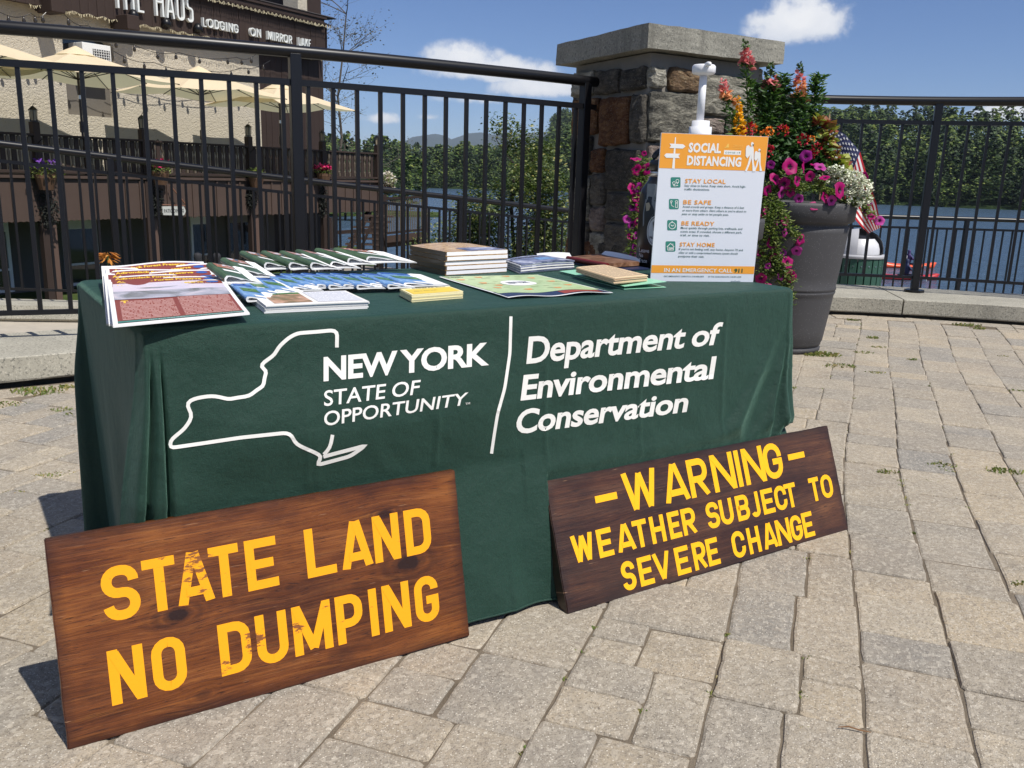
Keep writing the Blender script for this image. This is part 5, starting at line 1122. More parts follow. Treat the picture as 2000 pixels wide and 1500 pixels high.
# signpost and hikers
ppoly([(522, 124), (530, 124), (518, 396), (496, 394)], PWH, 'signpost_icon'); ppoly([(475, 178), (590, 184), (612, 202), (588, 222), (474, 216), (486, 198)], PWH, 'signpost_icon', .0011); ppoly([(428, 280), (446, 262), (566, 266), (550, 284), (562, 304), (444, 300)], PWH, 'signpost_icon', .0012)
for (mx, my, s) in ((1165, 165, 1.0), (1228, 222, .76)):
    H2 = lambda pts: [(mx + (x - 20) * s * .78 + 16, my + y * s) for x, y in pts]
    ppoly(H2([(x * 1.0 + 28 + 16 * cos(a), 18 + 18 * sin(a)) for x, a in [(0, k * pi / 6) for k in range(12)]]), PWH, 'hiker_icon', .0010)
    ppoly(H2([(6, 40), (36, 36), (44, 60), (44, 110), (14, 124), (0, 90)]), PWH, 'hiker_icon', .0011); ppoly(H2([(-36, 34), (-10, 26), (4, 44), (6, 110), (-28, 140), (-46, 120), (-44, 60)]), PWH, 'hiker_icon', .0013)
    ppoly(H2([(4, 110), (28, 112), (0, 190), (-34, 254), (-54, 252), (-22, 190)]), PWH, 'hiker_icon', .0009); ppoly(H2([(14, 110), (44, 108), (44, 180), (62, 240), (66, 252), (30, 256), (28, 200)]), PWH, 'hiker_icon', .0012)
    mb = MB(); mb.add([PQ(*pq(*q), .0015) for q in H2([(30, 18), (44, 20), (42, 36), (32, 34)])], [(0, 1, 2, 3)]); part('mask_icon', mb, PINK, pt)
for (ty, tx, head, hx, lines, ix, iy) in ((518, 607, 'STAY LOCAL', 957, ['Stay close to home. Keep visits short. Avoid high-', 'traffic destinations.'], 485, 556), (700, 592, 'BE SAFE', 832, ['Avoid crowds and groups. Keep a distance of 6 feet', "or more from others. Alert others as you're about to", 'pass or step aside to let people pass.'], 470, 743),
                                      (882, 576, 'BE READY', 860, ['Move quickly through parking lots, trailheads, and', 'scenic areas. If crowded, choose a different park,', 'trail, or time to visit.'], 455, 925), (1064, 560, 'STAY HOME', 862, ["If you're not feeling well, stay home. Anyone 70 and", 'older or with a compromised immune system should', 'postpone their visit.'], 441, 1108)):
    pt_(head, (tx, ty), (hx, ty + (hx - tx) * .018), 36, PORG, .018, 1.08)
    for k, ln in enumerate(lines):
        wfull = 540; frac_ = len(ln) / 51.0; x0 = tx - 5 - k * 2.5; y0 = ty + 30 + k * 31; pt_(ln, (x0, y0), (x0 + wfull * frac_, y0 + wfull * frac_ * .018), 18, PINK, .006)
    q = [(ix + a, iy - 88 + b) for a, b in ((84 * (.5 + .5 * cx), 88 * (.5 + .5 * cy)) for cx, cy in [(.84, -1), (1, -.84), (1, .84), (.84, 1), (-.84, 1), (-1, .84), (-1, -.84), (-.84, -1)])]
    ppoly(q, PTEAL, 'icon_tile', .0006)
    def ic(lines_, w_=5):
        V, Fc = [], []
        for l in lines_:
            v_, f_ = strokes([[(ix + a, iy - 88 + b) for a, b in l]], w_); Fc += [tuple(i + len(V) for i in q) for q in f_]; V += v_
        mb = MB(); mb.add([PQ(*pq(*q), .0012) for q in V], Fc); part('icon_drawing', mb, PWH, pt)
    circ = lambda cx, cy, r, n=12: [(cx + r * cos(2 * pi * k / n), cy + r * sin(2 * pi * k / n)) for k in range(n)] + [(cx + r, cy)]
    if head == 'STAY LOCAL': ic([circ(27, 50, 12), circ(57, 32, 13), [(18, 60), (27, 76), (37, 60)], [(46, 42), (57, 58), (68, 42)], [(30, 76), (60, 72), (50, 66)]], 4)
    elif head == 'BE SAFE': ic([circ(20, 22, 7), circ(64, 24, 10), [(20, 30), (20, 52), (14, 30)], [(56, 36), (56, 74), (72, 74), (72, 36), (56, 36)], [(20, 56), (44, 70)]], 4)
    elif head == 'BE READY': ic([circ(42, 48, 28, 16), [(36, 14), (48, 14)], [(42, 14), (42, 22)], [(28, 40), (42, 52), (58, 42)]], 5)
    else: ic([[(10, 48), (42, 18), (74, 48)], [(18, 46), (18, 76), (66, 76), (66, 46)], [(30, 76), (30, 56), (40, 56), (40, 76)], [(48, 56), (58, 56), (58, 66), (48, 66), (48, 56)], [(62, 30), (62, 20)]], 5)
pt_('IN AN EMERGENCY CALL', (426, 1284), (1014, 1290), 34, PWH, .02, 1.03); pt_('911', (1030, 1290), (1102, 1291), 36, plain('poster_dark_green', (.02, .10, .05), .5), .04)
pt_('DEC EMERGENCY DISPATCH: 518-408-5850', (426, 1326), (770, 1329), 12, PINK, .01); pt_('IN THE ADIRONDACKS: 518-891-0235', (808, 1330), (1092, 1332), 12, PINK, .01)
ss_, ff_ = strokes([[(1000, 1368), (1015, 1362), (1025, 1368), (1040, 1360), (1055, 1368), (1070, 1362), (1085, 1367)]], 3); mb = MB(); mb.add([PQ(*pq(*q), .0010) for q in ss_], ff_); part('signature', mb, PINK, pt)

# ------------------------------------------------------------------ bottle and sanitiser pump behind the poster
BOT = plain('black_bottle_coat', (.006, .006, .007), .28, 0, .5, .1, 40)
bc = onz(1285, 521, Z0 + .0); bc = bc * 1.0; bc[2] = Z0; bl = thing('water_bottle', 'tall black water bottle with stickers half hidden by the left edge of the poster', 'bottle', bc)
s_ = np.linalg.norm(bc[:2]) / F; R_ = 43 * s_
def bz(y): P = ray(1285, y); return CAMZ + P[2] * (bc[1] / P[1])
zz = [Z0, bz(500), bz(400), bz(375), bz(352), bz(345), bz(330), bz(328), bz(300), bz(292)]
mb = MB(); mb.lathe([(0, 0), (R_ * .96, 0), (R_, .006), (R_, bz(385) - Z0), (R_ * .93, bz(370) - Z0), (R_ * .66, bz(352) - Z0), (R_ * .62, bz(345) - Z0), (0, bz(345) - Z0)], 40, bc); part('body', mb, BOT, bl, True)
mb = MB(); mb.lathe([(0, bz(333) - Z0), (R_ * .6, bz(333) - Z0), (R_ * .6, bz(344) - Z0), (0, bz(344) - Z0)][::-1], 32, bc); part('steel_ring', mb, plain('brushed_steel', (.6, .6, .6), .3, 1), bl, True)
mb = MB(); mb.lathe([(0, bz(333) - Z0), (R_ * .66, bz(333) - Z0), (R_ * .66, bz(318) - Z0), (R_ * .6, bz(312) - Z0), (0, bz(312) - Z0)], 32, bc); part('lid', mb, BOT, bl, True)
mb = MB(); rr_ = R_ * .52; a_ = np.array([*pu[:2], 0]); mb.tube([bc + a_ * rr_ * cos(a) + np.array([0, 0, bz(315) - Z0 + rr_ * .95 * sin(a)]) for a in [pi * k / 10 for k in range(11)]], R_ * .13, 8); part('carry_loop', mb, BOT, bl, True)
vd = CAMP[:2] - bc[:2]; va = atan2(vd[1], vd[0])
def sticker(pts, mat, name, e=.0006):          # flat print wrapped on the bottle; points are photo pixels
    mb = MB(); Q = []
    for (x, y) in pts:
        off_ = (x - 1285) * s_; aa = va + math.asin(max(-.999, min(.999, off_ / (R_ + e)))); Q.append((bc[0] + (R_ + e) * cos(aa), bc[1] + (R_ + e) * sin(aa), bz(y)))
    mb.add(Q, [tuple(range(len(Q)))]); return part(name, mb, mat, bl)
GS = plain('grey_sticker', (.17, .19, .21), .5, 0, .4, .3, 60)
sticker([(1256, 359), (1271, 359), (1279, 366), (1280, 384), (1277, 388), (1268, 392), (1256, 389)], GS, 'sticker'); sticker([(1254, 389), (1268, 391), (1276, 394), (1274, 410), (1267, 423), (1252, 442), (1251, 418)], GS, 'sticker', .0009); sticker([(1255, 397), (1261, 395), (1264, 402), (1262, 410), (1257, 412)], plain('tan_sticker', (.35, .30, .22), .5), 'sticker', .0012)
WS = plain('white_sticker', (.55, .56, .57), .5); sticker([(1275 + 14.5 * cos(a), 449 + 29 * sin(a)) for a in [2 * pi * k / 24 for k in range(24)]], WS, 'round_sticker'); sticker([(1275 + 13 * cos(a), 449 + 26 * sin(a)) for a in [2 * pi * k / 24 for k in range(24)]], BOT, 'round_sticker', .0009); sticker([(1275 + 12.3 * cos(a), 449 + 25 * sin(a)) for a in [2 * pi * k / 24 for k in range(24)]], WS, 'round_sticker', .0012)
def btext(txt, x0, x1, yb, h, mat, bold=.01):
    v, f = glyphs(txt, bold, 1, 2); mb = MB(); Q = []
    for a, b in v: x = x0 + (x1 - x0) * a; y = yb - h * b; off_ = (x - 1285) * s_; aa = va + math.asin(max(-.999, min(.999, off_ / (R_ + .0018)))); Q.append((bc[0] + (R_ + .0018) * cos(aa), bc[1] + (R_ + .0018) * sin(aa), bz(y)))
    mb.add(Q, f); o = part('lettering', mb, mat, bl); o['label'] = 'printed words ' + txt
btext('Leave', 1247.5, 1267, 491.5, 8, WS); btext('No', 1248, 1256, 501, 8, WS); btext('Trace', 1247.5, 1264, 511, 8, WS); btext('NATURE', 1266, 1292, 464, 5, BOT, .03)
jc = onz(1360, 530, Z0); jc[2] = Z0; dj = jc[1]
def jz(x, y): P = ray(x, y); return CAMZ + P[2] * (dj / P[1])
jug = thing('sanitiser_jug', 'white pump top jug of hand sanitiser standing behind the poster', 'pump bottle', jc); WPL = plain('white_plastic', (.78, .78, .80), .35, 0, .5, .02, 20); m_ = dj / F
def jx(x, y): P = ray(x, y); return np.array([P[0] * dj / P[1], dj, CAMZ + P[2] * dj / P[1]])
base = jx(1367, 262); zc = base[2]
mb = MB(); mb.lathe([(0, 0), (.07, 0), (.075, .01), (.075, zc - Z0 - .10), (.05, zc - Z0 - .03), (22 * m_, zc - Z0 - .005), (22 * m_, zc - Z0 + .0)], 36, (base[0], dj, Z0)); part('body', mb, WPL, jug, True)
mb = MB(); z1, z2, z3 = jx(1367, 262)[2] - .012, jx(1367, 248)[2], jx(1367, 236)[2]; mb.lathe([(21 * m_, z1), (21 * m_, z2), (18 * m_, z2), (16.5 * m_, z2 + .001), (16.5 * m_, z3), (6.5 * m_, z3)], 36, (base[0], dj, 0)); part('collar', mb, WPL, jug, True)
p0, p1 = jx(1367, 236), jx(1374, 146); mb = MB(); mb.tube([p0, p1], [7.2 * m_, 6.8 * m_], 20); part('stem', mb, WPL, jug, True)
mb = MB(); mb.lathe([(0, jx(1375, 125.5)[2]), (19 * m_, jx(1375, 127)[2]), (21.5 * m_, jx(1375, 130)[2]), (21.5 * m_, jx(1375, 142)[2]), (19 * m_, jx(1375, 145)[2]), (7 * m_, jx(1375, 148)[2])], 32, (p1[0], dj, 0)); part('pump_head', mb, WPL, jug, True)
sp = jx(1376, 131); mb = MB(); mb.tube([sp + [0, .0, .0], sp + [.002, -.045, .004], sp + [.001, -.075, .001]], [5 * m_, 4.5 * m_, 3.6 * m_], 14); part('spout', mb, WPL, jug, True)
# ------------------------------------------------------------------ leaves and flowers
def leafy(mb, c, R, n, size, rnd_, flat=.5, shape='ball', up=.3):
    """many small folded leaves through a volume; c centre, R radii"""
    for _ in range(n):
        while True:
            p = np.array([rnd_.uniform(-1, 1) for _ in range(3)])
            if p @ p <= 1: break
        if shape == 'shell': p = p / (np.linalg.norm(p) + 1e-6) * rnd_.uniform(.65, 1.05)
        q = np.array(c) + p * np.array(R); s = size * rnd_.uniform(.5, 1.3); leaf(mb, q, s, rnd_, flat, up)
def leaf(mb, q, s, r_, flat=.5, up=.3, d=None):
    a = r_.uniform(0, 2 * pi); d = np.array([cos(a), sin(a), r_.uniform(-.6, .8) + up]) if d is None else np.array(d, float); d /= np.linalg.norm(d)
    n = np.array([r_.uniform(-1, 1), r_.uniform(-1, 1), 1.0]); w_ = np.cross(d, n); w_ /= np.linalg.norm(w_) + 1e-9; nn_ = np.cross(w_, d); w_ = w_ * s * flat * .5
    mb.add([q, q + d * s * .45 + w_ - nn_ * 0, q + d * s, q + d * s * .45 - w_, q + d * s * .5 + nn_ * s * .10], [(0, 1, 4), (1, 2, 4), (2, 3, 4), (3, 0, 4)])
fl = random.Random(21)
LEAF_S = leafmat('snapdragon_leaf', [(0, (.025, .06, .015)), (.5, (.055, .13, .028)), (1, (.12, .21, .05))], .25)
LEAF_P = leafmat('petunia_leaf', [(0, (.06, .11, .02)), (.5, (.13, .19, .04)), (1, (.24, .27, .08))], .3)
LEAF_L = leafmat('lantana_leaf', [(0, (.015, .05, .012)), (1, (.06, .13, .03))], .15)
MAG = plain('magenta_petal', (.36, .001, .125), .55, 0, .3, .2, 60, trans=.25); MAGD = plain('petunia_throat', (.06, .002, .035), .7)
PURP = plain('violet_petal', (.28, .01, .20), .55, 0, .3, .2, 60, trans=.2); LILAC = plain('lilac_petal', (.42, .04, .27), .6, 0, .3, .25, 50, trans=.25)
PEACH = plain('peach_petal', (.85, .36, .16), .55, 0, .3, .25, 60, trans=.2); SALM = plain('salmon_petal', (.70, .22, .22), .55, 0, .3, .3, 60, trans=.2); YELP = plain('yellow_petal', (.85, .42, .01), .55, 0, .3, .2, 60, trans=.2)
CRIM = plain('crimson_petal', (.42, .008, .03), .55, 0, .3, .3, 80); ORNG = plain('orange_petal', (.80, .22, .02), .55, 0, .3, .3, 80); WHP = plain('white_petal', (.74, .76, .60), .6, 0, .3, .1, 60)
COLE = leafmat('coleus_leaf', [(0, (.30, .34, .06)), (.4, (.38, .40, .10)), (.6, (.22, .05, .03)), (1, (.30, .07, .04))], .2)
STEM = plain('green_stem', (.07, .13, .03), .6)
vdir = np.array([0, -1, .1])
def petunia(q, r, mat, parent, face=None, name='flower'):
    """trumpet with five lobes"""
    f = np.array(face if face is not None else [fl.uniform(-.8, .9), -1, fl.uniform(-.5, .8)], float); f /= np.linalg.norm(f); a = np.cross(f, [0, 0, 1]); a /= np.linalg.norm(a); b = np.cross(a, f); q = np.array(q, float)
    mb = MB(); n = 20; rings = [(.16, -.35), (.34, -.12), (.72, .0), (1.0, .02)]; o = 0; V = []; ph = fl.uniform(0, 6)
    for k, (rr_, z) in enumerate(rings):
        for i in range(n):
            t = 2 * pi * i / n; lob = 1 - .13 * abs(sin(2.5 * t + ph)) ** 3 * (k >= 2); wv = (.10 * sin(5 * t + ph * 2) + .07 * sin(2 * t + ph) - .10) * (k == 3) + fl.uniform(-.07, .07) * (k == 3) + .05 * sin(10 * t) * (k == 2); V.append(q + (a * cos(t) + b * sin(t)) * r * rr_ * lob + f * r * (z + wv))
    mb.add(V, [(k * n + i, k * n + (i + 1) % n, (k + 1) * n + (i + 1) % n, (k + 1) * n + i) for k in range(3) for i in range(n)]); o = part(name, mb, mat, parent, True)
    mb = MB(); m_ = [q + (a * cos(2 * pi * i / 10) + b * sin(2 * pi * i / 10)) * r * .22 * (1.6 if i % 2 else .9) + f * r * (-.03 if i % 2 else -.10) for i in range(10)]; mb.add(m_ + [q - f * r * .32], [(i, (i + 1) % 10, 10) for i in range(10)] ); part('throat', mb, MAGD, o)
    return o
def planter(name, label, cx, cy, s=1.0, H_=.95, rt=.368, rb=.232):
    c = (cx, cy, 0); t = thing(name, label, 'planter', c); m = NT('charcoal_planter_' + name, .62, 0, .4); p = m.pos(); v = m.voro(p, 90); m.col(m.mix(m.mr(v, .16, .07, 0, .8), m.mix(m.noise(p, 3, 4), (.048, .047, .050), (.066, .065, .068)), (.3, .3, .32))); m.bump(m.noise(p, 300, 2), .25, .001)
    f = lambda z: rb + (rt * .96 - rb) * (z / H_) ** .85
    prof = [(0, .002), (rb * .97, .002), (rb * 1.02, .012), (rb * 1.03, .03), (rb * .99, .036), (rb * .99, .044), (rb * 1.03, .05), (rb * 1.03, .062), (f(.08), .075)] + [(f(z), z) for z in (.15, .25, .35, .375)] + [(f(.39) + .006, .388), (f(.39) + .006, .398), (f(.4) - .001, .404), (f(.41) + .006, .410), (f(.42) + .006, .420), (f(.43), .432)]
    prof += [(f(z), z) for z in (.5, .6, .7, .77, .80)] + [(f(.80) - .012, .808), (f(.81) - .012, .822), (f(.82) + .004, .830), (rt * .985, .84), (rt, H_ - .02), (rt * .995, H_), (rt * .93, H_ + .002), (rt * .91, H_ - .03), (rt * .90, H_ - .12)]
    mb = MB(); mb.lathe([(r * s, z * s) for r, z in prof], 72, c); part('pot', mb, m.m, t, True)
    mb = MB(); mb.lathe([(0, (H_ - .07) * s), (rt * .5 * s, (H_ - .055) * s), (rt * .905 * s, (H_ - .08) * s)], 32, c); part('soil', mb, plain('potting_soil', (.03, .02, .012), .95, 0, .1, .4, 60, .6, 200, .004), t, True)
    return t
PX, PY = 1.78, 5.72; PZ = .95
planter('flower_planter', 'large dark grey tapered flower planter standing behind the right end of the table', PX, PY)
def P5(x, y, Y): return atY(x, y, Y)
def plant_root(name, label, cat, x, y, Y, group=None): return thing(name, label, cat, P5(x, y, Y), group)
# snapdragons: leafy stems with spikes of blooms
def snapdragon(label, base, top, bloom0, mats, n_leaf=220, spread=.045, Y=PY, name='snapdragon'):
    b, tp = P5(*base, Y), P5(*top, Y); t = thing(name, label, 'flower', b, 'snapdragons rising from the planter'); ax = tp - b; L = np.linalg.norm(ax); mb = MB(); mid = b + ax * .5 + np.array([fl.uniform(-.01, .01), fl.uniform(-.02, .02), 0]); mb.tube([b, mid, tp], [.005, .004, .0015], 6); part('stem', mb, STEM, t)
    mb = MB()
    for i in range(int(n_leaf * 2.1)):
        f = fl.uniform(.0, .97 if bloom0 >= 1 else bloom0 + .05); q = b + ax * f + np.array([fl.gauss(0, 1), fl.gauss(0, 1), fl.gauss(0, .4)]) * spread * .4 * (1 - .5 * f); a = fl.uniform(0, 2 * pi); leaf(mb, q, fl.uniform(.035, .062), fl, .34, 0, (cos(a), sin(a), fl.uniform(-.15, .7)))
    part('foliage', mb, LEAF_S, t)
    if bloom0 < 1:
        n = int(4 + (1 - bloom0) * L / .011)
        for i in range(n):
            f = bloom0 + (1 - bloom0) * (i + .5) / n; a = i * 2.4 + fl.uniform(-.3, .3); r = .030 * (1 - .65 * (f - bloom0) / (1 - bloom0)); q = b + ax * f + np.array([cos(a), sin(a), 0]) * r * .6; m_ = mats[min(len(mats) - 1, int((f - bloom0) / (1 - bloom0) * len(mats)))]
            mb = MB(); d = np.array([cos(a), sin(a), .3])
            for k in range(7): leaf(mb, q + np.array([fl.uniform(-1, 1) for _ in range(3)]) * r * .45, r * 1.5, fl, .9, 0, d + np.array([fl.uniform(-.8, .8) for _ in range(3)]))
            part('bloom', mb, m_, t)
    return t
for (lab, b, tp, bl0, ms, nl_, sp_, Y) in [
    ('tall snapdragon with pink buds rising in front of the granite cap', (1470, 340), (1456, 78), .80, [SALM, SALM, STEM], 150, .05, 5.62),
    ('snapdragon with an orange and pink spike, tallest bloom at the right of the planter', (1560, 335), (1563, 122), .66, [PEACH, PEACH, SALM, STEM], 330, .09, 5.66),
    ('snapdragon with small pink buds between the two tall spikes', (1500, 340), (1505, 122), .78, [SALM, STEM, STEM], 300, .08, 5.7),
    ('leaning snapdragon with salmon blooms against the pillar stones', (1452, 345), (1411, 155), .78, [PEACH, SALM], 120, .05, 5.55),
    ('snapdragon with golden yellow blooms at the left edge of the planter', (1448, 345), (1440, 190), .45, [YELP, YELP, YELP], 80, .04, 5.55),
    ('green snapdragon stem without blooms, rightmost of the tall stems', (1580, 335), (1598, 142), 1.0, [STEM], 330, .09, 5.68),
    ('green snapdragon stem between the orange spike and the pink buds', (1530, 335), (1532, 142), 1.0, [STEM], 380, .10, 5.72),
    ('bushy snapdragon stem with one pink bud above the poster corner', (1475, 335), (1517, 158), .90, [SALM], 330, .10, 5.75),
    ('short green snapdragon stem in front of the other stems', (1500, 330), (1478, 160), 1.0, [STEM], 340, .10, 5.78)]:
    snapdragon(lab, b, tp, bl0, ms, nl_, sp_, Y)
t = plant_root('lantana', 'leafy lantana with crimson and orange flower heads in the middle of the planter', 'flower', 1530, 360, 5.62)
mb = MB()
for (x, y, r) in ((1480, 300, .10), (1530, 290, .13), (1580, 290, .12), (1500, 330, .12), (1555, 330, .12), (1600, 320, .09)): leafy(mb, P5(x, y, 5.62), (r, .14, r * .8), 150, .055, fl, .55, up=.2)
part('foliage', mb, LEAF_L, t)
for (x, y, r, m_) in [(1465, 252, 13, CRIM), (1472, 250, 8, ORNG), (1492, 262, 10, ORNG), (1502, 257, 9, ORNG), (1528, 255, 12, CRIM), (1533, 252, 7, ORNG), (1568, 273, 12, CRIM), (1585, 272, 7, ORNG), (1594, 290, 11, CRIM), (1500, 295, 12, CRIM), (1588, 301, 9, CRIM)]:
    q = P5(x, y, 5.45); rr_ = r * 5.45 / F; mb = MB()
    for _ in range(34):
        d = np.array([fl.gauss(0, 1), -abs(fl.gauss(0, 1)), fl.gauss(0, 1) + .3]); d /= np.linalg.norm(d); leaf(mb, q + d * rr_ * .7, rr_ * .5, fl, .9, 0, d + np.array([fl.uniform(-1, 1) for _ in range(3)]))
    part('flower_head', mb, m_, t)
t = plant_root('coleus', 'coleus with lime and red leaves beside the small flag', 'plant', 1620, 320, 5.6); mb = MB()
for (x, y, r) in ((1622, 300, .055), (1636, 318, .06), (1612, 262, .04), (1618, 280, .05), (1645, 330, .045), (1605, 240, .025)): leafy(mb, P5(x, y, 5.6), (r, .06, r * .9), 46, .062, fl, .75, up=.1)
part('foliage', mb, COLE, t)
t = plant_root('alyssum', 'mound of tiny white alyssum flowers spilling over the right rim of the planter', 'flower', 1650, 360, 5.5); mb = MB(); m2 = MB()
for (x, y, rx, rz_) in ((1640, 345, .065, .045), (1660, 352, .085, .055), (1680, 368, .065, .055), (1630, 335, .06, .035), (1685, 388, .045, .035), (1655, 375, .05, .03), (1604, 352, .03, .025), (1650, 395, .02, .02), (1672, 398, .03, .02)):
    c = P5(x, y, 5.48); leafy(m2, c, (rx, .07, rz_), 200, .024, fl, .4)
    for _ in range(int(2600 * rx * rz_ * 10)):
        d = np.array([fl.gauss(0, 1), -abs(fl.gauss(0, 1)), fl.gauss(0, 1)]); d /= np.linalg.norm(d); q = c + d * np.array([rx, .08, rz_]) * fl.uniform(.9, 1.05)
        for k in range(4): leaf(mb, q + np.array([fl.uniform(-1, 1) for _ in range(3)]) * .005, .015, fl, 1.0, .2)
part('blossoms', mb, WHP, t); part('foliage', m2, LEAF_P, t)
# petunias
def petunia_plant(label, root, vines, flowers, Y0, name='petunia', extra_leaf=()):
    t = plant_root(name, label, 'flower', *root, Y0); mb = MB(); ml = MB()
    for vn in vines:
        P = [P5(x, y, Y) for x, y, Y in vn]; mb.tube(P, .0025, 5)
        for a, b in zip(P[:-1], P[1:]):
            for _ in range(int(np.linalg.norm(b - a) * 1500)): q = a + (b - a) * fl.random() + np.array([fl.gauss(0, .018), fl.gauss(-.008, .014), fl.gauss(0, .012)]); leaf(ml, q, fl.uniform(.018, .034), fl, .42, -.1)
    for (x, y, Y, r, n) in extra_leaf: leafy(ml, P5(x, y, Y), (r, .05, r * .8), n, .030, fl, .42)
    part('stems', mb, STEM, t); part('foliage', ml, LEAF_P, t)
    for (x, y, r, m_, *f) in flowers:
        Y = f[0] if f else 5.36 + fl.uniform(-.02, .02); petunia(P5(x, y, Y), r * fl.uniform(.88, 1.08) * Y / F, m_, t, f[1] if len(f) > 1 else None)
petunia_plant('magenta petunias trailing down the left side of the flower planter', (1500, 385),
    [[(1490, 375, 5.42), (1500, 420, 5.34), (1515, 470, 5.36), (1520, 520, 5.38), (1532, 585, 5.42)], [(1500, 372, 5.44), (1512, 400, 5.36), (1500, 440, 5.34), (1512, 480, 5.36), (1505, 540, 5.4)], [(1480, 380, 5.42), (1485, 430, 5.36), (1490, 500, 5.38), (1490, 545, 5.4)], [(1505, 380, 5.4), (1535, 430, 5.33), (1555, 465, 5.34)], [(1495, 500, 5.38), (1530, 520, 5.37), (1540, 560, 5.4), (1536, 600, 5.42)]],
    [(1534, 432, 10, MAG), (1491, 445, 12, PURP), (1509, 475, 13, MAG), (1564, 469, 13, MAG), (1556, 490, 12, LILAC), (1539, 512, 13, MAG), (1542, 540, 13.5, MAG), (1486, 544, 12, MAG), (1484, 493, 10, MAG), (1484, 461, 9, LILAC), (1538, 572, 10, MAG), (1533, 455, 9, LILAC), (1480, 425, 9, MAG), (1536, 597, 5, PURP), (1500, 520, 8, PURP), (1530, 492, 9, PURP), (1498, 412, 11, MAG), (1515, 440, 9, LILAC), (1500, 560, 10, MAG), (1512, 505, 11, MAG), (1525, 540, 9, LILAC)], 5.4)
petunia_plant('magenta petunias along the front rim of the flower planter', (1570, 370),
    [[(1510, 370, 5.45), (1550, 365, 5.38), (1600, 368, 5.40), (1640, 380, 5.45)]],
    [(1544, 325, 17, MAG, 5.34, (.3, -1, .35)), (1514, 349, 14, MAG), (1531, 358, 12, MAG), (1558, 354, 12, MAG, 5.33, (.7, -.8, .1)), (1574, 305, 14, PURP), (1570, 327, 11, MAG, 5.33, (.95, -.4, .1)), (1602, 325, 13, LILAC, 5.38, (.1, -.6, .9)), (1642, 372, 17, MAG), (1613, 386, 15, MAG), (1611, 346, 10, MAG, 5.36, (-.2, -.4, .9)), (1528, 377, 14, LILAC), (1590, 322, 9, MAG, 5.4, (.2, -.3, 1)), (1660, 330, 10, MAG, 5.7, (.9, -.5, .2)), (1686, 345, 9, MAG, 5.7), (1582, 345, 12, MAG), (1545, 375, 12, MAG), (1500, 372, 12, MAG), (1560, 388, 10, LILAC), (1590, 402, 10, MAG), (1505, 322, 10, PURP), (1625, 392, 10, LILAC)], 5.42, 'petunia',
    [(1510, 365, 5.42, .06, 120), (1560, 362, 5.42, .07, 160), (1600, 358, 5.42, .05, 110), (1545, 345, 5.46, .07, 140)])
petunia_plant('petunias hanging off the right rim of the planter in front of the flag', (1680, 390),
    [[(1665, 385, 5.6), (1690, 405, 5.55), (1708, 430, 5.55)]], [(1702, 423, 9, MAG, 5.52), (1718, 431, 10, LILAC, 5.52), (1700, 398, 9, PURP, 5.55), (1688, 412, 6, PURP, 5.55)], 5.6)
# second planter, almost hidden by the poster and the bottle
planter('flower_planter', 'dark grey planter almost hidden behind the poster and the black bottle', 1.05, 4.80, .92, .95, .30, .20)
petunia_plant('magenta petunias left of the black bottle in front of the pillar', (1245, 330),
    [[(1262, 310, 4.6), (1246, 350, 4.58), (1238, 420, 4.58), (1236, 500, 4.6)], [(1256, 330, 4.6), (1252, 400, 4.58), (1244, 470, 4.6)]],
    [(1242, 310, 11, MAG, 4.55, (0, -.25, 1)), (1244, 332, 12, MAG, 4.55), (1264, 330, 12, MAG, 4.55, (-.6, -.8, .2)), (1236, 368, 12, MAG, 4.55), (1248, 368, 11, PURP, 4.55), (1243, 386, 9, MAG, 4.55), (1248, 404, 10, MAG, 4.55), (1236, 404, 9, PURP, 4.56), (1225, 428, 9, PURP, 4.56), (1234, 440, 10, PURP, 4.56), (1246, 434, 9, MAG, 4.56), (1243, 460, 9, PURP, 4.56), (1232, 462, 8, MAG, 4.57), (1240, 482, 8, PURP, 4.57), (1236, 498, 8, PURP, 4.58), (1258, 300, 6, MAG, 4.56)], 4.6)

# ------------------------------------------------------------------ small flag stuck in the planter
FY = 5.98; ft = thing('small_flag', 'small stars and stripes flag on a wooden stick stuck in the right of the planter', 'flag', P5(1605, 380, FY))
WOODL = plain('pale_wood', (.32, .22, .12), .6); mb = MB(); mb.tube([P5(1600, 390, FY), P5(1617, 242, FY)], .0045, 8); part('stick', mb, WOODL, ft); mb = MB(); mb.tube([P5(1616, 246, FY), P5(1618, 238, FY), P5(1619.5, 229, FY), P5(1621, 220, FY)], [.005, .009, .007, .001], 10); part('finial', mb, WOODL, ft)
TE = [(1618, 246), (1650, 262), (1680, 296), (1694, 345), (1712, 398), (1721, 444)]; BE = [(1600, 330), (1634, 346), (1650, 372), (1650, 402), (1676, 436), (1696, 456)]
def lerpP(L_, t): t = t * (len(L_) - 1); i = min(int(t), len(L_) - 2); f = t - i; return np.array(L_[i]) * (1 - f) + np.array(L_[i + 1]) * f
def flagP(a, b):                         # a along the fly, b from bottom (0) to top (1)
    q = lerpP(TE, a) * b + lerpP(BE, a) * (1 - b); return P5(q[0], q[1], FY + .02 + .035 * sin(a * 7 + b * 4) * a + .03 * sin(b * 5) * a)
FR = plain('flag_red', (.42, .012, .02), .6, trans=.2); FWm = plain('flag_white', (.78, .78, .78), .6, trans=.2); FB = plain('flag_navy', (.012, .018, .075), .6)
for i in range(13):
    b0, b1 = i / 13, (i + 1) / 13; mb = MB(); a0 = .40 if i >= 6 else 0.0; mb.grid(lambda a, b: flagP(a0 + (1 - a0) * a, b0 + (b1 - b0) * b), 18, 1); part('stripe', mb, FR if i % 2 == 0 else FWm, ft, True)
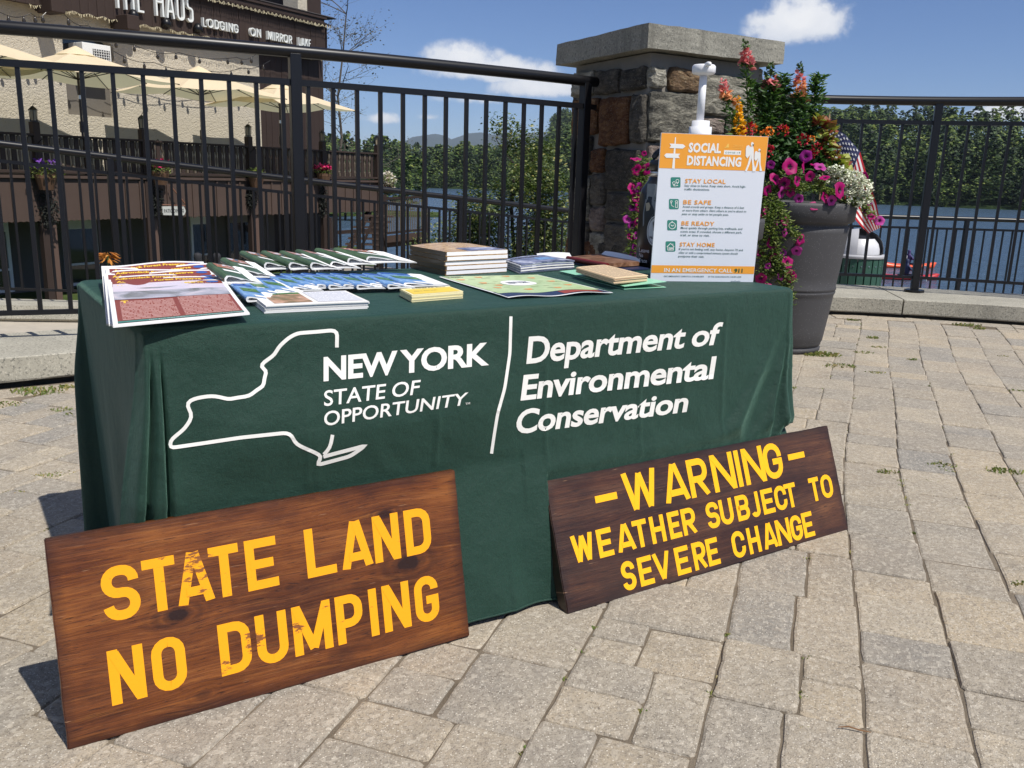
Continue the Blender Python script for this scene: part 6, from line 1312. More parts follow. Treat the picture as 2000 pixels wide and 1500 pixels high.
mb = MB(); mb.grid(lambda a, b: flagP(.40 * a, 6 / 13 + 7 / 13 * b), 12, 10); part('canton', mb, FB, ft, True)
mb = MB()
for r in range(9):
    for c in range(6 if r % 2 == 0 else 5):
        ca = .40 * ((c + .5 + (.5 if r % 2 else 0)) / 6); cb = 6 / 13 + 7 / 13 * ((r + .7) / 9.4); V = []
        for k in range(10): rr_ = .034 if k % 2 == 0 else .014; an = pi / 2 + k * pi / 5; V.append(flagP(ca + rr_ * cos(an) * .5, cb + rr_ * sin(an) * .95) - np.array([0, .003, 0]))
        mb.add(V + [flagP(ca, cb) - np.array([0, .003, 0])], [(k, (k + 1) % 10, 10) for k in range(10)])
part('stars', mb, FWm, ft)
# rusty stake with orange leaf plant left of the brochures
t = thing('orange_foliage_plant', 'orange leaved plant top showing just behind the table at left', 'plant', P5(212, 545, 5.9)); mb = MB(); mb.tube([P5(212, 560, 5.9) + [0, 0, -.6], P5(210, 500, 5.9)], .006, 6); part('stem', mb, STEM, t); mb = MB()
OL = leafmat('orange_leaf', [(0, (.40, .13, .02)), (1, (.62, .28, .06))], .2)
for k in range(26): a = k * 2.4; q = P5(211 + 4 * cos(a), 492 + (k % 6) * 3, 5.9); leaf(mb, q, .075, fl, .30, 0, (cos(a), sin(a) * .5, -.45 + fl.uniform(-.2, .5)))
part('foliage', mb, OL, t)

# ------------------------------------------------------------------ litter bin on the lower terrace
tc_ = atY(1672, 500, 11.0); bx_, by_ = tc_[0], tc_[1]; zt_ = atY(1672, 497, 11.0)[2]; zb_ = -1.05
t = thing('litter_bin', 'round litter bin with green slats and a grey dome lid below the planter', 'bin', (bx_, by_, zb_)); GSL = plain('green_recycled_slat', (.030, .085, .060), .5, 0, .4, .15, 8); GDM = plain('grey_dome_plastic', (.42, .42, .44), .4, 0, .4, .06, 5)
mb = MB(); mb.lathe([(0, zb_ + .05), (.27, zb_ + .05), (.27, zt_ - .02), (0, zt_ - .02)], 32, (bx_, by_, 0)); part('liner', mb, BLACK, t, True)
sl = MB(); sl.bbox((0, 0, 0), (.078, .022, zt_ - zb_ - .06), .004); slm = sl.mesh('slat', GSL)
for k in range(22):
    a = 2 * pi * k / 22; o = link('slat', slm, t); o.location = (.315 * cos(a), .315 * sin(a), (zt_ - zb_) / 2); o.rotation_euler = (0, 0, a + pi / 2)
    mb = MB(); mb.tube([(bx_ + .325 * cos(a), by_ + .325 * sin(a), zt_ - .12), (bx_ + .333 * cos(a), by_ + .333 * sin(a), zt_ - .12)], .008, 8); part('bolt', mb, plain('brushed_steel', (.6, .6, .6), .3, 1), t)
mb = MB(); mb.lathe([(.34, zt_ - .03), (.35, zt_ - .01), (.345, zt_ + .01), (.30, zt_ + .015)], 40, (bx_, by_, 0)); part('rim', mb, GDM, t, True)
prof = [(.31, .0), (.305, .08), (.28, .16), (.22, .235), (.13, .285), (0, .305)]
mb = MB(); mb.lathe([(r, zt_ + .015 + z) for r, z in prof], 40, (bx_, by_, 0), radians(-20), radians(250)); part('dome', mb, GDM, t, True)
mb = MB(); mb.lathe([(r * .86, zt_ + .015 + z * .8) for r, z in prof[:4]], 24, (bx_, by_, 0), radians(-115), radians(-15)); part('flap', mb, plain('light_flap', (.60, .60, .62), .4), t, True)
mb = MB(); mb.lathe([(r * .82, zt_ + .01 + z * .8) for r, z in prof], 24, (bx_, by_, 0)); part('dome_liner', mb, BLACK, t, True)

# ------------------------------------------------------------------ kayaks with paddlers
def skin_person(name, label, pts, edges, radii, mat, loc, rz=0, group=None, root=0):
    me = bpy.data.meshes.new('body'); me.from_pydata(pts, edges, []); o = link(name, me); o.location = tuple(loc); o.rotation_euler = (0, 0, rz); o['label'] = label; o['category'] = 'person'
    if group: o['group'] = group
    me.materials.append(mat); m = o.modifiers.new('skin', 'SKIN'); m.use_smooth_shade = True
    for i, r in enumerate(radii): me.skin_vertices[0].data[i].radius = (r, r)
    me.skin_vertices[0].data[root].use_root = True; s = o.modifiers.new('sub', 'SUBSURF'); s.levels = 1; s.render_levels = 1; return o
def kayak(name, label, x, y, ang, Lk, matk, plabel, shirt):
    p = onz(x, y, ZW); t = thing(name, label, 'kayak', p, 'kayaks on the lake', ang); n = 20; mb = MB(); V = []
    for i in range(n + 1):
        s = i / n * 2 - 1; w_ = .34 * (1 - s * s) ** .8 + .01; z1 = .16 + .16 * abs(s) ** 2.5
        for (a, b) in ((0, -.08), (.6, -.02), (1, .10), (.75, z1), (0, z1 + .07), (-.75, z1), (-1, .10), (-.6, -.02)): V.append((s * Lk / 2, a * w_, b if abs(s) < .97 else z1))
    mb.add(V, [(i * 8 + k, (i + 1) * 8 + k, (i + 1) * 8 + (k + 1) % 8, i * 8 + (k + 1) % 8) for i in range(n) for k in range(8)]); me = mb.mesh('hull', matk, smooth=True); link('hull', me, t)
    mb = MB(); mb.lathe([(.42, .235), (.44, .27), (.36, .275), (.33, .20)], 24, sy=.6); link('cockpit', mb.mesh('cockpit', BLACK), t)
    pts = [(0, 0, .2), (0, 0, .45), (0, 0, .68), (0, 0, .80), (0, 0, .92), (0, 0, 1.06), (.0, .2, .66), (.18, .28, .45), (.38, .16, .50), (0, -.2, .66), (.18, -.28, .48), (.38, -.12, .58)]
    skin_person('person', plabel, pts, [(0, 1), (1, 2), (2, 3), (3, 4), (4, 5), (2, 6), (6, 7), (7, 8), (2, 9), (9, 10), (10, 11)], [.17, .16, .17, .07, .10, .09, .08, .055, .045, .08, .055, .045], shirt, p + [0, 0, 0], ang, 'paddlers sitting in the kayaks')
    pd = thing('kayak_paddle', 'double ended paddle held by ' + ('the paddler in the orange kayak' if 'orange' in label else 'the paddler in the red kayak'), 'paddle', p + np.array([.42 * cos(ang), .42 * sin(ang), .55]), 'kayak paddles'); pd.rotation_euler = (0, 0, ang)
    mb = MB(); mb.tube([(0, -1.0, -.35), (0, 1.0, .45)], .016, 8); link('shaft', mb.mesh('shaft', BLACK), pd)
    for (yy, zz_) in ((-1.12, -.40), (1.12, .50)): mb = MB(); mb.bbox((0, yy, zz_), (.03, .36, .16), .01); link('blade', mb.mesh('blade', plain('paddle_blade', (.7, .7, .68), .5)), pd)
kayak('kayak', 'orange kayak on the lake beyond the right fence, farther of the two', 1772, 523, radians(8), 3.6, plain('orange_kayak', (.75, .10, .03), .35), 'paddler in a dark purple top sitting in the orange kayak', plain('purple_top', (.05, .03, .12), .7))
kayak('kayak', 'red kayak on the lake beyond the right fence, nearer of the two', 1768, 546, radians(3), 3.5, plain('red_kayak', (.42, .02, .025), .35), 'paddler in a navy top sitting in the red kayak', plain('navy_top', (.02, .03, .08), .7))
# ------------------------------------------------------------------ lodge with its deck
BO = np.array([*(onpl(0, 257, (0, 18, 0), (0, 1, 0))[:2]), 0]); BD = np.array([.5, .8660254, 0]); BN = np.array([.8660254, -.5, 0]); BZ = np.array([0, 0, 1.])
BT = (1, 0, 0, 1, 0)
def Bp(s, n, z): return BO + BD * (s * BT[0] + BT[1]) + BN * (n + BT[2]) + BZ * (z * BT[3] + BT[4])
def onB(x, y, n): P = onpl(x, y, BO + BN * n, BN); d = P - BO; return d @ BD, P[2]
BROWN = plain('dark_brown_stain', (.040, .026, .021), .7, 0, .3, .22, 3, .3, 40, .004)
BROWN2 = plain('brown_skirt_stain', (.075, .050, .040), .75, 0, .3, .15, 3, .3, 40, .004)
def stucco():
    m = NT('cream_stucco', .92, 0, .2); p = m.pos(True); m.col(m.mix(m.noise(p, 2.5, 5), (.52, .465, .365), (.60, .54, .435))); h = m.math('ADD', m.noise(m.map(p, (1, 1, 1.3)), 16, 6, .7, .5), m.math('MULTIPLY', m.noise(p, 30, 4), .4)); m.bump(h, 1.0, .045); return m.m
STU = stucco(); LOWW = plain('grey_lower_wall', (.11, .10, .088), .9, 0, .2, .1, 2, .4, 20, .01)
bld = thing('lodge', 'cream and dark brown lodge building behind the left fence, with its big sign band', 'building', Bp(4, -2.4, -1.9))
def bbox_(mb, s0, s1, n0, n1, z0, z1, bev=0):
    c = Bp((s0 + s1) / 2, (n0 + n1) / 2, (z0 + z1) / 2); d = (s1 - s0, n1 - n0, z1 - z0)
    return mb.bbox(c, d, bev, BD, BN, BZ) if bev else mb.box(c, d, BD, BN, BZ)
# stucco wall built round the window recess
mb = MB()
for (s0, s1, z0, z1) in ((-9, 3.1, .8, 5.2), (4.45, 9.3, .8, 5.2), (3.1, 4.45, .8, 2.2), (3.1, 4.45, 4.2, 5.2)): bbox_(mb, s0, s1, -2.75, -2.4, z0, z1)
bbox_(mb, 3.0, 4.5, -3.4, -2.72, .8, 5.2); part('stucco_wall', mb, STU, bld)
mb = MB()                                 # arched head over the recess
A_ = [(3.1 + .675 - .72 * cos(pi * k / 12), 3.78 + .36 * sin(pi * k / 12)) for k in range(13)]
for (a, b) in zip(A_[:-1], A_[1:]): mb.hexa([Bp(a[0], -2.7, a[1]), Bp(b[0], -2.7, b[1]), Bp(b[0], -2.42, b[1]), Bp(a[0], -2.42, a[1]), Bp(a[0], -2.7, 4.22), Bp(b[0], -2.7, 4.22), Bp(b[0], -2.42, 4.22), Bp(a[0], -2.42, 4.22)])
part('arch', mb, STU, bld)
GRY = plain('window_panel_grey', (.16, .15, .13), .7); WHT = plain('white_paint', (.72, .72, .70), .45, 0, .5, .04, 10)
mb = MB(); bbox_(mb, 3.1, 4.45, -2.72, -2.66, 2.2, 3.2); part('shaded_alcove_back', mb, plain('alcove_shade_brown', (.13, .115, .095), .8), bld)  # alcove's shade painted as a dark grey-brown back
GL = NT('window_glass', .05, 0, .8); GL.col((.015, .02, .025)); GLASS = GL.m
mb = MB(); bbox_(mb, 3.12, 4.43, -2.71, -2.68, 3.2, 4.0); part('pane', mb, GLASS, bld)
t_ac = thing('air_conditioner', 'white window air conditioner above the second cream umbrella', 'air conditioner', Bp(3.6, -2.35, 3.25)); mb = MB(); s0, z0 = onB(163, 118, -2.15); s1, z1 = onB(216, 92, -2.15); bbox_(mb, s0, s1, -2.7, -2.15, z0 - .05, z0 + .42, .012); part('casing', mb, WHT, t_ac)
mb = MB(); bbox_(mb, s0 + (s1 - s0) * .35, s1 - .04, -2.148, -2.14, z0 + .03, z0 + .30); part('grille', mb, plain('dark_grille', (.06, .06, .06), .6), t_ac)
for k in range(7): mb = MB(); u = s0 + (s1 - s0) * (.37 + .085 * k); bbox_(mb, u, u + .012, -2.138, -2.128, z0 + .03, z0 + .30); part('grille_bar', mb, WHT, t_ac)
for k in range(4): mb = MB(); bbox_(mb, s0 + (s1 - s0) * .35, s1 - .04, -2.127, -2.118, z0 + .07 + .06 * k, z0 + .08 + .06 * k); part('grille_bar', mb, WHT, t_ac)
# brown boarded end of the wall
mb = MB(); bbox_(mb, 9.3, 12.05, -2.9, -2.46, -1.9, 5.4); bbox_(mb, 11.9, 12.1, -7, -2.46, -1.9, 5.4); part('wall_core', mb, BROWN, bld)
bb = MB(); bb.bbox((0, 0, 0), (.225, .03, 4.6), .004); bme = bb.mesh('siding_board', BROWN)
for k in range(12):
    o = link('siding_board', bme, bld); o.location = Vector(Bp(9.42 + .232 * k, -2.44 + rnd.uniform(-.006, .006), 3.1)) - Vector(W0(bld)); o.rotation_euler = (0, 0, atan2(BD[1], BD[0]))
# sign band: vertical boards hung just proud of the wall
BT = (1.0445, .4645, -.85, 1.0445, -.0472)
mb = MB(); bbox_(mb, -9, 10.95, -2.4, -1.24, 4.36, 5.35); part('band_core', mb, BROWN, bld)
bb = MB(); bb.bbox((0, 0, 0), (.215, .026, 1.08), .003); bme = bb.mesh('band_board', BROWN)
for k in range(64):
    s = -2.6 + .212 * k
    if s > 10.9: break
    o = link('band_board', bme, bld); o.location = Vector(Bp(s, -1.222 + rnd.uniform(-.007, .007), 4.86)) - Vector(W0(bld)); o.rotation_euler = (0, 0, atan2(BD[1], BD[0]))
for k in range(5): o = link('band_board', bme, bld); o.location = Vector(Bp(10.965, -1.35 - .212 * k, 4.86)) - Vector(W0(bld)); o.rotation_euler = (0, 0, atan2(BN[1], BN[0]))
mb = MB(); bbox_(mb, -9, 11.18, -2.6, -1.02, 5.42, 5.50); bbox_(mb, -9, 11.10, -1.20, -1.06, 5.30, 5.419); part('roof_edge', mb, BROWN, bld)
RFM = plain('dark_shingles', (.03, .025, .024), .9); mb = MB(); mb.hexa([Bp(-9, -1.0, 5.505), Bp(11.2, -1.0, 5.505), Bp(11.2, -3.2, 5.505), Bp(-9, -3.2, 5.505), Bp(-9, -1.1, 5.55), Bp(11.1, -1.1, 5.55), Bp(11.1, -3.2, 6.0), Bp(-9, -3.2, 6.0)]); part('roof', mb, RFM, bld)
BT = (1, 0, 0, 1, 0); mb = MB(); s0, _z = onB(582, 20, -2.3); s1, _z = onB(626, 20, -2.3); sm_ = onB(600, 20, -2.3)[0]; bbox_(mb, s0, sm_, -2.9, -2.3, 5.4, 8.5); part('dormer_panel', mb, STU, bld); mb = MB(); bbox_(mb, sm_, s1, -4.5, -2.28, 5.3, 8.5); part('dormer_wall', mb, BROWN, bld); BT = (1.0445, .4645, -.85, 1.0445, -.0472)
mb = MB()
for k in range(120):
    s = 1.0 + k * .083
    if s > 10.95: break
    mb.add([Bp(s, -1.05, 5.31), Bp(s + .075, -1.05, 5.31), Bp(s + .0375, -1.05, 5.21), Bp(s, -1.03, 5.31), Bp(s + .075, -1.03, 5.31), Bp(s + .0375, -1.03, 5.21)], [(0, 2, 1), (3, 4, 5), (0, 3, 5, 2), (1, 2, 5, 4)])
o = part('scalloped_trim', mb, BROWN, bld)
# brackets and lamps under the band
for i, (x, y, lab) in enumerate(((103, 10, 'left'), (250, 45, 'right'))):
    s, z = onB(x, y, -1.0); mb = MB(); bbox_(mb, s - .17, s + .17, -1.35, -.78, z - .17, z + .17, .02); part('bracket', mb, BROWN, bld)
    mb = MB(); bbox_(mb, s - .09, s + .09, -1.6, -1.3, z - .1, z + .1, .01); part('beam', mb, BROWN, bld)
for x, y in ((262, 32), (326, 48), (388, 58)):
    s, z = onB(x, y, -1.1); mb = MB(); mb.lathe([(.0, .17), (.07, .15), (.12, .06), (.13, -.06), (0, -.06)], 18, Bp(s, -1.12, z)); part('shade_lamp', mb, BLACK, bld, True)
# lettering on the band
SGN = thing('lodge_letters', 'pale raised letters THE HAUS LODGING ON MIRROR LAKE on the dark sign band', 'sign', Bp(6, -1.19, 4.6)); SGM = plain('pale_letter_face', (.72, .74, .72), .45, 0, .5, .05, 20)
def bletters(txt, s0, s1, z0, ht, t, wid=None, rr_=.45):
    ws = {'I': .28, 'M': 1.15, 'W': 1.3, ' ': .75, 'O': 1.1, 'L': .62, 'E': .62, 'S': .72, 'T': .75, 'K': .85, 'D': .85, 'R': .78}; tot = sum(ws.get(c, .88) + .30 for c in txt) - .30; u = (s1 - s0) / tot; s = s0
    for ch in txt:
        w_ = ws.get(ch, .88) * u
        if ch != ' ':
            mb = MB()
            for i, ln in enumerate(letter(ch, w_, ht, t, min(ht * rr_, w_ / 2 - t / 2))):
                V, Fc = strokes([ln], t); V = clipz(V, 0, ht) if ch in 'AMWVRKN' else V; n0, n1 = -1.195, -1.10 + .002 * i
                nV = len(V); mb.add([Bp(s + a, n1, z0 + b) for a, b in V] + [Bp(s + a, n0, z0 + b) for a, b in V], Fc + [tuple(j + nV for j in q)[::-1] for q in Fc] + [(q[a], q[b], q[b] + nV, q[a] + nV) for q in Fc for a, b in ((0, 1), (1, 2), (2, 3), (3, 0))])
            o = part('letter', mb, SGM, SGN); o['label'] = 'raised letter ' + ch
        s += w_ + .30 * u
bletters('THE', 3.62, 4.42, 4.60, .66, .048); bletters('HAUS', 4.76, 5.88, 4.60, .66, .048); bletters('LODGING', 6.18, 7.35, 4.56, .22, .025); bletters('ON', 7.78, 8.16, 4.56, .22, .025); bletters('MIRROR', 8.42, 9.35, 4.56, .22, .025); bletters('LAKE', 9.62, 10.12, 4.56, .22, .025)
# icicle lights: many small tips along the band
mb = MB()
for k in range(260): s = 1.6 + 9.2 * k / 260; z = 4.34 - .02 * sin(k * .6); a = fl.uniform(.03, .09); d = fl.uniform(-.03, .03); mb.tube([Bp(s, -1.17, z), Bp(s + d, -1.16, z - a)], .006, 4)
for k in range(230): s = 5.2 + 5.7 * k / 230; z = 5.24; mb.tube([Bp(s, -1.0, z + .03 * sin(k)), Bp(s + fl.uniform(-.03, .03), -1.0, z - fl.uniform(.02, .07))], .006, 4)
o = part('icicle_lights', mb, plain('warm_white_plastic', (.70, .62, .42), .4), bld); o['kind'] = 'stuff'
BT = (1, 0, 0, 1, 0)
# bulbs on wires
def bulbs(label, pts, n, nn_=-1.6):
    P = [Bp(*onB(*q, nn_)[:1], nn_, onB(*q, nn_)[1]) for q in pts]; t = thing('string_lights', label, 'string lights', P[0], 'bulb strings across the stucco wall'); C = []
    for a, b in zip(P[:-1], P[1:]): C += [a + (b - a) * k / 12 - np.array([0, 0, .09 * sin(pi * k / 12)]) for k in range(12)]
    C.append(P[-1]); mb = MB(); mb.tube(C, .008, 5); part('wire', mb, BLACK, t)
    bm_ = MB(); bm_.lathe([(0, 0), (.022, 0), (.024, -.05), (.042, -.09), (.034, -.14), (0, -.16)], 10); me = bm_.mesh('bulb', plain('dark_bulb', (.03, .025, .02), .2), smooth=True)
    for k in range(n): q = C[int((k + .5) / n * (len(C) - 1))]; o = link('bulb', me, t); o.location = Vector(q) - Vector(W0(t))
bulbs('upper string of dark bulbs running right from the sign band', [(125, 28), (172, 50), (262, 88), (350, 103), (462, 112), (500, 106)], 11); bulbs('lower string of dark bulbs just above the umbrellas', [(222, 100), (300, 122), (392, 135), (470, 133), (528, 118)], 8, -1.9)
bulbs('short string of dark bulbs at the far left of the stucco wall', [(-60, 18), (0, 24), (60, 26), (90, 24)], 6)
# deck
dk = thing('deck', 'dark brown raised deck with balustrade running along the front of the lodge', 'deck', Bp(4, 0, -1.9))
mb = MB(); bbox_(mb, -9, 11.8, -2.39, -.02, .70, .82); bbox_(mb, 9.3, 11.8, -7, -2.4, .70, .82); part('floor', mb, BROWN, dk)
mb = MB(); bbox_(mb, -9, 11.9, -.06, .09, .84, .90, .006); part('bottom_rail', mb, BROWN, dk); mb = MB(); bbox_(mb, -9, 11.9, -.07, .07, 1.585, 1.63, .006); part('hand_rail', mb, BROWN, dk)
mb = MB(); bbox_(mb, -9, 11.9, .0, .10, .74, .80); bbox_(mb, -9, 11.9, -.08, -.02, .1, .8); part('fascia', mb, BROWN2, dk)
b1_ = MB(); b1_.bbox((0, 0, 0), (.105, .03, .70), .004); m1_ = b1_.mesh('baluster', BROWN)
b2_ = MB(); b2_.lathe([(.016, -.35), (.022, -.25), (.03, -.22), (.014, -.19), (.028, -.05), (.03, .02), (.012, .10), (.03, .16), (.024, .20), (.02, .35)], 8); b2_.bbox((0, 0, .25), (.07, .05, .14), .004); b2_.bbox((0, 0, -.29), (.06, .05, .10), .004); m2_ = b2_.mesh('baluster', plain('faded_brown_paint', (.11, .085, .06), .7))
k = 0; s = -1.6
while s < 11.6:
    o = link('baluster', m1_ if k % 2 == 0 else m2_, dk); o.location = Vector(Bp(s, .0, 1.243)) - Vector(W0(dk)); o.rotation_euler = (0, 0, atan2(BD[1], BD[0])); s += .115; k += 1
sk = MB()
prof_ = [(-.185, .42), (.185, .42), (.185, -.47), (.12, -.49), (.06, -.47), (0, -.49), (-.06, -.47), (-.12, -.49), (-.185, -.47)]
sk.add([(a, -.011, b) for a, b in prof_] + [(a, .011, b) for a, b in prof_], [tuple(range(9)), tuple(range(17, 8, -1))] + [(i, i + 9, (i + 1) % 9 + 9, (i + 1) % 9) for i in range(9)]); skm = sk.mesh('skirt_board', BROWN2)
bt_ = MB(); bt_.bbox((0, 0, 0), (.045, .03, .93), .004); btm = bt_.mesh('batten', BROWN2)
for k in range(36):
    s = -1.6 + .375 * k
    if s > 11.9: break
    o = link('skirt_board', skm, dk); o.location = Vector(Bp(s, .03, .34)) - Vector(W0(dk)); o.rotation_euler = (0, 0, atan2(BD[1], BD[0]))
    for ds in (-.187,): o = link('batten', btm, dk); o.location = Vector(Bp(s + ds, .057, .30)) - Vector(W0(dk)); o.rotation_euler = (0, 0, atan2(BD[1], BD[0]))
LB = ['over the purple flower basket', 'over the first magenta flower basket', 'over the olive green flower basket', 'near the boarded wall', 'on the corner post against the forest']
for i, s in enumerate((.72, 3.30, 6.5, 9.3, 11.78)):
    mb = MB(); bbox_(mb, s - .075, s + .075, -.075, .075, -1.9, 1.86, .008); part('post', mb, BROWN, dk)
    L = thing('lantern', 'black lantern on the deck post ' + LB[i], 'lantern', Bp(s, 0, 1.865), 'lanterns on the deck posts'); b = Bp(s, 0, 1.865)
    mb = MB(); mb.lathe([(0, .0), (.085, .0), (.085, .02), (0, .02)], 6, b); part('base', mb, BLACK, L); mb = MB(); mb.lathe([(.105, .23), (.03, .30), (.0, .31)], 6, b); part('cap', mb, BLACK, L); mb = MB(); mb.lathe([(.06, .02), (.07, .23)], 6, b); part('glass', mb, plain('amber_glass', (.30, .24, .16), .2), L)
    for k in range(6): mb = MB(); a = k * pi / 3; mb.tube([b + [.07 * cos(a), .07 * sin(a), .02], b + [.085 * cos(a), .085 * sin(a), .23]], .007, 5); part('bar', mb, BLACK, L)
    mb = MB(); mb.tube([b + [0, 0, .30], b + [.03, 0, .36], b + [.07, 0, .34]], .007, 6); part('hook', mb, BLACK, L)
for s in (.72, 3.3, 6.5): mb = MB(); bbox_(mb, s + .16, s + .30, -.12, -.02, -1.9, .1, .006); part('post', mb, plain('reddish_post', (.10, .06, .045), .7), dk)
# return of the balustrade at the lake end and its braces
mb = MB(); bbox_(mb, 11.72, 11.84, -6, -.07, 1.585, 1.63); bbox_(mb, 11.72, 11.84, -6, -.07, .84, .9); part('side_rail', mb, BROWN, dk)
for k in range(26): o = link('baluster', m1_ if k % 2 == 0 else m2_, dk); o.location = Vector(Bp(11.78, -.2 - .2 * k, 1.243)) - Vector(W0(dk)); o.rotation_euler = (0, 0, atan2(BN[1], BN[0]))
mb = MB(); mb.tube([Bp(11.5, -.1, -.15), Bp(10.3, -.1, -1.5)], .09, 4); mb.tube([Bp(11.6, -.2, -.2), Bp(12.2, -.2, -1.9)], .06, 4); part('brace', mb, BROWN, dk)
# lower storey
lw = thing('lower_storey', 'shaded grey lower storey with white framed glass doors under the deck', 'building', Bp(3, -2.0, -1.9))
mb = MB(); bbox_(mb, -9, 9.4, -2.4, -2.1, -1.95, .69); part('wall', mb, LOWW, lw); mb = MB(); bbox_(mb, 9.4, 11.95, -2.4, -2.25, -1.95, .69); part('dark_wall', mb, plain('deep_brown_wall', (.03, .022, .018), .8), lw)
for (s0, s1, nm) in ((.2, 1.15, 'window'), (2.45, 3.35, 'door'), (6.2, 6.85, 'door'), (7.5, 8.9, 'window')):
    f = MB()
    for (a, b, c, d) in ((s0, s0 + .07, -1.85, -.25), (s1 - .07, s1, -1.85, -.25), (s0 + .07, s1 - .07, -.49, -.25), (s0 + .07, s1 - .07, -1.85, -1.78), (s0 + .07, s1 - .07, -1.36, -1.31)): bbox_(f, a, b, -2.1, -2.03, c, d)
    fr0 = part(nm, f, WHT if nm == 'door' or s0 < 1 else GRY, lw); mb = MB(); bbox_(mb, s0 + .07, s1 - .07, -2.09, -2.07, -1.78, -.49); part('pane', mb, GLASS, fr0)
mb = MB(); bbox_(mb, -9, 12, -2.3, 2.5, -2.05, -1.92); struct('patio', mb, plain('patio_paving', (.28, .25, .21), .9))
# umbrellas
UT = plain('cream_canvas', (.78, .64, .44), .75, 0, .3, .05, 2, trans=.22); UP = plain('umbrella_pole_brown', (.03, .018, .014), .4)
def umbrella(label, s, n, zp, half=2.1, drop=.62, rot=pi / 4 + .12):
    t = thing('patio_umbrella', label, 'umbrella', Bp(s, n, .82), 'cream umbrellas on the deck'); tp = Bp(s, n, zp); R_ = []
    for k in range(8):
        a = rot + k * pi / 4; d = BD * cos(a) + BN * sin(a); rr_ = half * (1 if k % 2 == 0 else .76); zd = drop * (1 if k % 2 == 0 else .86); R_.append((d, rr_, zd))
    for k in range(8):
        d0, r0, z0 = R_[k]; d1, r1, z1 = R_[(k + 1) % 8]; mb = MB()
        def f(a, b, d0=d0, r0=r0, z0=z0, d1=d1, r1=r1, z1=z1):
            q0 = d0 * r0 * b - BZ * (z0 * b ** .92); q1 = d1 * r1 * b - BZ * (z1 * b ** .92); return tp + q0 * (1 - a) + q1 * a - BZ * .035 * sin(pi * a) * b
        mb.grid(f, 6, 6); part('canvas_panel', mb, UT, t, True)
        mb = MB(); mb.tube([tp + d0 * r0 * f_ - BZ * (z0 * f_ ** .92 + .02) for f_ in (0, .5, 1)], .011, 5); part('rib', mb, UP, t)
        mb = MB(); mb.tube([tp - BZ * .62, tp + d0 * r0 * .5 - BZ * (z0 * .55 + .02)], .010, 5); part('strut', mb, UP, t)
    mb = MB(); mb.lathe([(0, .09), (.05, .07), (.30, -.05), (.42, -.12)], 12, tp - BZ * .02); part('vent_cap', mb, UT, t, True)
    mb = MB(); mb.tube([tp - BZ * .02, Bp(s, n, .82)], .026, 10); part('pole', mb, UP, t); mb = MB(); mb.tube([Bp(s, n, 1.72), Bp(s, n, 1.95)], .05, 8); mb.tube([Bp(s, n, 1.86), Bp(s, n + .12, 1.86), Bp(s, n + .14, 1.78)], .012, 6); part('crank', mb, UP, t)
    mb = MB(); mb.tube([tp - BZ * 1.02, tp - BZ * .94], .03, 10); part('silver_collar', mb, plain('brushed_steel', (.6, .6, .6), .3, 1), t)
for (lab, px, py, n) in (('cream patio umbrella cut off by the left edge of the view', -75, 62, -.25), ('cream patio umbrella in front of the white air conditioner', 148, 98, -.25), ('cream patio umbrella in front of the middle of the stucco wall', 388, 136, -.25), ('cream patio umbrella by the boarded wall, its tip against the sky', 545, 166, -.25)):
    s, z = onB(px, py, n); umbrella(lab, s, n, z + .02)
# flower baskets on hooks
PURF = plain('purple_bloom', (.16, .05, .35), .6); MAGF = plain('magenta_bloom', (.55, .01, .12), .6); OLV = leafmat('basket_leaf', [(0, (.05, .08, .02)), (.5, (.14, .19, .04)), (1, (.28, .30, .08))], .25)
WHF = leafmat('white_pink_bloom', [(0, (.55, .50, .45)), (.6, (.70, .66, .60)), (1, (.45, .30, .28))], .2); BASK = plain('brown_basket', (.10, .05, .025), .8)
for (lab, x, y, r, fm_, nf) in (('hanging basket of purple flowers at the left of the deck', 88, 336, .36, PURF, 60), ('hanging basket of magenta flowers below the third baluster run', 312, 330, .27, MAGF, 170), ('hanging olive green basket without open flowers', 500, 340, .24, OLV, 10), ('hanging basket of magenta flowers beside the tall fence post', 632, 335, .26, MAGF, 170), ('round ball of white and pink flowers hanging off the deck corner', 757, 354, .30, WHF, 500)):
    s, z = onB(x, y, .28); c = Bp(s, .28, z); t = thing('flower_basket', lab, 'flower basket', c, 'hanging flower baskets'); mb = MB(); leafy(mb, c, (r, r, r * .6), 260, .075, fl, .5); part('foliage', mb, OLV, t)
    mb = MB(); leafy(mb, c + np.array([0, 0, r * .38 if nf < 400 else 0]), (r * .85, r * .85, r * (.35 if nf < 400 else 1)), nf, .085, fl, .9); part('flowers', mb, fm_, t)['kind'] = 'stuff'
    mb = MB(); mb.lathe([(.02, -.25), (.14, -.36), (.20, -.12), (.20, -.05), (0, -.08)], 12, c); part('basket', mb, BASK, t); mb = MB(); mb.tube([Bp(s, .06, z + .1), Bp(s, .1, z + .55), Bp(s, .28, z + .66), Bp(s, .42, z + .50)], .010, 6); part('hook', mb, BLACK, t)
for (lab, x, y, w_, h_) in (('long dark trailing vine and painted basket shadow hanging down the skirt at the left', 88, 410, .30, .42), ('dark trailing vine and painted shadow under the magenta basket', 305, 390, .15, .40), ('dark trailing vine and painted shadow under the olive basket', 490, 385, .15, .30), ('dark trailing vine and painted basket shadow beside the tall fence post', 630, 395, .14, .45)):
    s, z = onB(x, y, .12); mb = MB(); leafy(mb, Bp(s, .12, z), (w_, .08, h_), 420, .09, fl, .4, up=-.6); solo('vine_with_shadow', mb, plain('dark_vine_and_shadow', (.010, .012, .008), .8), lab, 'plant', 'dark trailing vines and painted basket shadows on the deck skirt', loc=Bp(s, .12, z))  # near-black leaves: hanging vines plus the baskets' shadows put into colour
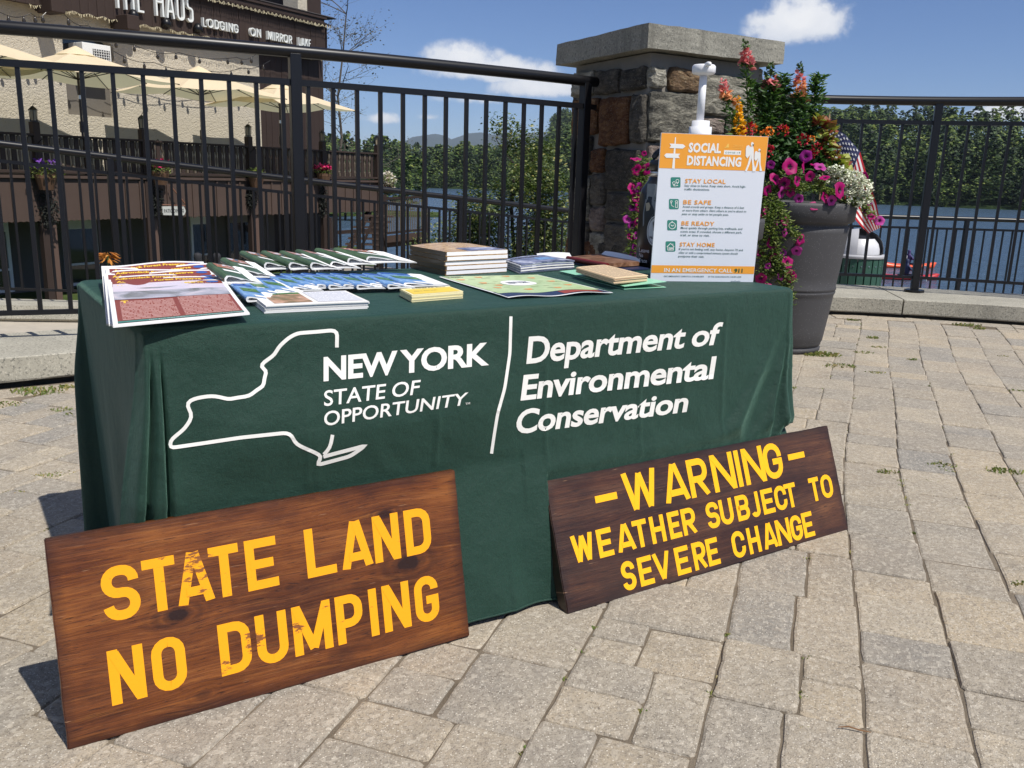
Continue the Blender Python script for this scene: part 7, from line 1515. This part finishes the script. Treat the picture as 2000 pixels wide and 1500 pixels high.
# small hanging sign PATIO DINING
t = thing('hanging_sign', 'small white shaped hanging sign reading PATIO DINING under the deck', 'sign', Bp(*([onB(340, 418, .2)[0], .2, onB(340, 418, .2)[1]])))
s0, z0 = onB(318, 420, .2); s1, z1 = onB(363, 408, .2); mb = MB(); sh = [(s0, z0), (s0 + .5, z0 - .02), (s1 - .06, z0 - .02), (s1, z0 + .08), (s1 - .06, z0 + .2), (s0, z0 + .2)]; mb.add([Bp(a, .2, b) for a, b in sh] + [Bp(a, .17, b) for a, b in sh], [tuple(range(6)), tuple(range(11, 5, -1))] + [(i, i + 6, (i + 1) % 6 + 6, (i + 1) % 6) for i in range(6)]); part('board', mb, plain('grey_white_board', (.50, .50, .46), .6), t)
v, f = glyphs('PATIO DINING', .02, 1, 2); mb = MB(); mb.add([Bp(s0 + .04 + (s1 - s0 - .1) * a, .203, z0 + .05 + .085 * b) for a, b in v], f); part('lettering', mb, INK, t)
mb = MB(); a1_, b1__ = onB(332, 362, .2); a2_, b2__ = onB(365, 402, .2); mb.tube([Bp(a1_, .2, b1__), Bp(a2_, .2, b2__)], .016, 6); mb.tube([Bp(s0, .2, z0 + .24), Bp(a2_, .2, b2__)], .014, 6); part('bracket', mb, plain('rusty_iron', (.22, .10, .06), .7), t)
# lower lakeside platform with slatted railing, stairs
ld = thing('lakeside_platform', 'lower brown platform with slatted railing between the deck and the lake', 'deck', atY(790, 470, 27)); Yp = 27.0
def q27(x, y, Y=Yp): return atY(x, y, Y)
mb = MB(); mb.tube([q27(750, 388), q27(832, 384)], .05, 4); part('rail', mb, BROWN, ld); mb = MB(); mb.tube([q27(750, 456), q27(832, 448)], .05, 4); part('rail', mb, BROWN, ld); mb = MB(); mb.tube([q27(752, 468), q27(835, 458)], .14, 4); mb.tube([q27(752, 478, 27.4), q27(835, 470, 27.4)], .12, 4); part('platform_beam', mb, BROWN2, ld)
for k in range(20): x = 753 + 4.1 * k; mb = MB(); mb.tube([q27(x, 388 - .05 * k), q27(x, 456 - .35 * k)], .022, 4); part('slat', mb, plain('faded_brown_paint', (.11, .085, .06), .7), ld)
for x in (752, 832): mb = MB(); mb.tube([q27(x, 380), q27(x, 500)], .07, 4); part('post', mb, BROWN, ld)
mb = MB(); mb.tube([q27(640, 425, 24), q27(645, 505, 24)], .14, 4); part('pile', mb, BROWN, ld); mb = MB(); mb.tube([q27(733, 420, 26), q27(737, 500, 26)], .16, 4); part('pile', mb, BROWN, ld)
for k in range(7): mb = MB(); mb.box(q27(704 + 5 * k, 488 - 11 * k, 26), (1.0, .25, .05)); part('step', mb, BROWN2, ld)
mb = MB(); mb.tube([q27(700, 497, 25.6), q27(735, 415, 25.6)], .05, 4); mb.tube([q27(640, 455, 25), q27(725, 450, 25)], .07, 4); part('stringer', mb, BROWN, ld)
# diners, only heads show over the booklets; near-black colour paints them in shade
SHADE = plain('silhouette_shade', (.02, .02, .024), .8)
for i, (x, y, Y, lab) in enumerate(((387, 512, 17.5, 'person painted as a dark silhouette seated at the patio, leftmost head over the booklets'), (424, 512, 17.8, 'person painted as a dark silhouette seated at the patio, second head from the left'), (646, 500, 21, 'person painted as a dark silhouette seated by the water right of the tall fence post'))):
    p = q27(x, y, Y); skin_person('person', lab, [(0, 0, -.75), (0, 0, -.5), (0, 0, -.28), (0, 0, -.16), (0, 0, -.04), (0, 0, .08), (.0, .20, -.30), (.14, .26, -.52), (0, -.20, -.30), (.14, -.26, -.52), (.35, .1, -.75), (.35, -.1, -.75)], [(0, 1), (1, 2), (2, 3), (3, 4), (4, 5), (2, 6), (6, 7), (2, 8), (8, 9), (0, 10), (0, 11)], [.17, .16, .17, .06, .095, .085, .08, .05, .08, .05, .08, .08], SHADE, p + [0, 0, .12], -1.2, 'diners on the lower patio')

# ------------------------------------------------------------------ trees near the lodge
def limb_tree(name, label, base, H_, seed, spread, matb, leaf_mat=None, n_leaf=0, lsize=.05, depth=5, lean=(0, 0), r0=.10, cat='tree', up=.55, kink=.35, start=.25):
    R = random.Random(seed); t = thing(name, label, cat, base); mb = MB(); tips = []
    def grow(p, d, L, r, k):
        n = 4; P = [p]; q = p.copy()
        for i in range(n): d = d + np.array([R.uniform(-1, 1), R.uniform(-1, 1), R.uniform(-.4, .8)]) * kink * .35; d /= np.linalg.norm(d); q = q + d * L / n; P.append(q)
        mb.tube(P, [r * (1 - .45 * i / n) for i in range(n + 1)], 5 if r > .02 else 3, caps=False)
        if k == 0: tips.extend(P[1:]); return
        if k <= 2: tips.extend(P[2:])
        for _ in range(3 if k > 1 else 4):
            j = R.randint(2, n); a = R.uniform(0, 2 * pi); sd = np.array([cos(a), sin(a), R.uniform(-.2, .9)]) * spread; nd_ = d * up + sd; nd_ /= np.linalg.norm(nd_); grow(P[j], nd_, L * R.uniform(.55, .8), r * .5, k - 1)
    p = np.array(base, float); d = np.array([lean[0], lean[1], 1.0]); P = [p]; n = 6
    for i in range(n): P.append(P[-1] + (d + np.array([R.uniform(-.12, .12), R.uniform(-.12, .12), 0])) * H_ * .9 / n)
    mb.tube(P, [r0 * (1 - .8 * i / n) + .01 for i in range(n + 1)], 8)
    for i in range(1, n + 1):
        if i / n < start: continue
        for _ in range(3): a = R.uniform(0, 2 * pi); f = 1 - .5 * i / n; grow(P[i], np.array([cos(a), sin(a), R.uniform(.1, .9)]) / 1.3, H_ * .26 * f * R.uniform(.7, 1.2), r0 * .32, depth - 3 if depth > 3 else 1)
    part('trunk', mb, matb, t)
    if leaf_mat:
        ml = MB()
        for _ in range(n_leaf): q = tips[R.randrange(len(tips))] + np.array([R.gauss(0, 1), R.gauss(0, 1), R.gauss(0, 1)]) * lsize * 1.6; leaf(ml, q, lsize * R.uniform(.6, 1.3), R, .6, 0)
        part('crown', ml, leaf_mat, t)
    return t
BARK = plain('grey_bark', (.11, .095, .08), .9, 0, .2, .3, 10); BARKD = plain('dark_bark', (.05, .04, .03), .9)
SPL = leafmat('sparse_grey_leaf', [(0, (.08, .07, .05)), (1, (.16, .15, .09))], .2)
b = atY(648, 430, 36); b[2] = -2.2; limb_tree('bare_tree', 'nearly bare birch tree beside the right end of the lodge', b, 10.2, 5, .9, BARK, SPL, 1500, .10, 5, (.03, 0), .07)
b = atY(600, 430, 44); b[2] = -2.2; limb_tree('bare_tree', 'nearly bare tree rising behind the lodge roof', b, 14.5, 8, .9, BARK, SPL, 900, .10, 5, (.0, 0), .08)
AL = leafmat('apple_leaf', [(0, (.03, .055, .015)), (.4, (.07, .11, .028)), (.8, (.15, .19, .06)), (.93, (.30, .32, .12)), (1, (.42, .34, .10))], .25)
for i, (x, y, Y, H_, lab, seed, nl_) in enumerate(((1010, 500, 15.5, 3.6, 'tallest leafy young tree behind the fence left of the pillar', 3, 12000), (925, 505, 15.8, 2.55, 'lower leafy tree behind the fence, left of the tallest one', 12, 7500), (1075, 505, 15.3, 2.9, 'leafy tree behind the fence right beside the stone pillar', 17, 9000))):
    b = atY(x, y, Y); b[2] = -2.0; limb_tree('young_tree', lab, b, H_, seed, .8, BARKD, AL, nl_, .062, 5, (0, 0), .045, 'tree', .7, .3, .15)
mb = MB()
for _ in range(60): x = fl.uniform(820, 1135); y = fl.uniform(430, 545); leafy(mb, atY(x, y, 15.6 + fl.uniform(-.5, .8)), (.42, .35, .34), 120, .06, fl, .55)
o = struct('bank_shrubbery', mb, AL, 'stuff')
SPR = leafmat('spruce_needles', [(0, (.010, .025, .012)), (1, (.035, .065, .025))], .05)
for i, (x, ytop, Y, lab) in enumerate(((672, 262, 85, 'pointed dark spruce just right of the lodge'), (655, 275, 90, 'small dark spruce touching the lodge edge'), (700, 280, 95, 'short dark spruce among the trees right of the lodge'))):
    tp = atY(x, ytop, Y); v, f = conifer_tpl(30 + i, 1, .22, 16, 10); h = tp[2] + 3.3; mb = MB(); mb.add((v * h + np.array([tp[0], tp[1], -3.3])).tolist(), f); t = thing('spruce', lab, 'tree', (tp[0], tp[1], -3.3), 'spruces at the water edge by the lodge'); part('crown', mb, SPR, t); mb = MB(); mb.tube([(tp[0], tp[1], -3.5), (tp[0], tp[1], -3.3 + h * .9)], .12, 6); part('trunk', mb, BARKD, t)
mb = MB(); mb.prism([(-60, 76), (-30, 88), (-8.5, 96), (-9, 104), (-40, 110), (-70, 100)], -4.2, -3.3); struct('point_of_land', mb, BANK.m)
mb = MB()
for _ in range(34):
    x = fl.uniform(-55, -11); y = 84 + (x + 45) * .3 + fl.uniform(0, 14); v, f = TPL[fl.choice([3, 5, 6, 2])]; h = fl.uniform(4, 7); mb.add((v * h + np.array([x, y, -3.4])).tolist(), f)
struct('shore_trees', mb, FORM, 'stuff')

# ------------------------------------------------------------------ air between here and the mountains
hz = MB(); hz.box((0, 0, 165), (19000, 19000, 352))
HZ = bpy.data.materials.new('haze'); HZ.use_nodes = True; t_ = HZ.node_tree; t_.nodes.clear(); o_ = t_.nodes.new('ShaderNodeOutputMaterial'); v_ = t_.nodes.new('ShaderNodeVolumePrincipled'); v_.inputs['Color'].default_value = (.72, .84, 1, 1); v_.inputs['Density'].default_value = .00008; t_.links.new(v_.outputs[0], o_.inputs['Volume'])
struct('haze', hz, HZ, 'stuff')
